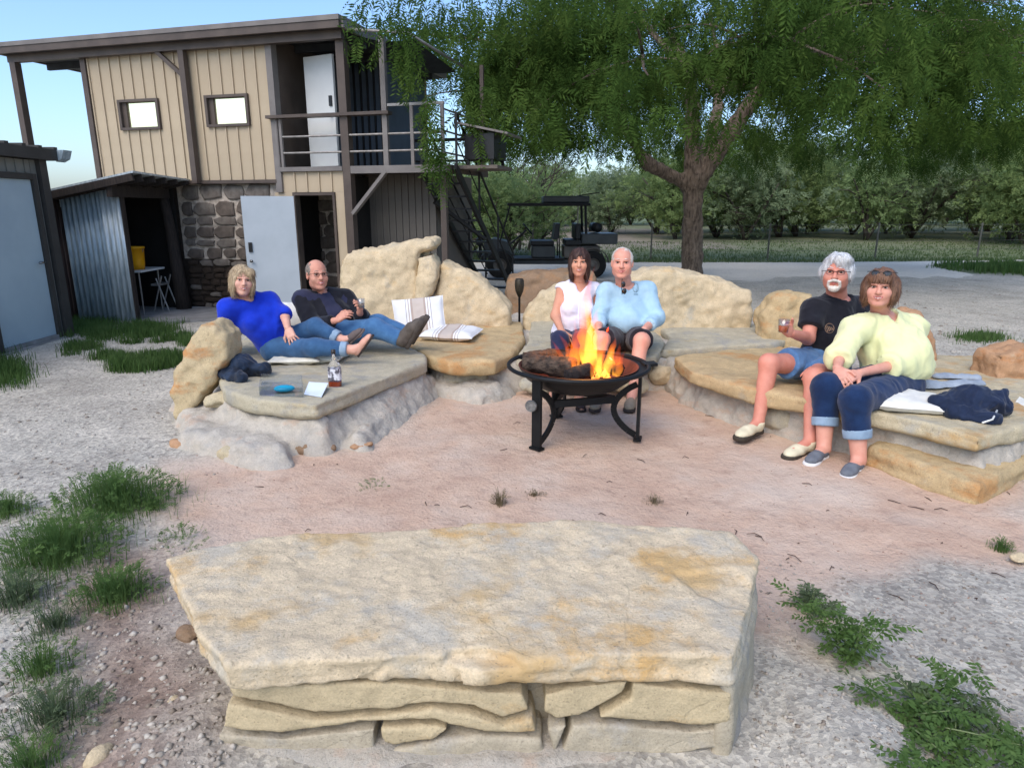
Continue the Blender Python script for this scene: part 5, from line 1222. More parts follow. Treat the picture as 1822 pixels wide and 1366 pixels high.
mb = MB(); mb.tube([(1.62, 17.1, .95), (1.62, 17.1, 1.76)], .015, 6); mb.build('grab_bar', steel, cart)
cbox('roof', cs_m, -.12, 1.92, 1.76, 1.83, 16.98, 18.22); cbox('roof_rack', cb_m, .76, 1.9, 1.831, 2.0, 17.1, 18.1)
mb = MB(); mb.tube([(1.6, 17.2, 2.0), (2.15, 17.2, 2.08)], .015, 6); mb.build('rod', cs_m, cart)
# ================================================================== people
def nz(v): v = np.asarray(v, float); return v / (np.linalg.norm(v) + 1e-9)
def lerp(a, b, t): return np.asarray(a) + (np.asarray(b) - np.asarray(a)) * t
def skin_mat(name, c):
    return mat(name, c, tuple(x * f for x, f in zip(c, (.92, .82, .80))), 16, .55, .06, 120, .002, spec=.35, sss=.0)
lip_m = mat('lips', srgb(194, 110, 102), None, 8, .4); teeth_m = mat('teeth', srgb(222, 208, 194), None, 8, .4)
eye_w = mat('eye_white', srgb(206, 196, 186), None, 8, .3); eye_d = mat('eye_iris', srgb(52, 38, 28), None, 8, .15); lash_m = mat('lash_line', srgb(96, 66, 54), None, 8, .8)
lens_m = mat('dark_lens', (.01, .01, .012), None, 5, .08, spec=.6); frame_m = mat('thin_glasses_frame', srgb(96, 70, 62), None, 5, .3, metal=.4)
def hand_prims(fd, w, d, pn, side, curl, sc, k=.007, spread=.0, thumb_in=.3):
    d, pn = nz(d), nz(pn); pn = nz(pn - d * pn.dot(d)); s = np.cross(d, pn); s = s if s.dot(side) > 0 else -s
    M_ = np.array([s, d, pn])
    fd.rbox(w + d * .05 * sc, (.042 * sc, .05 * sc, .0165 * sc), .0155 * sc, M_, .012)
    fd.cone(w - d * .02 * sc, w + d * .03 * sc, .030 * sc, .030 * sc, .015, 'u', (pn, .75))
    for i in range(4):
        b = w + d * (.090 - .004 * abs(i - 1.2)) * sc + s * (.031 - .0205 * i) * sc; dd = nz(d + s * (.12 - .09 * i) * (1 + spread)); L = (.072, .080, .074, .058)[i] * sc; r = (.0098, .0102, .0098, .0086)[i] * sc
        ang = 0; p = b
        for j, (fr, da) in enumerate(((.42, 28), (.33, 42), (.25, 30))):
            ang += R(da * curl * (1 + .06 * i)); q = p + (dd * math.cos(ang) + pn * math.sin(ang)) * L * fr
            fd.cone(p, q, r * (1 - .1 * j), r * (.9 - .1 * j), k * .6); p = q
    b = w + d * .028 * sc + s * .034 * sc; q = b + nz(d * .65 + s * .75 + pn * thumb_in) * .046 * sc; e = q + nz(d * .9 + s * .25 + pn * (thumb_in + .1)) * .036 * sc
    fd.cone(b, q, .0145 * sc, .0118 * sc, k); fd.cone(q, e, .0118 * sc, .0088 * sc, k)
def head_mesh(c, f, up, hh, neck, wide, sc, jaw=1.0, neck_r=.058, smile=1.0):
    """head with brow, nose, lips, chin and ears; returns mesh, face material index, local frame"""
    s = hh / .235; f = nz(f); up = nz(np.asarray(up) - f * np.dot(up, f)); l = np.cross(up, f); M_ = np.array([l, f, up])
    def W(x, y, z): return c + (l * x * wide + f * y + up * z) * s
    fd = Field(np.minimum(c, neck) - .19 * s, np.maximum(c, neck) + .19 * s, .0038 * s)
    E = lambda p, r, k=.02, mode='u': fd.ell(W(*p), np.array(r) * s * (wide, 1, 1), M_, k * s, mode)
    E((0, -.014, .034), (.074, .094, .083)); E((0, .032, -.042), (.058 * jaw, .062, .074), .03); E((0, .070, -.098), (.026 * jaw, .022, .019), .025); E((0, .0, -.07), (.055 * jaw, .06, .045), .03)
    for x in (-1, 1):
        E((x * .037, .064, -.028), (.027, .025, .025), .025); E((x * .031, .1035, .006), (.017, .014, .010), .010, 's')
        E((x * .074 / 1.0, -.006, -.006), (.010, .019, .030), .006); E((x * .080, .002, -.004), (.005, .009, .017), .004, 's'); fd.cone(W(x * .010, .094, .020), W(x * .044, .080, .022), .0075 * s, .006 * s, .016 * s)
        E((x * .0115, .103, -.030), (.009, .010, .008), .006)
    fd.cone(W(0, .090, .014), W(0, .113, -.027), .009 * s, .0125 * s, .010 * s); E((0, .083, -.058), (.030, .016, .017), .015)
    fd.cone(W(-.026, .078, -.0465), W(0, .0975, -.0545), .004 * s, .0068 * s, .005 * s); fd.cone(W(.026, .078, -.0465), W(0, .0975, -.0545), .004 * s, .0068 * s, .005 * s)
    fd.cone(W(-.021, .082, -.0585), W(0, .097, -.0685), .004 * s, .0075 * s, .005 * s); fd.cone(W(.021, .082, -.0585), W(0, .097, -.0685), .004 * s, .0075 * s, .005 * s)
    fd.cone(W(-.027, .088, -.0515), W(0, .099, -.0612), .0022 * s, .0030 * s, .002 * s, 's'); fd.cone(W(.027, .088, -.0515), W(0, .099, -.0612), .0022 * s, .0030 * s, .002 * s, 's')
    fd.cone(W(0, -.022, -.055), neck, neck_r * sc, neck_r * 1.08 * sc, .03 * s)
    V, F = fd.mesh(); V = relax(V, F, 1, .35)
    q = (V[F].mean(1) - c) / s; x, y, z = (q @ l) / wide, q @ f, q @ up
    mi = np.zeros(len(F), np.int32)
    zz = z - 13.0 * x * x                      # corners of the mouth lift
    mi[(np.abs(x) < .029) & (np.abs(zz + .0617) < .0098 * (1 - (x / .031) ** 2)) & (y > .074)] = 1
    mi[(np.abs(x) < .019) & (np.abs(zz + .0608) < .0034 * smile * (1 - (x / .021) ** 2)) & (y > .078)] = 2
    return (V, F), mi, (l, f, up, s, W, M_)
def add_mesh(name, V, F, mats, parent, mi=None):
    o = mk(name, V, F, mats, parent, True)
    if mi is not None: o.data.polygons.foreach_set('material_index', mi.astype(np.int32)); o.data.update()
    return o
def folds(V, F, seed, amp, fr=7., st=(1, 1, 1)):
    N = vnormals(V, F); q = V * np.array(st) + .06 * np.column_stack([fbm(V * 5, 2, seed + 3), fbm(V * 5, 2, seed + 4), fbm(V * 5, 2, seed + 5)])
    n = fbm(q * fr, 2, seed); r = 1 - np.abs(fbm(q * fr * .8, 2, seed + 9)) * 2.2; r2 = 1 - np.abs(fbm(q * fr * 1.9, 2, seed + 19)) * 2.2
    return V + N * (amp * (n * .5 + .55 * np.maximum(r, -1) + .3 * np.maximum(r2, -1)))[:, None]
def shoe(root, an, to, up, sc, m_up, m_sole, sole_h=.022, slim=1.0, seed=0, low=True, name='shoe', knee=None):
    d = nz(to - an - np.asarray(up) * np.dot(to - an, up)); up = nz(up); sd_ = np.cross(up, d); M_ = np.array([sd_, d, up])
    heel = an - d * .045 * sc - up * (.062 * sc); L = .275 * sc
    def Wp(x, y, z): return heel + sd_ * x * sc + d * y + up * z * sc
    fd = Field(np.minimum(an, to) - .24 * sc, np.maximum(an, to) + .24 * sc, .0065)
    fd.ell(Wp(0, .055 * sc, .038), np.array((.036 * slim, .058, .046)) * sc, M_, .02); fd.cone(Wp(0, .06 * sc, .04), Wp(0, L * .62, .032), .038 * sc * slim, .036 * sc * slim, .02)
    fd.ell(Wp(0, L * .70, .026), np.array((.046 * slim, .075, .032)) * sc, M_, .03); fd.ell(Wp(0, L * .86, .020), np.array((.038 * slim, .045, .024)) * sc, M_, .02)
    if low: fd.cone(Wp(0, .04 * sc, .05), an + up * .0, .036 * sc * slim, .043 * sc * slim, .02)
    else: kd = nz(knee - an) if knee is not None else up; fd.cone(Wp(0, .04 * sc, .045), an, .044 * sc, .056 * sc, .03); fd.cone(an, an + kd * .10 * sc, .058 * sc, .064 * sc, .02); fd.cone(an, lerp(an, to, .62), .056 * sc, .050 * sc, .03)
    fd.plane_cut(Wp(0, 0, .008), -up)
    if low: fd.plane_cut(Wp(0, 0, .074), up, .004); fd.ell(an + up * .045 * sc, np.array((.034, .05, .06)) * sc, M_, .006, 's')
    V, F = fd.mesh(); sh = add_mesh(name, folds(V, F, seed, .0018, 26), F, m_up, root)
    fd = Field(np.minimum(an, to) - .24 * sc, np.maximum(an, to) + .24 * sc, .0065)
    for y0, r in ((.03 * sc, .036), (.10 * sc, .036), (L * .6, .042), (L * .74, .048), (L * .86, .042)): fd.cone(Wp(0, y0, 0), Wp(0, min(y0 + .05 * sc, L * .9), 0), r * sc * slim, r * sc * slim * .96, .02, 'u', (up, .9))
    fd.plane_cut(Wp(0, 0, sole_h * .55 / 1.0), up); fd.plane_cut(Wp(0, 0, -sole_h * .55), -up)
    V, F = fd.mesh(); add_mesh('sole', V, F, m_sole, sh); return sh
def nz_rows(a): return a / (np.linalg.norm(a, axis=1)[:, None] + 1e-9)
def hair(root, fr, prims, m, seed, cuts=(), amp=.006, n_str=1500, s_len=.05):
    l, f, up, s, W, M_ = fr; c = W(0, 0, 0)
    fd = Field(c - .30 * s, c + .24 * s, .006 * s)
    for p, r, k in prims: fd.ell(W(*p), np.array(r) * s, M_, k * s)
    for kind, p, r, k in cuts:
        if kind == 'e': fd.ell(W(*p), np.array(r) * s, M_, k * s, 's')
        else: nrm = l * r[0] + f * r[1] + up * r[2]; fd.plane_cut(W(*p), nrm, k * s)
    V, F = fd.mesh(); N = vnormals(V, F); q = (V - c) / s; loc = np.column_stack([q @ l, q @ f, q @ up])
    st = fbm(loc * (95, 95, 9), 3, seed) * .7 + fbm(loc * (40, 40, 6), 2, seed + 3)
    V = V + N * (amp * s * st)[:, None]
    o = add_mesh('hair', V, F, m, root)
    # loose strands over the surface
    rg = np.random.default_rng(seed + 90); k = rg.integers(0, len(V), n_str); N = vnormals(V, F)[k]; P0 = V[k] - N * .002; rad = nz_rows(P0 - W(0, -.02, .11)); dn = nz_rows(rad * .5 - up[None] * .9 + rg.normal(size=(n_str, 3)) * .18); T = nz_rows(dn - N * (dn * N).sum(1)[:, None] * .85)
    L = (rg.uniform(.5, 1.2, n_str) * s_len * s)[:, None]; sd_ = np.cross(T, N) * .0014 * s; P1 = P0 + T * L * .5 + N * .004 * s; P2 = P0 + T * L + N * rg.uniform(-.004, .006, (n_str, 1)) * s
    VV = np.stack([P0 - sd_, P0 + sd_, P1 + sd_, P1 - sd_, P2 + sd_ * .3, P2 - sd_ * .3], 1).reshape(-1, 3); b = np.arange(n_str)[:, None] * 6; FF = np.concatenate([np.concatenate([b, b + 1, b + 2, b + 3], 1), np.concatenate([b + 3, b + 2, b + 4, b + 5], 1)])
    st_ = add_mesh('strands', VV, FF, m, o); st_['kind'] = 'stuff'; return o
def brow_eye(root, fr, m_brow, closed=False):
    l, f, up, s, W, M_ = fr
    for x in (-1, 1):
        e = Field(W(x * .031, .083, .006) - .02 * s, W(x * .031, .083, .006) + .02 * s, .0022 * s); e.ell(W(x * .031, .0855, .005), np.array((.0130, .0080, .0050)) * s, M_, 0)
        V, F = e.mesh(); q = (V[F].mean(1) - W(x * .031, .0855, .005)) / s; mi = ((np.abs(q @ l) < .0062)).astype(np.int32)
        add_mesh('eye', V, F, [eye_w, eye_d], root, mi)
        mb = MB(); mb.tube([W(x * .018, .0905, .0085), W(x * .031, .0930, .0112), W(x * .046, .084, .0080)], .0017 * s, 5); mb.build('eyelid', lash_m, root, True)
        mb = MB(); mb.tube([W(x * .015, .0975, .0300), W(x * .030, .0955, .0345), W(x * .047, .082, .0290)], [.0022 * s, .0030 * s, .0014 * s], 6); mb.build('eyebrow', m_brow, root, True)
def glasses(root, fr, m_frame, lens=None, dy=0.0, dz=0.0, rimless=False, name='glasses'):
    l, f, up, s, W, M_ = fr; mb = MB(); y = .108 + dy; z = .004 + dz
    for x in (-1, 1):
        pts = [W(x * (.031 + .021 * math.cos(a)), y - .006 * abs(math.cos(a) + .2), z + .0155 * math.sin(a)) for a in np.linspace(0, 2 * math.pi, 15)]
        mb.tube(pts, .0018 * s, 5, False); mb.tube([W(x * .052, y - .006, z + .006), W(x * .078, y - .04, z + .006), W(x * .080, .0, z + .003)], .002 * s, 5)
    mb.tube([W(-.010, y, z + .004), W(0, y + .003, z + .006), W(.010, y, z + .004)], .0018 * s, 5)
    o = mb.build(name, m_frame, root, True)
    if lens:
        for x in (-1, 1):
            lb_ = MB(); V = [W(x * (.031 + .0205 * math.cos(a)), y - .006 * abs(math.cos(a) + .2) + q, z + .015 * math.sin(a)) for q in (0, -.002) for a in np.linspace(0, 2 * math.pi, 14)[:-1]]
            lb_.add(V, [tuple(range(13)), tuple(range(25, 12, -1))] + [(i, (i + 1) % 13, 13 + (i + 1) % 13, 13 + i) for i in range(13)]); lb_.build('lens', lens, o)
    return o
def person(label, J, skin, sc=1.1, w=1.0, dp=1.0, belly=0.0, bust=0.0, head=None, shirt=None, pants=None, shoes=None, hands=(), arm=1.0, leg=1.0, seed=1):
    p = {k: np.asarray(v, float) for k, v in J.items()}
    root = thing('person', label, 'person', (p['pelvis'][0], p['pelvis'][1], p['pelvis'][2] - .12))
    lat = nz(p['shL'] - p['shR']); upv = nz(p['neck'] - p['pelvis']); fw = nz(np.cross(lat, upv)); fw = fw if fw[1] < .3 else -fw; lat2 = nz(np.cross(upv, fw))
    TM = np.array([lat2 if lat2.dot(lat) > 0 else -lat2, fw, upv]); hl = nz(p['hipL'] - p['hipR'])
    S = sc; lo = np.min(list(p.values()), 0) - .28 * S; hi = np.max(list(p.values()), 0) + .28 * S
    mid = lerp(p['pelvis'], p['chest'], .55); sw = np.linalg.norm(p['shL'] - p['shR'])
    def torso(f, o, k=.06):
        f.ell(p['pelvis'] + upv * .02, np.array((.172 * w * S, .125 * dp * S, .135 * S)) + o, TM, k)
        f.ell(mid + fw * (.015 + belly * .5) * S, np.array((.155 * w * S + belly * .3, .118 * dp * S + belly, .15 * S)) + o, TM, k)
        f.ell(p['chest'], np.array((.165 * w * S, .118 * dp * S, .165 * S)) + o, TM, k)
        f.cone(lerp(p['neck'], p['chest'], .18), p['shR'], .068 * S + o, .060 * S * arm + o, k); f.cone(lerp(p['neck'], p['chest'], .18), p['shL'], .068 * S + o, .060 * S * arm + o, k)
        f.cone(p['chest'] + upv * .04, lerp(p['neck'], p['chest'], .2), .10 * S + o, .07 * S + o, k)
        if bust:
            for x in (-1, 1): f.ell(p['chest'] + TM[0] * x * .075 * S * w + fw * (.085 * S * dp + bust * .3) - upv * .01, np.array((.07, .05 + bust, .065)) * S + o, TM, .04)
    def arm_(f, sd_, o, t0=0., t1=2., k=.03, end=None, flare=0.0):
        a, b, c = p['sh' + sd_], p['el' + sd_], p['wr' + sd_]; r = (.060, .047, .043, .030)
        if t1 <= 1: e = lerp(a, b, t1); f.cone(a, e, r[0] * S * arm + o, (r[0] + (r[1] - r[0]) * t1) * S * arm + o + flare, k)
        else:
            f.cone(a, b, r[0] * S * arm + o, r[1] * S * arm + o, k); e = lerp(b, c, t1 - 1); f.cone(b, e, r[1] * S * arm + o, (r[2] + (r[3] - r[2]) * (t1 - 1)) * S * arm + o + flare, k)
        return e, nz(e - (a if t1 <= 1 else b))
    def leg_(f, sd_, o, t1=2., k=.04, flare=0.0):
        a, b, c = p['hip' + sd_], p['kn' + sd_], p['an' + sd_]; r = (.098, .066, .058, .040)
        if t1 <= 1: e = lerp(a, b, t1); f.cone(a, e, r[0] * S * leg + o, (r[0] + (r[1] - r[0]) * t1) * S * leg + o + flare, k)
        else:
            f.cone(a, b, r[0] * S * leg + o, r[1] * S * leg + o, k); e = lerp(b, c, t1 - 1)
            f.cone(b, e, r[1] * S * leg * .97 + o, (r[2] + (r[3] - r[2]) * (t1 - 1)) * S * leg + o + flare, k)
            if not o: cf = lerp(b, c, .3); f.ell(cf + nz(b - p['hip' + sd_]) * -.012, np.array((.052, .055, .11)) * S * leg, np.array([hl, nz(np.cross(hl, c - b)), nz(c - b)]), .03)
        return e, nz(e - (a if t1 <= 1 else b))
    # ---- body: torso, limbs, head and hands as one skin
    fd = Field(lo, hi, .0145); torso(fd, 0.0)
    for sd_ in 'LR':
        arm_(fd, sd_, 0.0); leg_(fd, sd_, 0.0)
        if shoes and shoes.get('bare'): pass
        fd.cone(p['an' + sd_], lerp(p['an' + sd_], p['to' + sd_], .75) , .040 * S, .026 * S, .02)
    V1, F1 = fd.mesh()
    (V2, F2), mi2, fr = head_mesh(p['head'], head['f'], head.get('up', (0, 0, 1)), head['hh'], p['neck'] + fw * .005, head.get('wide', 1.0), S, head.get('jaw', 1.0), head.get('neck_r', .056), head.get('smile', 1.0))
    parts = [(V1, F1), (V2, F2)]; mis = [np.zeros(len(F1), np.int32), mi2]
    for sd_, hd, pn, side, curl, *ex in hands:
        wv = p['wr' + sd_]; hf = Field(wv - .26 * S, wv + .26 * S, .0056); hand_prims(hf, wv + nz(hd) * .012, hd, np.asarray(pn, float), np.asarray(side, float), curl, S * .98, **(ex[0] if ex else {}))
        v, f_ = hf.mesh(); parts.append((v, f_)); mis.append(np.zeros(len(f_), np.int32))
    V, F = join(parts); add_mesh('body', V, F, [skin, lip_m, teeth_m], root, np.concatenate(mis))
    brow_eye(root, fr, head['brow'])
    hair(root, fr, head['hair'], head['hair_m'], seed, head.get('cuts', ()), head.get('amp', .005), head.get('n', 1500), head.get('sl', .05))
    # ---- shirt
    o = shirt.get('o', .014); fd = Field(lo - .05, hi + .05, .012); t1 = shirt.get('sleeve', 0)
    if t1 > 0:
        for sd_ in 'LR':
            g = Field(lo - .05, hi + .05, .012); e, d = arm_(g, sd_, o + shirt.get('loose', .004), 0, t1, .04, None, shirt.get('flare', 0.0)); g.plane_cut(e, d, .006, e - .16 * S, e + .16 * S); fd.d = np.minimum(fd.d, g.d)
    torso(fd, o, .07)
    if t1 == 0:
        for sd_ in 'LR': fd.ell(p['sh' + sd_] + nz(p['el' + sd_] - p['sh' + sd_]) * .10 * S + TM[0] * (1 if sd_ == 'L' else -1) * .035, np.array((.075, .09, .11)) * S, TM, .01, 's')
    for prm in shirt.get('extra', ()): prm(fd, p, S, fw, upv, TM)
    nk = p['neck']
    if shirt.get('vneck'): fd.cone(nk + fw * .06 + upv * .06, nk + fw * (.15 * S) - upv * shirt['vneck'] * S, .075 * S, .012 * S, .01, 's', (fw, 2.5))
    fd.cone(nk + fw * shirt.get('nf', .03) - upv * .0, nk + upv * .14 + fw * .05, shirt.get('nr', .080) * S, .13 * S, .008, 's')
    hem = p['pelvis'] - upv * shirt.get('hem', .02) * S; fd.plane_cut(hem, -upv + fw * shirt.get('hemf', 0.0), .006, hem - .45, hem + .45)
    V, F = fd.mesh(); V = relax(V, F, 1); so_ = add_mesh('shirt', folds(V, F, seed + 30, shirt.get('fold', .007), shirt.get('fr', 8), shirt.get('fst', (1, 1, 1))), F, shirt['m'], root)
    # ---- trousers
    o = pants.get('o', .012); fd = Field(lo - .05, hi + .05, .012)
    ends = {}
    for sd_ in 'LR':
        g = Field(lo - .05, hi + .05, .012); e, d = leg_(g, sd_, o, pants['t'], .045, pants.get('flare', 0.0)); ends[sd_] = (e, d); g.plane_cut(e, d, .004, e - .2 * S, e + .2 * S); fd.d = np.minimum(fd.d, g.d)
    fd.ell(p['pelvis'] + upv * .0, np.array((.172 * w * S, .125 * dp * S, .13 * S)) + o, TM, .06); fd.cone(p['hipR'], p['hipL'], .10 * S * leg + o, .10 * S * leg + o, .06)
    V, F = fd.mesh(); V = relax(V, F, 1); add_mesh(pants.get('name', 'trousers'), folds(V, F, seed + 60, pants.get('fold', .007), 9), F, pants['m'], root)
    if pants.get('cuff'):
        for sd_ in 'LR':
            e, d = ends[sd_]; fd = Field(e - .14 * S, e + .14 * S, .007); r = (.058 + (.040 - .058) * (pants['t'] - 1)) * S * leg + o + pants.get('flare', 0) + .007
            fd.cone(e - d * .055 * S, e + d * .006, r + .004, r, .0); fd.plane_cut(e + d * .004, d, .004); fd.plane_cut(e - d * .055 * S, -d, .004); V, F = fd.mesh(); add_mesh('cuff', folds(V, F, seed, .003, 14), F, pants['cuff'], root)
    if shoes:
        for sd_ in 'LR': shoe(root, p['an' + sd_], p['to' + sd_], shoes.get('up' + sd_, (0, 0, 1)), S * shoes.get('s', .95), shoes['m'], shoes['sole'], shoes.get('h', .022), shoes.get('slim', 1.0), seed, shoes.get('low', True), shoes.get('name', 'shoe'), p['kn' + sd_])
    return root, p, fr, (lat2, fw, upv, TM)
def cam_f(h, dx=0.0, dz=0.0): return nz((-h[0] + dx, -h[1], 1.55 - h[2] + dz))
def cloth(name, c, c2=None, bump=.25, sc=260, rough=.9):
    m = mat(name, c, c2, 9, rough, 0, sc, .0015, spec=.15, sheen=.15); nd, lk = m.node_tree.nodes, m.node_tree.links; bs = nd['Principled BSDF']; co = nd.new('ShaderNodeTexCoord').outputs['Object']
    wr = nd.new('ShaderNodeTexNoise'); wr.noise_type = 'RIDGED_MULTIFRACTAL'; wr.inputs['Scale'].default_value = 5.5; wr.inputs['Detail'].default_value = 3; wr.inputs['Distortion'].default_value = .6; lk.new(co, wr.inputs['Vector'])
    b1 = _bump(nd, lk, bs, wr.outputs['Fac'], .35, .012); _bump(nd, lk, bs, _noise(nd, lk, co, sc, 3), bump, .0015, b1); return m
denim = cloth('blue_denim', srgb(62, 98, 134), srgb(48, 80, 114), .4, 300); denim2 = cloth('faded_denim', srgb(76, 118, 158), srgb(58, 96, 136), .4, 300); denim_d = cloth('dark_denim', srgb(28, 50, 84), srgb(20, 38, 68), .35, 300); cuff_m = cloth('denim_cuff', srgb(140, 162, 180), srgb(120, 142, 162), .4, 300)
black_c = cloth('black_cotton', srgb(30, 31, 38), srgb(24, 24, 30)); navy_c = cloth('navy_cotton', srgb(48, 50, 72), srgb(38, 40, 60)); royal = cloth('royal_blue_knit', srgb(24, 58, 190), srgb(18, 46, 168)); white_c = cloth('white_linen', srgb(232, 228, 236), srgb(216, 212, 224)); lblue = cloth('light_blue_cotton', srgb(164, 198, 214), srgb(150, 184, 202)); yellow_c = cloth('pale_yellow_gauze', srgb(228, 226, 172), srgb(214, 216, 164)); dk_short = cloth('dark_shorts_cloth', srgb(44, 40, 46), srgb(34, 31, 36)); jean_short = cloth('denim_shorts', srgb(88, 124, 164), srgb(70, 104, 144), .4, 300); indigo = cloth('navy_trouser', srgb(40, 48, 76), srgb(32, 38, 62))
skin1 = skin_mat('skin_fair', srgb(214, 166, 144)); skin2 = skin_mat('skin_warm', srgb(206, 150, 126)); skin3 = skin_mat('skin_tan', srgb(202, 148, 120)); skin4 = skin_mat('skin_ruddy', srgb(214, 157, 135)); skin5 = skin_mat('skin_sunburnt', srgb(208, 142, 121))
def hair_mat(n, a, b): return mat(n, a, b, 30, .5, .5, 120, .003, stretch=(3, 3, .4), bstretch=(2, 2, .25), spec=.35)
blond = hair_mat('ash_blond_hair', srgb(196, 174, 138), srgb(138, 116, 88)); grey_h = hair_mat('grey_hair', srgb(158, 146, 132), srgb(118, 106, 94)); brun = hair_mat('dark_brown_hair', srgb(82, 58, 48), srgb(44, 30, 27)); white_h = hair_mat('white_hair', srgb(226, 220, 208), srgb(196, 188, 176)); silver = hair_mat('silver_hair', srgb(222, 222, 220), srgb(176, 176, 174)); choc = hair_mat('light_brown_hair', srgb(140, 104, 78), srgb(88, 62, 48))
CAP = ((0, -.016, .040), (.083, .103, .088), .02)
FACE = ('e', (0, .115, -.045), (.066, .085, .098), .012)

# ---- woman in royal blue, reclining on the left slab
J1 = dict(pelvis=at(496, 612, 6.2), chest=at(455, 565, 6.15), neck=at(438, 531, 6.12), head=at(431, 499, 6.02), shR=at(406, 548, 6.0), shL=at(478, 534, 6.25), elR=at(396, 600, 6.0), wrR=at(388, 604, 6.2), elL=at(506, 558, 6.12), wrL=at(512, 584, 5.98),
    hipR=at(492, 622, 6.1), hipL=at(512, 606, 6.28), knR=at(560, 618, 5.88), knL=at(562, 582, 6.2), anR=at(632, 622, 5.86), anL=at(612, 606, 6.12), toR=at(656, 606, 5.84), toL=at(648, 592, 6.1))
sandal = mat('brown_sandal_leather', srgb(70, 48, 40), None, 9, .5); sandal_s = mat('sandal_sole', srgb(60, 50, 46), None, 9, .8); brown_shoe = mat('grey_brown_suede', srgb(104, 92, 88), srgb(88, 78, 74), 9, .9)
P1, p1, fr1, tf1 = person('woman in royal blue blouse and jeans reclining on the slab', J1, skin1, 1.0, 1.02, 1.0, .03, .02,
    dict(hh=.262, f=cam_f(J1['head'], .9), up=(.12, 0, 1), brow=blond, hair_m=blond, hair=[CAP, ((-.066, -.004, -.030), (.032, .070, .098), .03), ((.066, -.004, -.030), (.032, .070, .098), .03), ((0, -.06, -.035), (.078, .06, .095), .03), ((.045, .055, .06), (.045, .045, .04), .02)], cuts=[('e', (-.008, .118, -.035), (.060, .085, .112), .012), ('p', (0, 0, -.125), (0, .0, -1), .01)]),
    dict(m=royal, sleeve=1.22, o=.012, loose=.004, vneck=.05, nr=.074, hem=.06, fold=.010, fr=6), dict(m=denim, t=1.80, cuff=cuff_m, o=.014), None,
    [('L', at(523, 608, 5.9) - at(512, 584, 5.98), (.2, .7, -.6), (-1, 0, 0), .35, dict(spread=1.5)), ('R', (-.2, .6, -.2), (0, 0, -1), (1, 0, 0), .4)], seed=3)
shoe(P1, p1['anR'], p1['toR'], nz((-.75, -.1, .55)), .88, skin1, sandal_s, .02, .95, 2, True, 'sandal'); shoe(P1, p1['anL'], p1['toL'], nz((-.6, -.2, .6)), .9, brown_shoe, brown_shoe, .02, 1.0, 4)
# ---- man in the black jacket
J2 = dict(pelvis=at(598, 588, 6.6), chest=at(580, 550, 6.6), neck=at(570, 524, 6.62), head=at(564, 489, 6.52), shR=at(538, 533, 6.5), shL=at(616, 532, 6.72), elR=at(556, 580, 6.32), wrR=at(598, 570, 6.22), elL=at(644, 566, 6.6), wrL=at(640, 556, 6.38),
    hipR=at(606, 594, 6.45), hipL=at(614, 588, 6.66), knR=at(668, 584, 6.32), knL=at(674, 576, 6.58), anR=at(716, 604, 6.25), anL=at(726, 596, 6.48), toR=at(742, 570, 6.2), toL=at(752, 566, 6.44))
boot = mat('grey_suede_boot', srgb(96, 88, 80), srgb(76, 69, 62), 12, .95, .3, 90); boot_s = mat('boot_rubber', srgb(84, 77, 70), srgb(66, 60, 54), 10, .9, .5, 60)
P2, p2, fr2, tf2 = person('man in black jacket and jeans lounging with crossed hands on the slab', J2, skin2, 1.05, 1.05, 1.05, .05, 0,
    dict(hh=.285, f=cam_f(J2['head'], 2.2), brow=grey_h, hair_m=grey_h, jaw=1.1, smile=.6, hair=[((0, -.022, .030), (.080, .094, .085), .02)], cuts=[('p', (0, .045, .03), (0, 1, -.5), .02), ('e', (0, .12, .05), (.06, .075, .07), .02), ('p', (0, 0, -.05), (0, .25, -1), .01)], amp=.003, n=900, sl=.02),
    dict(m=navy_c, sleeve=.5, o=.014, nr=.078, hem=.02, fold=.008), dict(m=denim2, t=1.92, o=.022, fold=.006, flare=.012), dict(m=boot, sole=boot_s, s=1.06, h=.045, slim=1.12, low=False, upR=nz((-.8, 0, .5)), upL=nz((-.8, 0, .5)), name='boot'),
    [('R', at(620, 556, 6.2) - at(598, 570, 6.22), (.3, .6, -.6), (0, 0, 1), .6), ('L', at(641, 541, 6.3) - at(640, 556, 6.38), (-.6, -.5, 0), (-.3, -.5, .4), .9)], seed=5)
glasses(P2, fr2, frame_m)
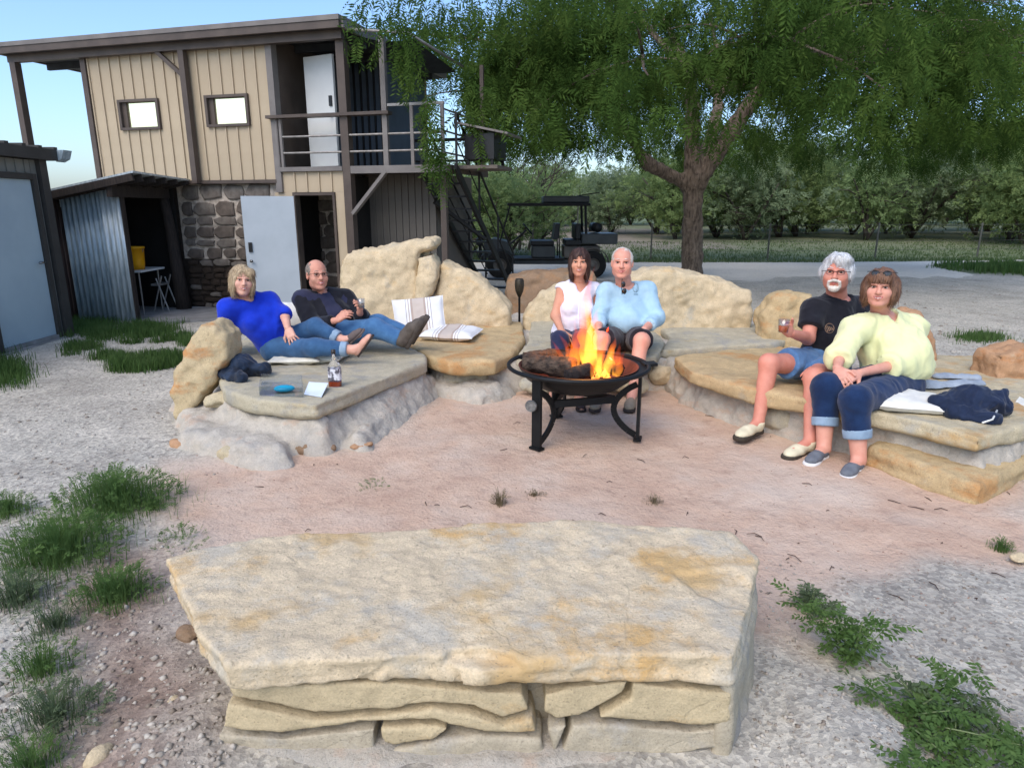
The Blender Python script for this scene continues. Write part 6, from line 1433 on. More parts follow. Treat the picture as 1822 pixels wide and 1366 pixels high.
def jacket(root, p, S, TM, fw, upv, w, dp, belly, m, open_w=.075):
    lo = np.min([p[k] for k in ('pelvis', 'shR', 'shL', 'elR', 'elL', 'wrR', 'wrL', 'neck')], 0) - .3; hi = np.max([p[k] for k in ('pelvis', 'shR', 'shL', 'elR', 'elL', 'wrR', 'wrL', 'neck')], 0) + .3
    fd = Field(lo, hi, .012); o = .026; mid = lerp(p['pelvis'], p['chest'], .55)
    fd.ell(p['pelvis'] + upv * .02, np.array((.172 * w * S, .125 * dp * S, .135 * S)) + o, TM, .06); fd.ell(mid + fw * (.015 + belly * .5) * S, np.array((.155 * w * S + belly * .3, .118 * dp * S + belly, .15 * S)) + o, TM, .06)
    fd.ell(p['chest'], np.array((.165 * w * S, .118 * dp * S, .165 * S)) + o, TM, .06)
    for sd_ in 'LR':
        fd.cone(lerp(p['neck'], p['chest'], .18), p['sh' + sd_], .068 * S + o, .062 * S + o, .05); fd.cone(p['sh' + sd_], p['el' + sd_], .062 * S + o, .052 * S + o, .03); e = lerp(p['el' + sd_], p['wr' + sd_], .86); fd.cone(p['el' + sd_], e, .052 * S + o, .036 * S + o * .8, .03); fd.plane_cut(e, nz(p['wr' + sd_] - p['el' + sd_]), .004, e - .1, e + .1)
    for t in np.linspace(0, 1, 14):          # open front
        q = lerp(p['neck'] + upv * .03, p['pelvis'], t) + fw * (.17 * S + belly * math.sin(t * 3)) ; r = open_w * (.7 + .5 * t); fd.ell(q, (r, .13, .09), TM, .01, 's')
    fd.cone(p['neck'] + fw * .02, p['neck'] + upv * .2, .076 * S, .12 * S, .01, 's'); fd.plane_cut(p['pelvis'] - upv * .03, -upv, .006)
    V, F = fd.mesh(); V = relax(V, F, 1); return add_mesh('jacket', folds(V, F, 44, .009, 7), F, m, root)
jacket(P2, p2, 1.05, tf2[3], tf2[1], tf2[2], 1.05, 1.05, .05, black_c)
# ---- woman in white sleeveless blouse
J3 = dict(pelvis=at(1013, 598, 6.65), chest=at(1024, 545, 6.66), neck=at(1029, 506, 6.68), head=at(1031, 467, 6.6), shR=at(1001, 515, 6.66), shL=at(1058, 514, 6.72), elR=at(988, 562, 6.56), wrR=at(1000, 590, 6.26), elL=at(1066, 562, 6.7), wrL=at(1050, 590, 6.36),
    hipR=at(1004, 604, 6.6), hipL=at(1030, 604, 6.6), knR=at(996, 604, 6.08), knL=at(1034, 604, 6.08), anR=at(984, 708, 5.78), anL=at(1030, 708, 5.84), toR=at(992, 738, 5.52), toL=at(1036, 735, 5.58))
P3, p3, fr3, tf3 = person('woman in white sleeveless blouse sitting behind the fire', J3, skin3, 1.04, .98, 1.0, .01, .02,
    dict(hh=.262, f=cam_f(J3['head'], -.1), brow=brun, hair_m=brun, hair=[CAP, ((-.066, -.012, -.045), (.028, .055, .115), .03), ((.066, -.012, -.045), (.028, .055, .115), .03), ((0, -.065, -.05), (.078, .055, .12), .03)], cuts=[('e', (.004, .122, -.035), (.058, .085, .105), .012), ('p', (0, 0, -.15), (0, 0, -1), .01)]),
    dict(m=white_c, sleeve=0, o=.016, vneck=.08, nr=.072, hem=.05, fold=.008), dict(m=indigo, t=1.85, o=.012), dict(m=mat('dark_brown_shoe', srgb(66, 50, 44), None, 8, .5), sole=sandal_s, s=.88),
    [('R', at(1010, 610, 6.12) - at(1000, 590, 6.26), (.1, .3, -1), (1, 0, 0), .4, dict(spread=1.)), ('L', (-.2, -.7, -.3), (0, .2, -1), (-1, 0, 0), .4)], seed=7, leg=.92, arm=.92)
# ---- man in light blue shirt
J4 = dict(pelvis=at(1113, 592, 6.62), chest=at(1113, 548, 6.62), neck=at(1110, 509, 6.64), head=at(1107, 468, 6.52), shR=at(1080, 520, 6.6), shL=at(1150, 518, 6.66), elR=at(1066, 566, 6.46), wrR=at(1065, 586, 6.14), elL=at(1168, 566, 6.5), wrL=at(1146, 587, 6.14),
    hipR=at(1094, 602, 6.52), hipL=at(1132, 602, 6.52), knR=at(1070, 604, 6.02), knL=at(1142, 606, 6.0), anR=at(1064, 705, 5.82), anL=at(1124, 705, 5.82), toR=at(1056, 735, 5.56), toL=at(1118, 737, 5.56))
P4, p4, fr4, tf4 = person('man in light blue long sleeved shirt and dark shorts sitting behind the fire', J4, skin4, 1.07, 1.08, 1.1, .07, 0,
    dict(hh=.288, f=cam_f(J4['head'], -.2), wide=1.06, jaw=1.2, neck_r=.068, brow=white_h, hair_m=white_h, smile=.35, hair=[((0, -.022, .030), (.083, .098, .090), .02)], cuts=[('e', (0, .11, -.02), (.062, .085, .118), .02), ('p', (0, 0, -.055), (0, .3, -1), .01), ('e', (0, .125, .065), (.055, .075, .06), .02)], amp=.004, n=1200, sl=.02),
    dict(m=lblue, sleeve=1.62, o=.014, loose=.008, nr=.084, hem=.03, fold=.013, fr=6), dict(m=dk_short, t=.90, o=.022, flare=.012, name='shorts'), dict(m=mat('tan_shoe', srgb(150, 134, 112), None, 8, .7), sole=sandal_s, s=1.0),
    [('R', at(1068, 606, 6.02) - at(1065, 586, 6.14), (.1, .5, -1), (1, 0, 0), .35, dict(spread=.8)), ('L', at(1138, 608, 5.98) - at(1146, 587, 6.14), (-.1, .5, -1), (-1, 0, 0), .35, dict(spread=.8))], seed=9)
# ---- man in black t-shirt
J5 = dict(pelvis=at(1464, 640, 5.5), chest=at(1484, 574, 5.54), neck=at(1488, 532, 5.58), head=at(1489, 485, 5.46), shR=at(1447, 552, 5.48), shL=at(1528, 548, 5.64), elR=at(1438, 602, 5.34), wrR=at(1408, 593, 5.1), elL=at(1500, 622, 5.42), wrL=at(1452, 656, 5.08),
    hipR=at(1452, 648, 5.42), hipL=at(1482, 655, 5.38), knR=at(1368, 646, 5.06), knL=at(1448, 672, 4.86), anR=at(1349, 752, 4.95), anL=at(1441, 786, 4.62), toR=at(1312, 780, 4.78), toL=at(1394, 812, 4.46))
cream_shoe = mat('cream_canvas_shoe', srgb(222, 212, 180), srgb(202, 192, 160), 12, .85, .2, 160); dk_sole = mat('dark_rubber_sole', srgb(66, 58, 48), None, 8, .8)
P5, p5, fr5, tf5 = person('man in black t-shirt and denim shorts holding a glass', J5, skin5, 1.08, 1.06, 1.08, .05, 0,
    dict(hh=.292, f=cam_f(J5['head'], -.6), wide=1.05, jaw=1.18, neck_r=.07, brow=silver, hair_m=silver, smile=.2, hair=[((0, -.024, .038), (.088, .104, .092), .02), ((.07, -.02, .0), (.03, .06, .05), .03), ((-.07, -.02, .0), (.03, .06, .05), .03), ((.02, .045, .085), (.065, .05, .035), .03)], cuts=[('e', (-.008, .120, -.03), (.058, .085, .100), .015), ('p', (0, 0, -.06), (0, .35, -1), .01)], amp=.006, n=1800, sl=.035),
    dict(m=black_c, sleeve=.62, o=.016, loose=.012, flare=.012, nr=.08, hem=.05, fold=.009), dict(m=jean_short, t=.66, o=.020, flare=.016, name='shorts'), dict(m=cream_shoe, sole=dk_sole, s=1.06, h=.03),
    [('R', at(1392, 580, 5.02) - at(1408, 593, 5.1), (.8, -.5, -.2), (0, -.5, .7), .75), ('L', at(1434, 668, 4.98) - at(1452, 656, 5.08), (-.1, .3, -1), (-.4, -1, 0), .45)], seed=11)
glasses(P5, fr5, mat('dark_half_frame', srgb(60, 44, 46), None, 4, .4), None)
fl, ff, fu, fs, fW, fM = fr5
fd = Field(fW(0, .09, -.06) - .08, fW(0, .09, -.06) + .08, .0035)
for x in (-1, 1): fd.cone(fW(0, .108, -.044), fW(x * .030, .092, -.056), .011 * fs, .008 * fs, .008); fd.cone(fW(x * .030, .092, -.056), fW(x * .033, .082, -.085), .008 * fs, .008 * fs, .008)
fd.ell(fW(0, .078, -.098), np.array((.034, .024, .024)) * fs, fM, .01); V, F = fd.mesh(); add_mesh('moustache', folds(V, F, 2, .002, 60), F, white_h, P5)
# ---- woman in pale yellow blouse
J6 = dict(pelvis=at(1592, 668, 5.05), chest=at(1572, 604, 5.1), neck=at(1566, 562, 5.14), head=at(1567, 512, 5.02), shR=at(1522, 586, 5.02), shL=at(1624, 584, 5.18), elR=at(1494, 634, 4.86), wrR=at(1490, 655, 4.66), elL=at(1606, 646, 4.86), wrL=at(1528, 664, 4.62),
    hipR=at(1566, 680, 4.96), hipL=at(1606, 688, 4.94), knR=at(1470, 690, 4.62), knL=at(1522, 712, 4.38), anR=at(1466, 797, 4.50), anL=at(1528, 818, 4.30), toR=at(1436, 828, 4.33), toL=at(1500, 850, 4.12))
grey_can = mat('grey_canvas_slip_on', srgb(112, 116, 122), srgb(94, 98, 104), 14, .9, .2, 160); wh_sole = mat('white_sole', srgb(228, 226, 220), None, 8, .7)
def blouse_skirt(f, p, S, fw, upv, TM):
    f.ell(p['pelvis'] + upv * .03 + fw * .02, np.array((.25, .22, .12)) * S, TM, .08)
P6, p6, fr6, tf6 = person('woman in pale yellow blouse and dark cropped jeans with sunglasses on her head', J6, skin4, 1.06, 1.08, 1.12, .08, .03,
    dict(hh=.276, f=cam_f(J6['head'], -.5), wide=1.04, jaw=1.15, neck_r=.062, brow=choc, hair_m=choc, hair=[CAP, ((-.070, -.004, -.020), (.036, .065, .085), .03), ((.070, -.004, -.020), (.036, .065, .085), .03), ((0, -.055, -.02), (.08, .06, .085), .03), ((0, .070, .062), (.068, .042, .038), .02)], cuts=[('e', (0, .122, -.062), (.060, .085, .098), .010), ('p', (0, 0, -.112), (0, .1, -1), .01)], amp=.007),
    dict(m=yellow_c, sleeve=1.35, o=.024, loose=.018, flare=.006, vneck=.06, nr=.088, hem=.05, fold=.016, fr=6, fst=(1.3, 1.3, .6), extra=[blouse_skirt]), dict(m=denim_d, t=1.62, cuff=cuff_m, o=.018, flare=.006), dict(m=grey_can, sole=wh_sole, s=.95, h=.022),
    [('R', at(1498, 672, 4.58) - at(1490, 655, 4.66), (.5, .3, -.5), (.6, -.4, 0), .55), ('L', at(1500, 676, 4.54) - at(1528, 664, 4.62), (-.2, .5, -.8), (0, -.6, .6), .6)], seed=13, leg=1.14, arm=.92)
glasses(P6, fr6, lens_m, lens_m, -.005, .088, name='sunglasses')
# sunglasses hanging from the light blue shirt, the crest and the lettering-free emblem marks
l4, f4, u4, T4 = tf4
sg = thing('sunglasses', 'dark sunglasses hanging folded from the neck of the light blue shirt', 'sunglasses', tuple(at(1110, 528, 6.36)))
for v in (498 + 8, 518): 
    c = at(1109 if v < 510 else 1111, v, 6.375); fd = Field(c - .05, c + .05, .004); fd.ell(c, (.022, .008, .030), None, 0); V, F = fd.mesh(); add_mesh('lens', V, F, lens_m, sg)
mb = MB(); mb.tube([at(1107, 496, 6.40), at(1106, 512, 6.365), at(1107, 524, 6.36)], .004, 6); mb.build('temple', lens_m, sg, True)
mark = mat('grey_print', srgb(112, 138, 150), None, 5, .9)
tan_print = mat('tan_print', srgb(150, 122, 100), srgb(90, 78, 70), 40, .9)
# ================================================================== cushions, clothes and small things
cush_w = cloth('white_cushion_canvas', srgb(224, 222, 212), srgb(206, 204, 194)); cush_c = cloth('cream_cushion_canvas', srgb(220, 216, 198), srgb(200, 196, 180))
def striped(name, stops):
    m, nd, lk, bs = new_mat(name); co = nd.new('ShaderNodeTexCoord').outputs['Object']; sx = nd.new('ShaderNodeSeparateXYZ'); lk.new(co, sx.inputs[0])
    mr = nd.new('ShaderNodeMapRange'); mr.inputs[1].default_value = -.30; mr.inputs[2].default_value = .30; lk.new(sx.outputs['X'], mr.inputs[0])
    r = nd.new('ShaderNodeValToRGB'); r.color_ramp.interpolation = 'CONSTANT'; e = r.color_ramp.elements
    while len(e) < len(stops): e.new(.5)
    for x, (p, c) in zip(e, stops): x.position = p; x.color = (*c, 1)
    lk.new(mr.outputs[0], r.inputs['Fac']); lk.new(r.outputs[0], bs.inputs['Base Color']); bs.inputs['Roughness'].default_value = .9; bs.inputs['Specular IOR Level'].default_value = .15
    _bump(nd, lk, bs, _noise(nd, lk, co, 200, 3), .3, .002); return m
W_ = srgb(222, 222, 220); T_ = srgb(172, 156, 144); D_ = srgb(120, 104, 100)
stripe_m = striped('striped_cushion_canvas', [(0, W_), (.27, D_), (.28, W_), (.32, T_), (.335, W_), (.36, T_), (.40, srgb(190, 178, 166)), (.60, T_), (.64, W_), (.665, T_), (.68, W_), (.72, D_), (.73, W_)])
def pillow(name, label, c, size, M_, m, seed, parent=None, puff=1.0):
    """stuffed cushion: size = width, height, thickness along the rows of M_; the mesh keeps its own axes so that the cover's pattern follows it"""
    a, b, t = np.array(size) / 2; n = 26; V = []; F = []
    u = np.linspace(-1, 1, n)
    for sg_ in (1, -1):
        for i in range(n):
            for j in range(n):
                x, y = u[i], u[j]; pr = max(0., (1 - x ** 4) * (1 - y ** 4)) ** .45 * puff; k = 1 - .05 * (1 - abs(y)) * abs(x) ** 6
                V.append((a * x * (1 - .05 * (1 - y * y)), b * y * (1 - .05 * (1 - x * x)), sg_ * t * pr))
    for s_ in range(2):
        for i in range(n - 1):
            for j in range(n - 1):
                q = s_ * n * n + i * n + j; f = (q, q + n, q + n + 1, q + 1); F.append(f if s_ == 0 else f[::-1])
    V = np.array(V); F = np.array(F); N = vnormals(V, F); d = fbm(V * 7 + seed, 3, seed) * .010 + (1 - 2 * np.abs(fbm(V * 11 + seed, 2, seed + 3))) * .006
    edge = np.maximum(np.abs(V[:, 0]) / a, np.abs(V[:, 1]) / b); V = V + np.column_stack([0 * d, 0 * d, np.sign(V[:, 2]) * d * (1 - edge ** 8)]); V[:, 2] += fbm(V * (5, 5, 0) + seed, 2, seed + 7) * .012
    me = raw_mesh(name, V, F, True); Mx = Matrix([list(r) for r in np.asarray(M_).T]); o = link(name, me, m); o.location = c; o.rotation_euler = Mx.to_euler()
    tag(o, label, 'cushion'); pg = MB(); pts = []
    for k in range(4 * 10 + 1):
        s_ = (k / 10) % 4; q = s_ % 1 * 2 - 1; x, y = [(q, -1), (1, q), (-q, 1), (-1, -q)][int(s_)]
        pts.append((a * x * (1 - .05 * (1 - y * y)), b * y * (1 - .05 * (1 - x * x)), fbm(np.array([[a * x * 5, b * y * 5, 0]]) + seed, 2, seed + 7)[0] * .012))
    pg.tube(pts, .005, 6, False); pm = raw_mesh('piping', np.concatenate(pg.V), pg.F, True); po_ = link('piping', pm, m, o); return o
def frame(xd, n):     # axes: x along xd, z along n
    n = nz(n); x = nz(np.asarray(xd, float) - n * np.dot(xd, n)); return np.array([x, np.cross(n, x), n])
pillow('cushion', 'white cushion propped behind the woman in royal blue', at(410, 578, 6.36), (.42, .42, .15), frame((.75, .3, -.6), (-.45, -.6, .55)), cush_w, 1)
pillow('cushion', 'small grey white cushion tucked behind the man in the black jacket', at(524, 562, 6.8), (.34, .30, .12), frame((1, .1, 0), (0, -.8, .4)), cush_w, 2)
pillow('cushion', 'flat cream seat cushion under the knees of the woman in royal blue', onz(528, 638, ZS + .03), (.46, .36, .055), frame((1, .1, 0), (0, 0, 1)), cush_c, 3)
pillow('cushion', 'flat cream seat cushion under the ankles of the woman in royal blue', onz(580, 634, ZS + .03), (.36, .34, .06), frame((1, -.1, 0), (0, 0, 1)), cush_c, 4)
pillow('cushion', 'striped cushion leaning upright against the sloping boulder', at(746, 563, 7.32), (.56, .44, .12), frame((1, .1, .10), (.05, -.85, .5)), stripe_m, 5)
pillow('cushion', 'striped cushion lying flat on the ledge by the boots', onz(803, 592, ZS + .055), (.58, .50, .10), frame((1, -.2, 0), (.0, -.05, 1)), stripe_m, 6)
pillow('cushion', 'white seat cushion under the woman in the yellow blouse', onz(1606, 712, ZS + .04), (.56, .46, .085), frame((1, -.3, 0), (0, 0, 1)), cush_w, 7)
# crumpled garments
def heap(name, label, cat, prims, m, seed, amp=.022, fr=11, vx=.0085):
    lo = np.min([np.minimum(a, b) - r for a, b, r, _ in prims], 0) - .06; hi = np.max([np.maximum(a, b) + r for a, b, r, _ in prims], 0) + .06
    fd = Field(lo, hi, vx)
    for a, b, r, r2 in prims: fd.cone(a, b, r, r2, .05, 'u', ((0, 0, 1), .75))
    fd.plane_cut((0, 0, ZS + .004), (0, 0, -1))
    V, F = fd.mesh(); V = relax(V, F, 1); V = folds(V, F, seed, amp, fr); V[:, 2] = np.maximum(V[:, 2], ZS + .002); return tag(add_mesh(name, V, F, m, None), label, cat)
q = lambda u, v, z: onz(u, v, ZS + z)
navy_j = cloth('navy_jacket_cloth', srgb(30, 42, 66), srgb(20, 30, 50), .3, 200, .7)
nj = heap('jacket', 'crumpled navy jacket lying on the right bench', 'jacket', [(q(1675, 722, .05), q(1730, 712, .09), .085, .12), (q(1730, 712, .09), q(1780, 722, .06), .12, .08), (q(1700, 735, .03), q(1760, 742, .03), .06, .07), (q(1772, 716, .1), q(1782, 700, .14), .05, .03)], navy_j, 4)
mb = MB(); mb.tube([q(1748, 752, .045), q(1766, 746, .05), q(1774, 730, .07)], .006, 6); mb.build('piping', cush_w, nj, True)
heap('jacket', 'dark denim jacket heaped beside the tall pointed rock', 'jacket', [(q(405, 650, .06), q(430, 648, .1), .08, .10), (q(430, 655, .06), q(470, 658, .05), .09, .07), (q(400, 665, .04), q(430, 672, .03), .06, .05)], cloth('dark_jacket_cloth', srgb(38, 54, 76), srgb(16, 22, 32), .3, 200, .6), 9)
heap('blanket', 'grey blue blanket spread behind the woman in the yellow blouse', 'blanket', [(q(1650, 690, .0), q(1740, 684, .0), .07, .05), (q(1670, 672, .0), q(1730, 674, .0), .05, .06)], cloth('grey_blanket', srgb(158, 168, 178), srgb(132, 142, 154)), 12, .01)
mb = MB(); pp_ = [q(1806, 716, .004), q(1850, 738, .004), q(1858, 728, .004), q(1814, 706, .03)]; mb.hexa([x for x in pp_] + [x + (0, 0, .003) for x in pp_]); tag(mb.build('paper', cush_w), 'folded white paper beside the navy jacket', 'paper')
# bottle
bp = onz(597, 687, ZS + .002); bot = thing('bottle', 'square shouldered whiskey bottle with grey label, nearly empty', 'bottle', tuple(bp))
gl, nd_, lk_, bs_ = new_mat('clear_glass'); bs_.inputs['Base Color'].default_value = (.92, .93, .94, 1); bs_.inputs['Roughness'].default_value = .03; bs_.inputs['Transmission Weight'].default_value = 1; bs_.inputs['IOR'].default_value = 1.3
amber, nd_, lk_, bs_ = new_mat('amber_spirit'); bs_.inputs['Base Color'].default_value = (.35, .06, .02, 1); bs_.inputs['Roughness'].default_value = .1; bs_.inputs['Specular IOR Level'].default_value = .5
def rsq(mb, prof, c, n=24, sq=.55):
    V = []; m_ = len(prof)
    for r, z, s_ in prof:
        for k in range(n):
            a = 2 * math.pi * k / n + .3; cc, ss = math.cos(a - .3), math.sin(a - .3); e = (abs(cc) ** (2 / s_) + abs(ss) ** (2 / s_)) ** 0; x = math.copysign(abs(cc) ** (2 / s_), cc) * r; y = math.copysign(abs(ss) ** (2 / s_), ss) * r * .8
            V.append((c[0] + x, c[1] + y, c[2] + z))
    F = [(i * n + k, i * n + (k + 1) % n, (i + 1) * n + (k + 1) % n, (i + 1) * n + k) for i in range(m_ - 1) for k in range(n)] + [tuple(range(n))[::-1], tuple((m_ - 1) * n + k for k in range(n))]
    return mb.add(V, F)
mb = MB(); rsq(mb, [(.046, 0, 4), (.048, .01, 4), (.048, .15, 4), (.042, .175, 3.4), (.022, .205, 2.4), (.017, .22, 2), (.017, .262, 2)], bp); mb.build('body', gl, bot, True)
mb = MB(); rsq(mb, [(.0445, .004, 4), (.0445, .042, 4)], bp); mb.build('spirit', amber, bot)
lab_m, nd_, lk_, bs_ = new_mat('printed_label'); co_ = nd_.new('ShaderNodeTexCoord').outputs['Object']
lk_.new(_ramp(nd_, lk_, _noise(nd_, lk_, co_, 34, 3, .5, (1, 1, .7)), [(.42, srgb(74, 70, 76)), (.5, srgb(130, 126, 130)), (.58, srgb(214, 212, 214))]), bs_.inputs['Base Color']); bs_.inputs['Roughness'].default_value = .6
mb = MB(); rsq(mb, [(.0495, .055, 4), (.0495, .145, 4)], bp); mb.build('label_band', lab_m, bot)
mb = MB(); mb.lathe([(0, .262), (.018, .262), (.018, .292), (0, .294)], bp, 14); mb.build('cap', mat('dark_bottle_cap', srgb(60, 56, 54), None, 5, .4), bot, True)
# clear plastic box with blue dish, white card
clr, nd_, lk_, bs_ = new_mat('thin_clear_plastic'); nd_.remove(bs_); tr_ = nd_.new('ShaderNodeBsdfTransparent'); gs_ = nd_.new('ShaderNodeBsdfGlossy'); gs_.inputs['Roughness'].default_value = .08; mx_ = nd_.new('ShaderNodeMixShader'); mx_.inputs[0].default_value = .14
tr_.inputs['Color'].default_value = (.93, .95, .97, 1); lk_.new(tr_.outputs[0], mx_.inputs[1]); lk_.new(gs_.outputs[0], mx_.inputs[2]); lk_.new(mx_.outputs[0], nd_['Material Output'].inputs['Surface'])
c0 = onz(462, 704, ZS + .004); c1 = onz(540, 706, ZS + .004); c2 = onz(538, 682, ZS + .004); c3 = onz(466, 680, ZS + .004)
bx_ = thing('plastic_box', 'clear open plastic food box on the slab', 'container', tuple((c0 + c2) / 2))
for nm, a, b in (('side', c0, c1), ('side', c1, c2), ('side', c2, c3), ('side', c3, c0)):
    mb = MB(); mb.bar(a + (0, 0, .035), b + (0, 0, .035), .003, .07); mb.build(nm, clr, bx_)
mb = MB(); q4 = [c0, c1, c2, c3]; mb.hexa([x for x in q4] + [x + (0, 0, .003) for x in q4]); mb.build('base', clr, bx_)
dc = onz(506, 691, ZS + .03); fd = Field(dc - .14, dc + .14, .006); fd.ell(dc, (.078, .05, .026), axes(.12), 0); V, F = fd.mesh(); tag(add_mesh('dish', V, F, mat('turquoise_plastic', srgb(28, 158, 190), srgb(22, 142, 176), 5, .35), None), 'turquoise oval dish inside the clear plastic box', 'dish')
w0 = [onz(541, 702, ZS + .004), onz(572, 707, ZS + .004), onz(584, 682, ZS + .05), onz(550, 680, ZS + .05)]
mb = MB(); mb.hexa([x for x in w0] + [x + (0, -.002, .004) for x in w0]); tag(mb.build('card', mat('white_card', srgb(222, 232, 240), None, 4, .5)), 'white card tray propped beside the bottle', 'card')
# drinking glasses in two hands
def tumbler(c, s, m_liq, label):
    t = thing('drinking_glass', label, 'glass', tuple(c)); mb = MB(); mb.lathe([(.0005, 0), (.030, 0), (.036, .09), (.0345, .09), (.029, .006), (.0005, .006)], c, 18); mb.V = [np.array(c) + (v - np.array(c)) * s for v in mb.V]; mb.build('glass', clr, t, True)
    mb = MB(); mb.lathe([(.0005, .008), (.0285, .008), (.031, .045), (.0005, .045)], c, 16); mb.V = [np.array(c) + (v - np.array(c)) * s for v in mb.V]; mb.build('drink', m_liq, t, True); return t
amb2 = mat('amber_drink', srgb(196, 84, 28), None, 5, .1)
tumbler(at(1393, 592, 4.98), 1.15, amb2, 'glass of amber drink held by the man in black')
tumbler(at(643, 548, 6.28), 1.0, mat('pale_drink', srgb(150, 130, 110), None, 5, .1), 'small glass held by the man in the black jacket')
# prints on the shirts follow the cloth
from mathutils.bvhtree import BVHTree
def print_on(person_o, m, rows, name):
    so_ = [c for c in person_o.children if c.name.startswith('shirt')][0]; off = wloc(so_); V = np.array([v.co for v in so_.data.vertices]) + off
    bv = BVHTree.FromPolygons([tuple(v) for v in V], [tuple(p.vertices) for p in so_.data.polygons]); mb = MB()
    for line, r in rows:
        pts = []
        for u, v in line:
            d = Vector(_ray(u, v)).normalized(); h = bv.ray_cast(Vector((0, 0, CAM_H)), d)
            if h[0] is not None: pts.append(np.array(h[0] - d * .003))
        if len(pts) > 1: mb.tube(pts, r, 5)
    if mb.V: mb.build(name, m, person_o)['kind'] = 'stuff'
print_on(P4, mark, [([(1131 + 5 * math.cos(a), 512 + 8 * math.sin(a)) for a in np.linspace(0, 2 * math.pi, 15)], .0022), ([(1129, 505), (1128, 512), (1130, 520)], .0016), ([(1133, 505), (1134, 512), (1132, 520)], .0016), ([(1128, 523.5), (1135, 523.5)], .003)], 'emblem')
print_on(P5, tan_print, [([(1476 + 8 * math.cos(a), 584 + 8.5 * math.sin(a)) for a in np.linspace(0, 2 * math.pi, 15)], .003)] + [([(1469 + k * 3.4, 579 + k), (1473 + k * 3.0, 590 - k)], .004) for k in range(4)], 'emblem')
print_on(P3, mat('blouse_placket', srgb(244, 242, 248), None, 5, .9), [([(1030, 512 + k * 8) for k in range(10)], .005)], 'placket')

# ================================================================== plants on the ground
forb_m = leaf_mat('fresh_forb_leaf', (.085, .16, .045), (.125, .21, .065), (.18, .265, .09), .5, 9); grey_forb = leaf_mat('grey_green_forb_leaf', (.10, .14, .07), (.13, .175, .09), (.18, .22, .13), .4, 9); dry_leaf = leaf_mat('dry_straw', (.16, .13, .08), (.22, .18, .11), (.28, .24, .16), .3, 9)
def clump(name, label, u, v, r, h, n, m, seed, feather=.5, cat='grass clump', wid=.005, lean=.6):
    """a tuft: thin blades plus fine divided leaves"""
    rg = np.random.default_rng(seed); c = onz(u, v); nb_ = int(n * (1 - feather)); nf = int(n * feather); VV = []; FF = []; off = 0
    if nb_:
        rr = np.abs(rg.normal(size=nb_)) * .5; a = rg.uniform(0, 6.28, nb_); B_ = np.column_stack([c[0] + r * rr * np.cos(a), c[1] + r * rr * np.sin(a), np.zeros(nb_)]); B_[:, 2] = [ground_z(x, y) - .004 for x, y in B_[:, :2]]
        hh = h * rg.uniform(.4, 1.05, nb_) * (1 - .45 * np.minimum(rr, 1)); a2 = a + rg.normal(size=nb_) * .8; ln = rg.uniform(.1, lean, nb_) * hh; dx, dy = np.cos(a2), np.sin(a2); w = wid * rg.uniform(.6, 1.3, nb_)
        V = np.zeros((nb_, 6, 3)); sd_ = np.column_stack([-dy, dx, 0 * w]); m1 = B_ + np.column_stack([dx * ln * .3, dy * ln * .3, hh * .6])
        V[:, 0] = B_ - sd_ * w[:, None] / 2; V[:, 1] = B_ + sd_ * w[:, None] / 2; V[:, 2] = m1 + sd_ * w[:, None] * .4; V[:, 3] = m1 - sd_ * w[:, None] * .4; tip = B_ + np.column_stack([dx * ln, dy * ln, hh]); V[:, 4] = tip + sd_ * .0005; V[:, 5] = tip - sd_ * .0005
        k = np.arange(nb_)[:, None] * 6; VV.append(V.reshape(-1, 3)); FF.append(np.concatenate([np.concatenate([k, k + 1, k + 2, k + 3], 1), np.concatenate([k + 3, k + 2, k + 4, k + 5], 1)])); off = nb_ * 6
    if nf:
        T = [spray(6, .5, .26, .07, np.random.default_rng(seed * 7 + s_), .25) for s_ in range(4)]; rr = rg.random(nf) ** .6; a = rg.uniform(0, 6.28, nf)
        Pp = np.column_stack([c[0] + r * rr * np.cos(a), c[1] + r * rr * np.sin(a), h * rg.random(nf) ** .8 * (1 - .6 * rr ** 2)]); Pp[:, 2] += [ground_z(x, y) for x, y in Pp[:, :2]]
        D = np.column_stack([np.cos(a) * rr + rg.normal(size=nf) * .4, np.sin(a) * rr + rg.normal(size=nf) * .4, rg.uniform(.1, 1.0, nf)]); V, F = scatter(T, Pp, D, rg.uniform(.4, 1.0, nf) * min(max(r, h), .2) * .55, rg); VV.append(V); FF.append(F + off)
    o = mk(name, np.concatenate(VV), np.concatenate(FF), m); return tag(o, label, cat)
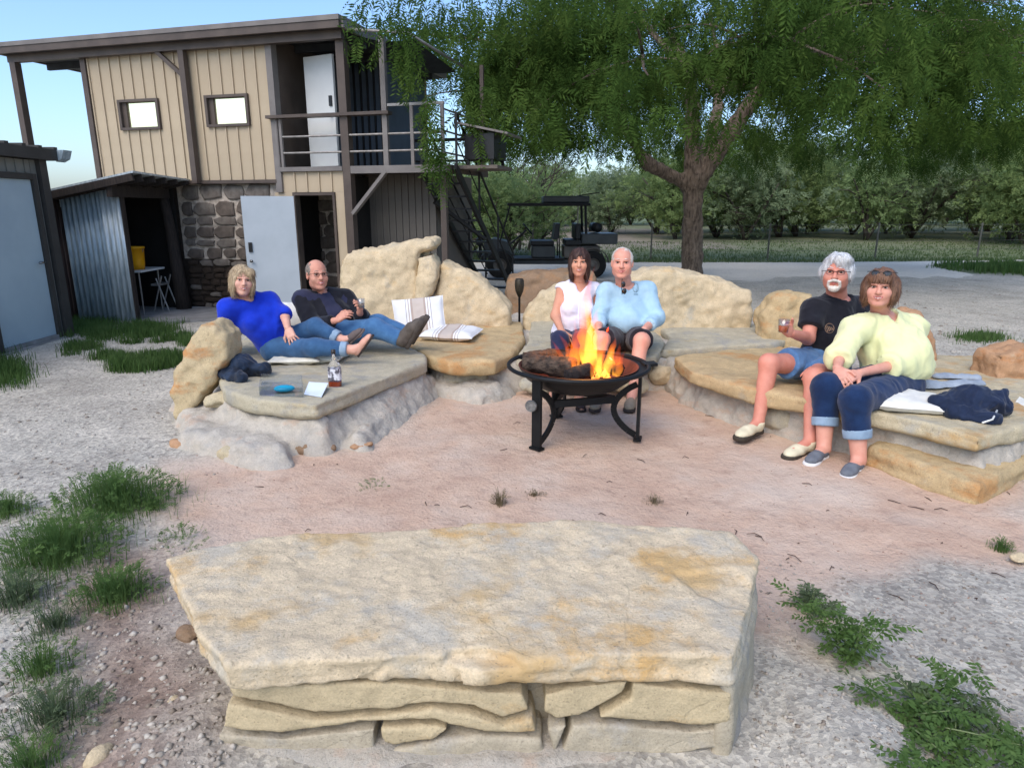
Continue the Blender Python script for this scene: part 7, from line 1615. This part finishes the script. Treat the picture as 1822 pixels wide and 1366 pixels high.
CL = [('largest lush green grass clump on the gravel edge left of the pink sand', 210, 905, .36, .25, 3200, forb_m, .35), ('dark green grass clump just before the largest clump', 105, 995, .32, .26, 2800, forb_m, .35), ('round green tuft between the largest clump and the near bench', 208, 1065, .17, .17, 1400, forb_m, .3),
      ('small green clump with sparse leaves beside the broad leaved weed', 272, 905, .10, .10, 420, forb_m, .5), ('green clump at the picture edge on the pale gravel', 14, 915, .14, .14, 900, forb_m, .4), ('pale green tuft of fine leaves in front of the dark clump', 30, 1075, .16, .16, 900, grey_forb, .5),
      ('thin yellowish grass tuft on the dirt', 100, 1120, .14, .12, 500, grey_forb, .3), ('sparse green tuft on the muddy soil', 75, 1200, .13, .14, 600, forb_m, .5), ('low spreading tuft of grey green leaves on the muddy soil', 100, 1285, .16, .13, 800, grey_forb, .6), ('dark leafy tuft at the lower edge among pebbles', 60, 1372, .12, .12, 600, forb_m, .6),
      ('broad leaved weed touching the corner of the near bench', 325, 965, .13, .09, 130, forb_m, 1.0), ('low sprig of green leaves on the sand before the fire pit', 665, 862, .09, .05, 90, forb_m, .9), ('small green tuft on the pink sand near the right bench end', 1782, 972, .05, .08, 420, forb_m, .5), ('thin grass tuft at the foot of the right bench', 1556, 822, .06, .13, 120, grey_forb, .1)]
for i, (lab, u, v, r, h, n, m, ft) in enumerate(CL): clump('grass_clump', lab, u, v, r * .95, h * .92, int(n * .65), m, 200 + i, ft * (.55 if ft < .85 else 1), wid=.0035)
for i, (lab, u, v, r, h) in enumerate([('dry straw tuft on the sand beyond the near bench', 890, 898, .035, .12), ('low dry weed on the sand between fire pit and near bench', 950, 882, .07, .04), ('dark dry weed on the sand below the fire pit', 1164, 888, .06, .06)]): clump('dry_weed', lab, u, v, r, h, 90, dry_leaf, 240 + i, .3, 'weed')
# grass before the lean-to: too many blades to count
rg = np.random.default_rng(8); pp = []
while len(pp) < 1500:
    u, v = rg.uniform(120, 345), rg.uniform(568, 662); 
    if (u < 200 and v > 640) : continue
    x, y, z = onz(u, v)
    if fbm(np.array([[x * 1.6, y * 1.6, 0]]), 3, 5)[0] > -.12: pp.append((x, y, ground_z(x, y)))
for k in range(350): x, y, z = onz(rg.normal() * 24 + 255, rg.normal() * 6 + 588); pp.append((x, y, ground_z(x, y)))
for k in range(250): x, y, z = onz(rg.normal() * 16 + 182, rg.normal() * 6 + 595); pp.append((x, y, ground_z(x, y)))
for k in range(260): x, y, z = onz(rg.normal() * 26 + 5, rg.normal() * 14 + 665); pp.append((x, y, ground_z(x, y)))
grass_patch('lawn_grass', pp, .04, .16, grass_m, 'patchy green grass before the lean-to and shed', 6, 9, .008, .05)
pp = []
for k in range(240): x, y, z = onz(rg.normal() * 22 + 1745, rg.normal() * 4 + 602); pp.append((x, y, ground_z(x, y)))
grass_patch('roadside_grass', pp, .03, .12, grass_m, 'short green grass on the rubble beyond the right bench', 7, 6, .008, .05)
# ragweed stems to the right of the near bench
stem_m = mat('pale_green_stem', srgb(128, 140, 98), srgb(104, 118, 78), 9, .8)
def ragweed(label, u, v, h, tilt, n, seed, m=grey_forb, sc=1.0):
    rg = np.random.default_rng(seed); c = onz(u, v); c[2] = ground_z(c[0], c[1]) - .01; t = thing('leafy_weed', label, 'weed', tuple(c)); P_ = []; D_ = []; S_ = []; 
    for k in range(n):
        e = c + np.array((tilt[0] + rg.normal() * .10, tilt[1] + rg.normal() * .09, h * rg.uniform(.6, 1.1))); md = lerp(c, e, .5) + (0, 0, h * .12); mb = MB(); q = [(1 - s_) ** 2 * c + 2 * s_ * (1 - s_) * md + s_ * s_ * e for s_ in np.linspace(0, 1, 8)]
        mb.tube(q, list(np.linspace(.0042, .0015, 8)), 5); mb.build('stem', stem_m, t, True)
        for j in range(2, 8):
            for z in range(3): a = rg.uniform(0, 6.28); P_.append(q[j] + rg.normal(size=3) * .004); D_.append((math.cos(a), math.sin(a), rg.uniform(-.1, .7))); S_.append(rg.uniform(.055, .11) * sc)
    T = [spray(6, 1.0, .42, .15, np.random.default_rng(seed * 3 + s_), .35) for s_ in range(5)]
    V, F = scatter(T, np.array(P_), np.array(D_), np.array(S_), rg, .25); f_ = mk('foliage', V, F, m, t); f_['kind'] = 'stuff'; return t
ragweed('faded sparse weed beside the corner of the near bench', 1440, 1080, .10, (.0, .02), 4, 1, grey_forb, .7)
ragweed('upright divided leaf weed on the gravel right of the near bench', 1515, 1185, .20, (.0, .05), 6, 2, forb_m, .85)
ragweed('dense dark green spreading weed on the gravel', 1595, 1295, .11, (.02, .0), 6, 3, forb_m, .9)
ragweed('long trailing weed beyond the dense dark weed', 1685, 1300, .10, (.05, .02), 3, 4, grey_forb, .9)
ragweed('leafy weed with pointed leaves at the lower right edge', 1800, 1350, .10, (.02, .0), 3, 5, forb_m, .9)
ragweed('broad leafy weed at the bottom edge right of the bench', 1690, 1390, .10, (.0, .0), 4, 6, forb_m, .9)
# twigs and litter on the sand
rg = np.random.default_rng(15); mb = MB()
for k in range(75):
    u, v = rg.uniform(300, 1800), rg.uniform(730, 1100); c = onz(u, v); a = rg.uniform(0, 6.28); L = rg.uniform(.015, .09); d = np.array((math.cos(a), math.sin(a), 0)) * L; z = ground_z(c[0], c[1]) + .004
    mb.tube([c * (1, 1, 0) + (0, 0, z), c * (1, 1, 0) + d * .5 + (rg.normal() * .006, rg.normal() * .006, z + rg.uniform(0, .012)), c * (1, 1, 0) + d + (0, 0, z)], [.0025, .003, .0015], 4)
tag(mb.build('twigs', mat('dark_twig', srgb(92, 72, 60), srgb(60, 46, 38), 9, .95)), 'dark twigs and litter scattered over the pink sand', 'litter', kind='stuff')
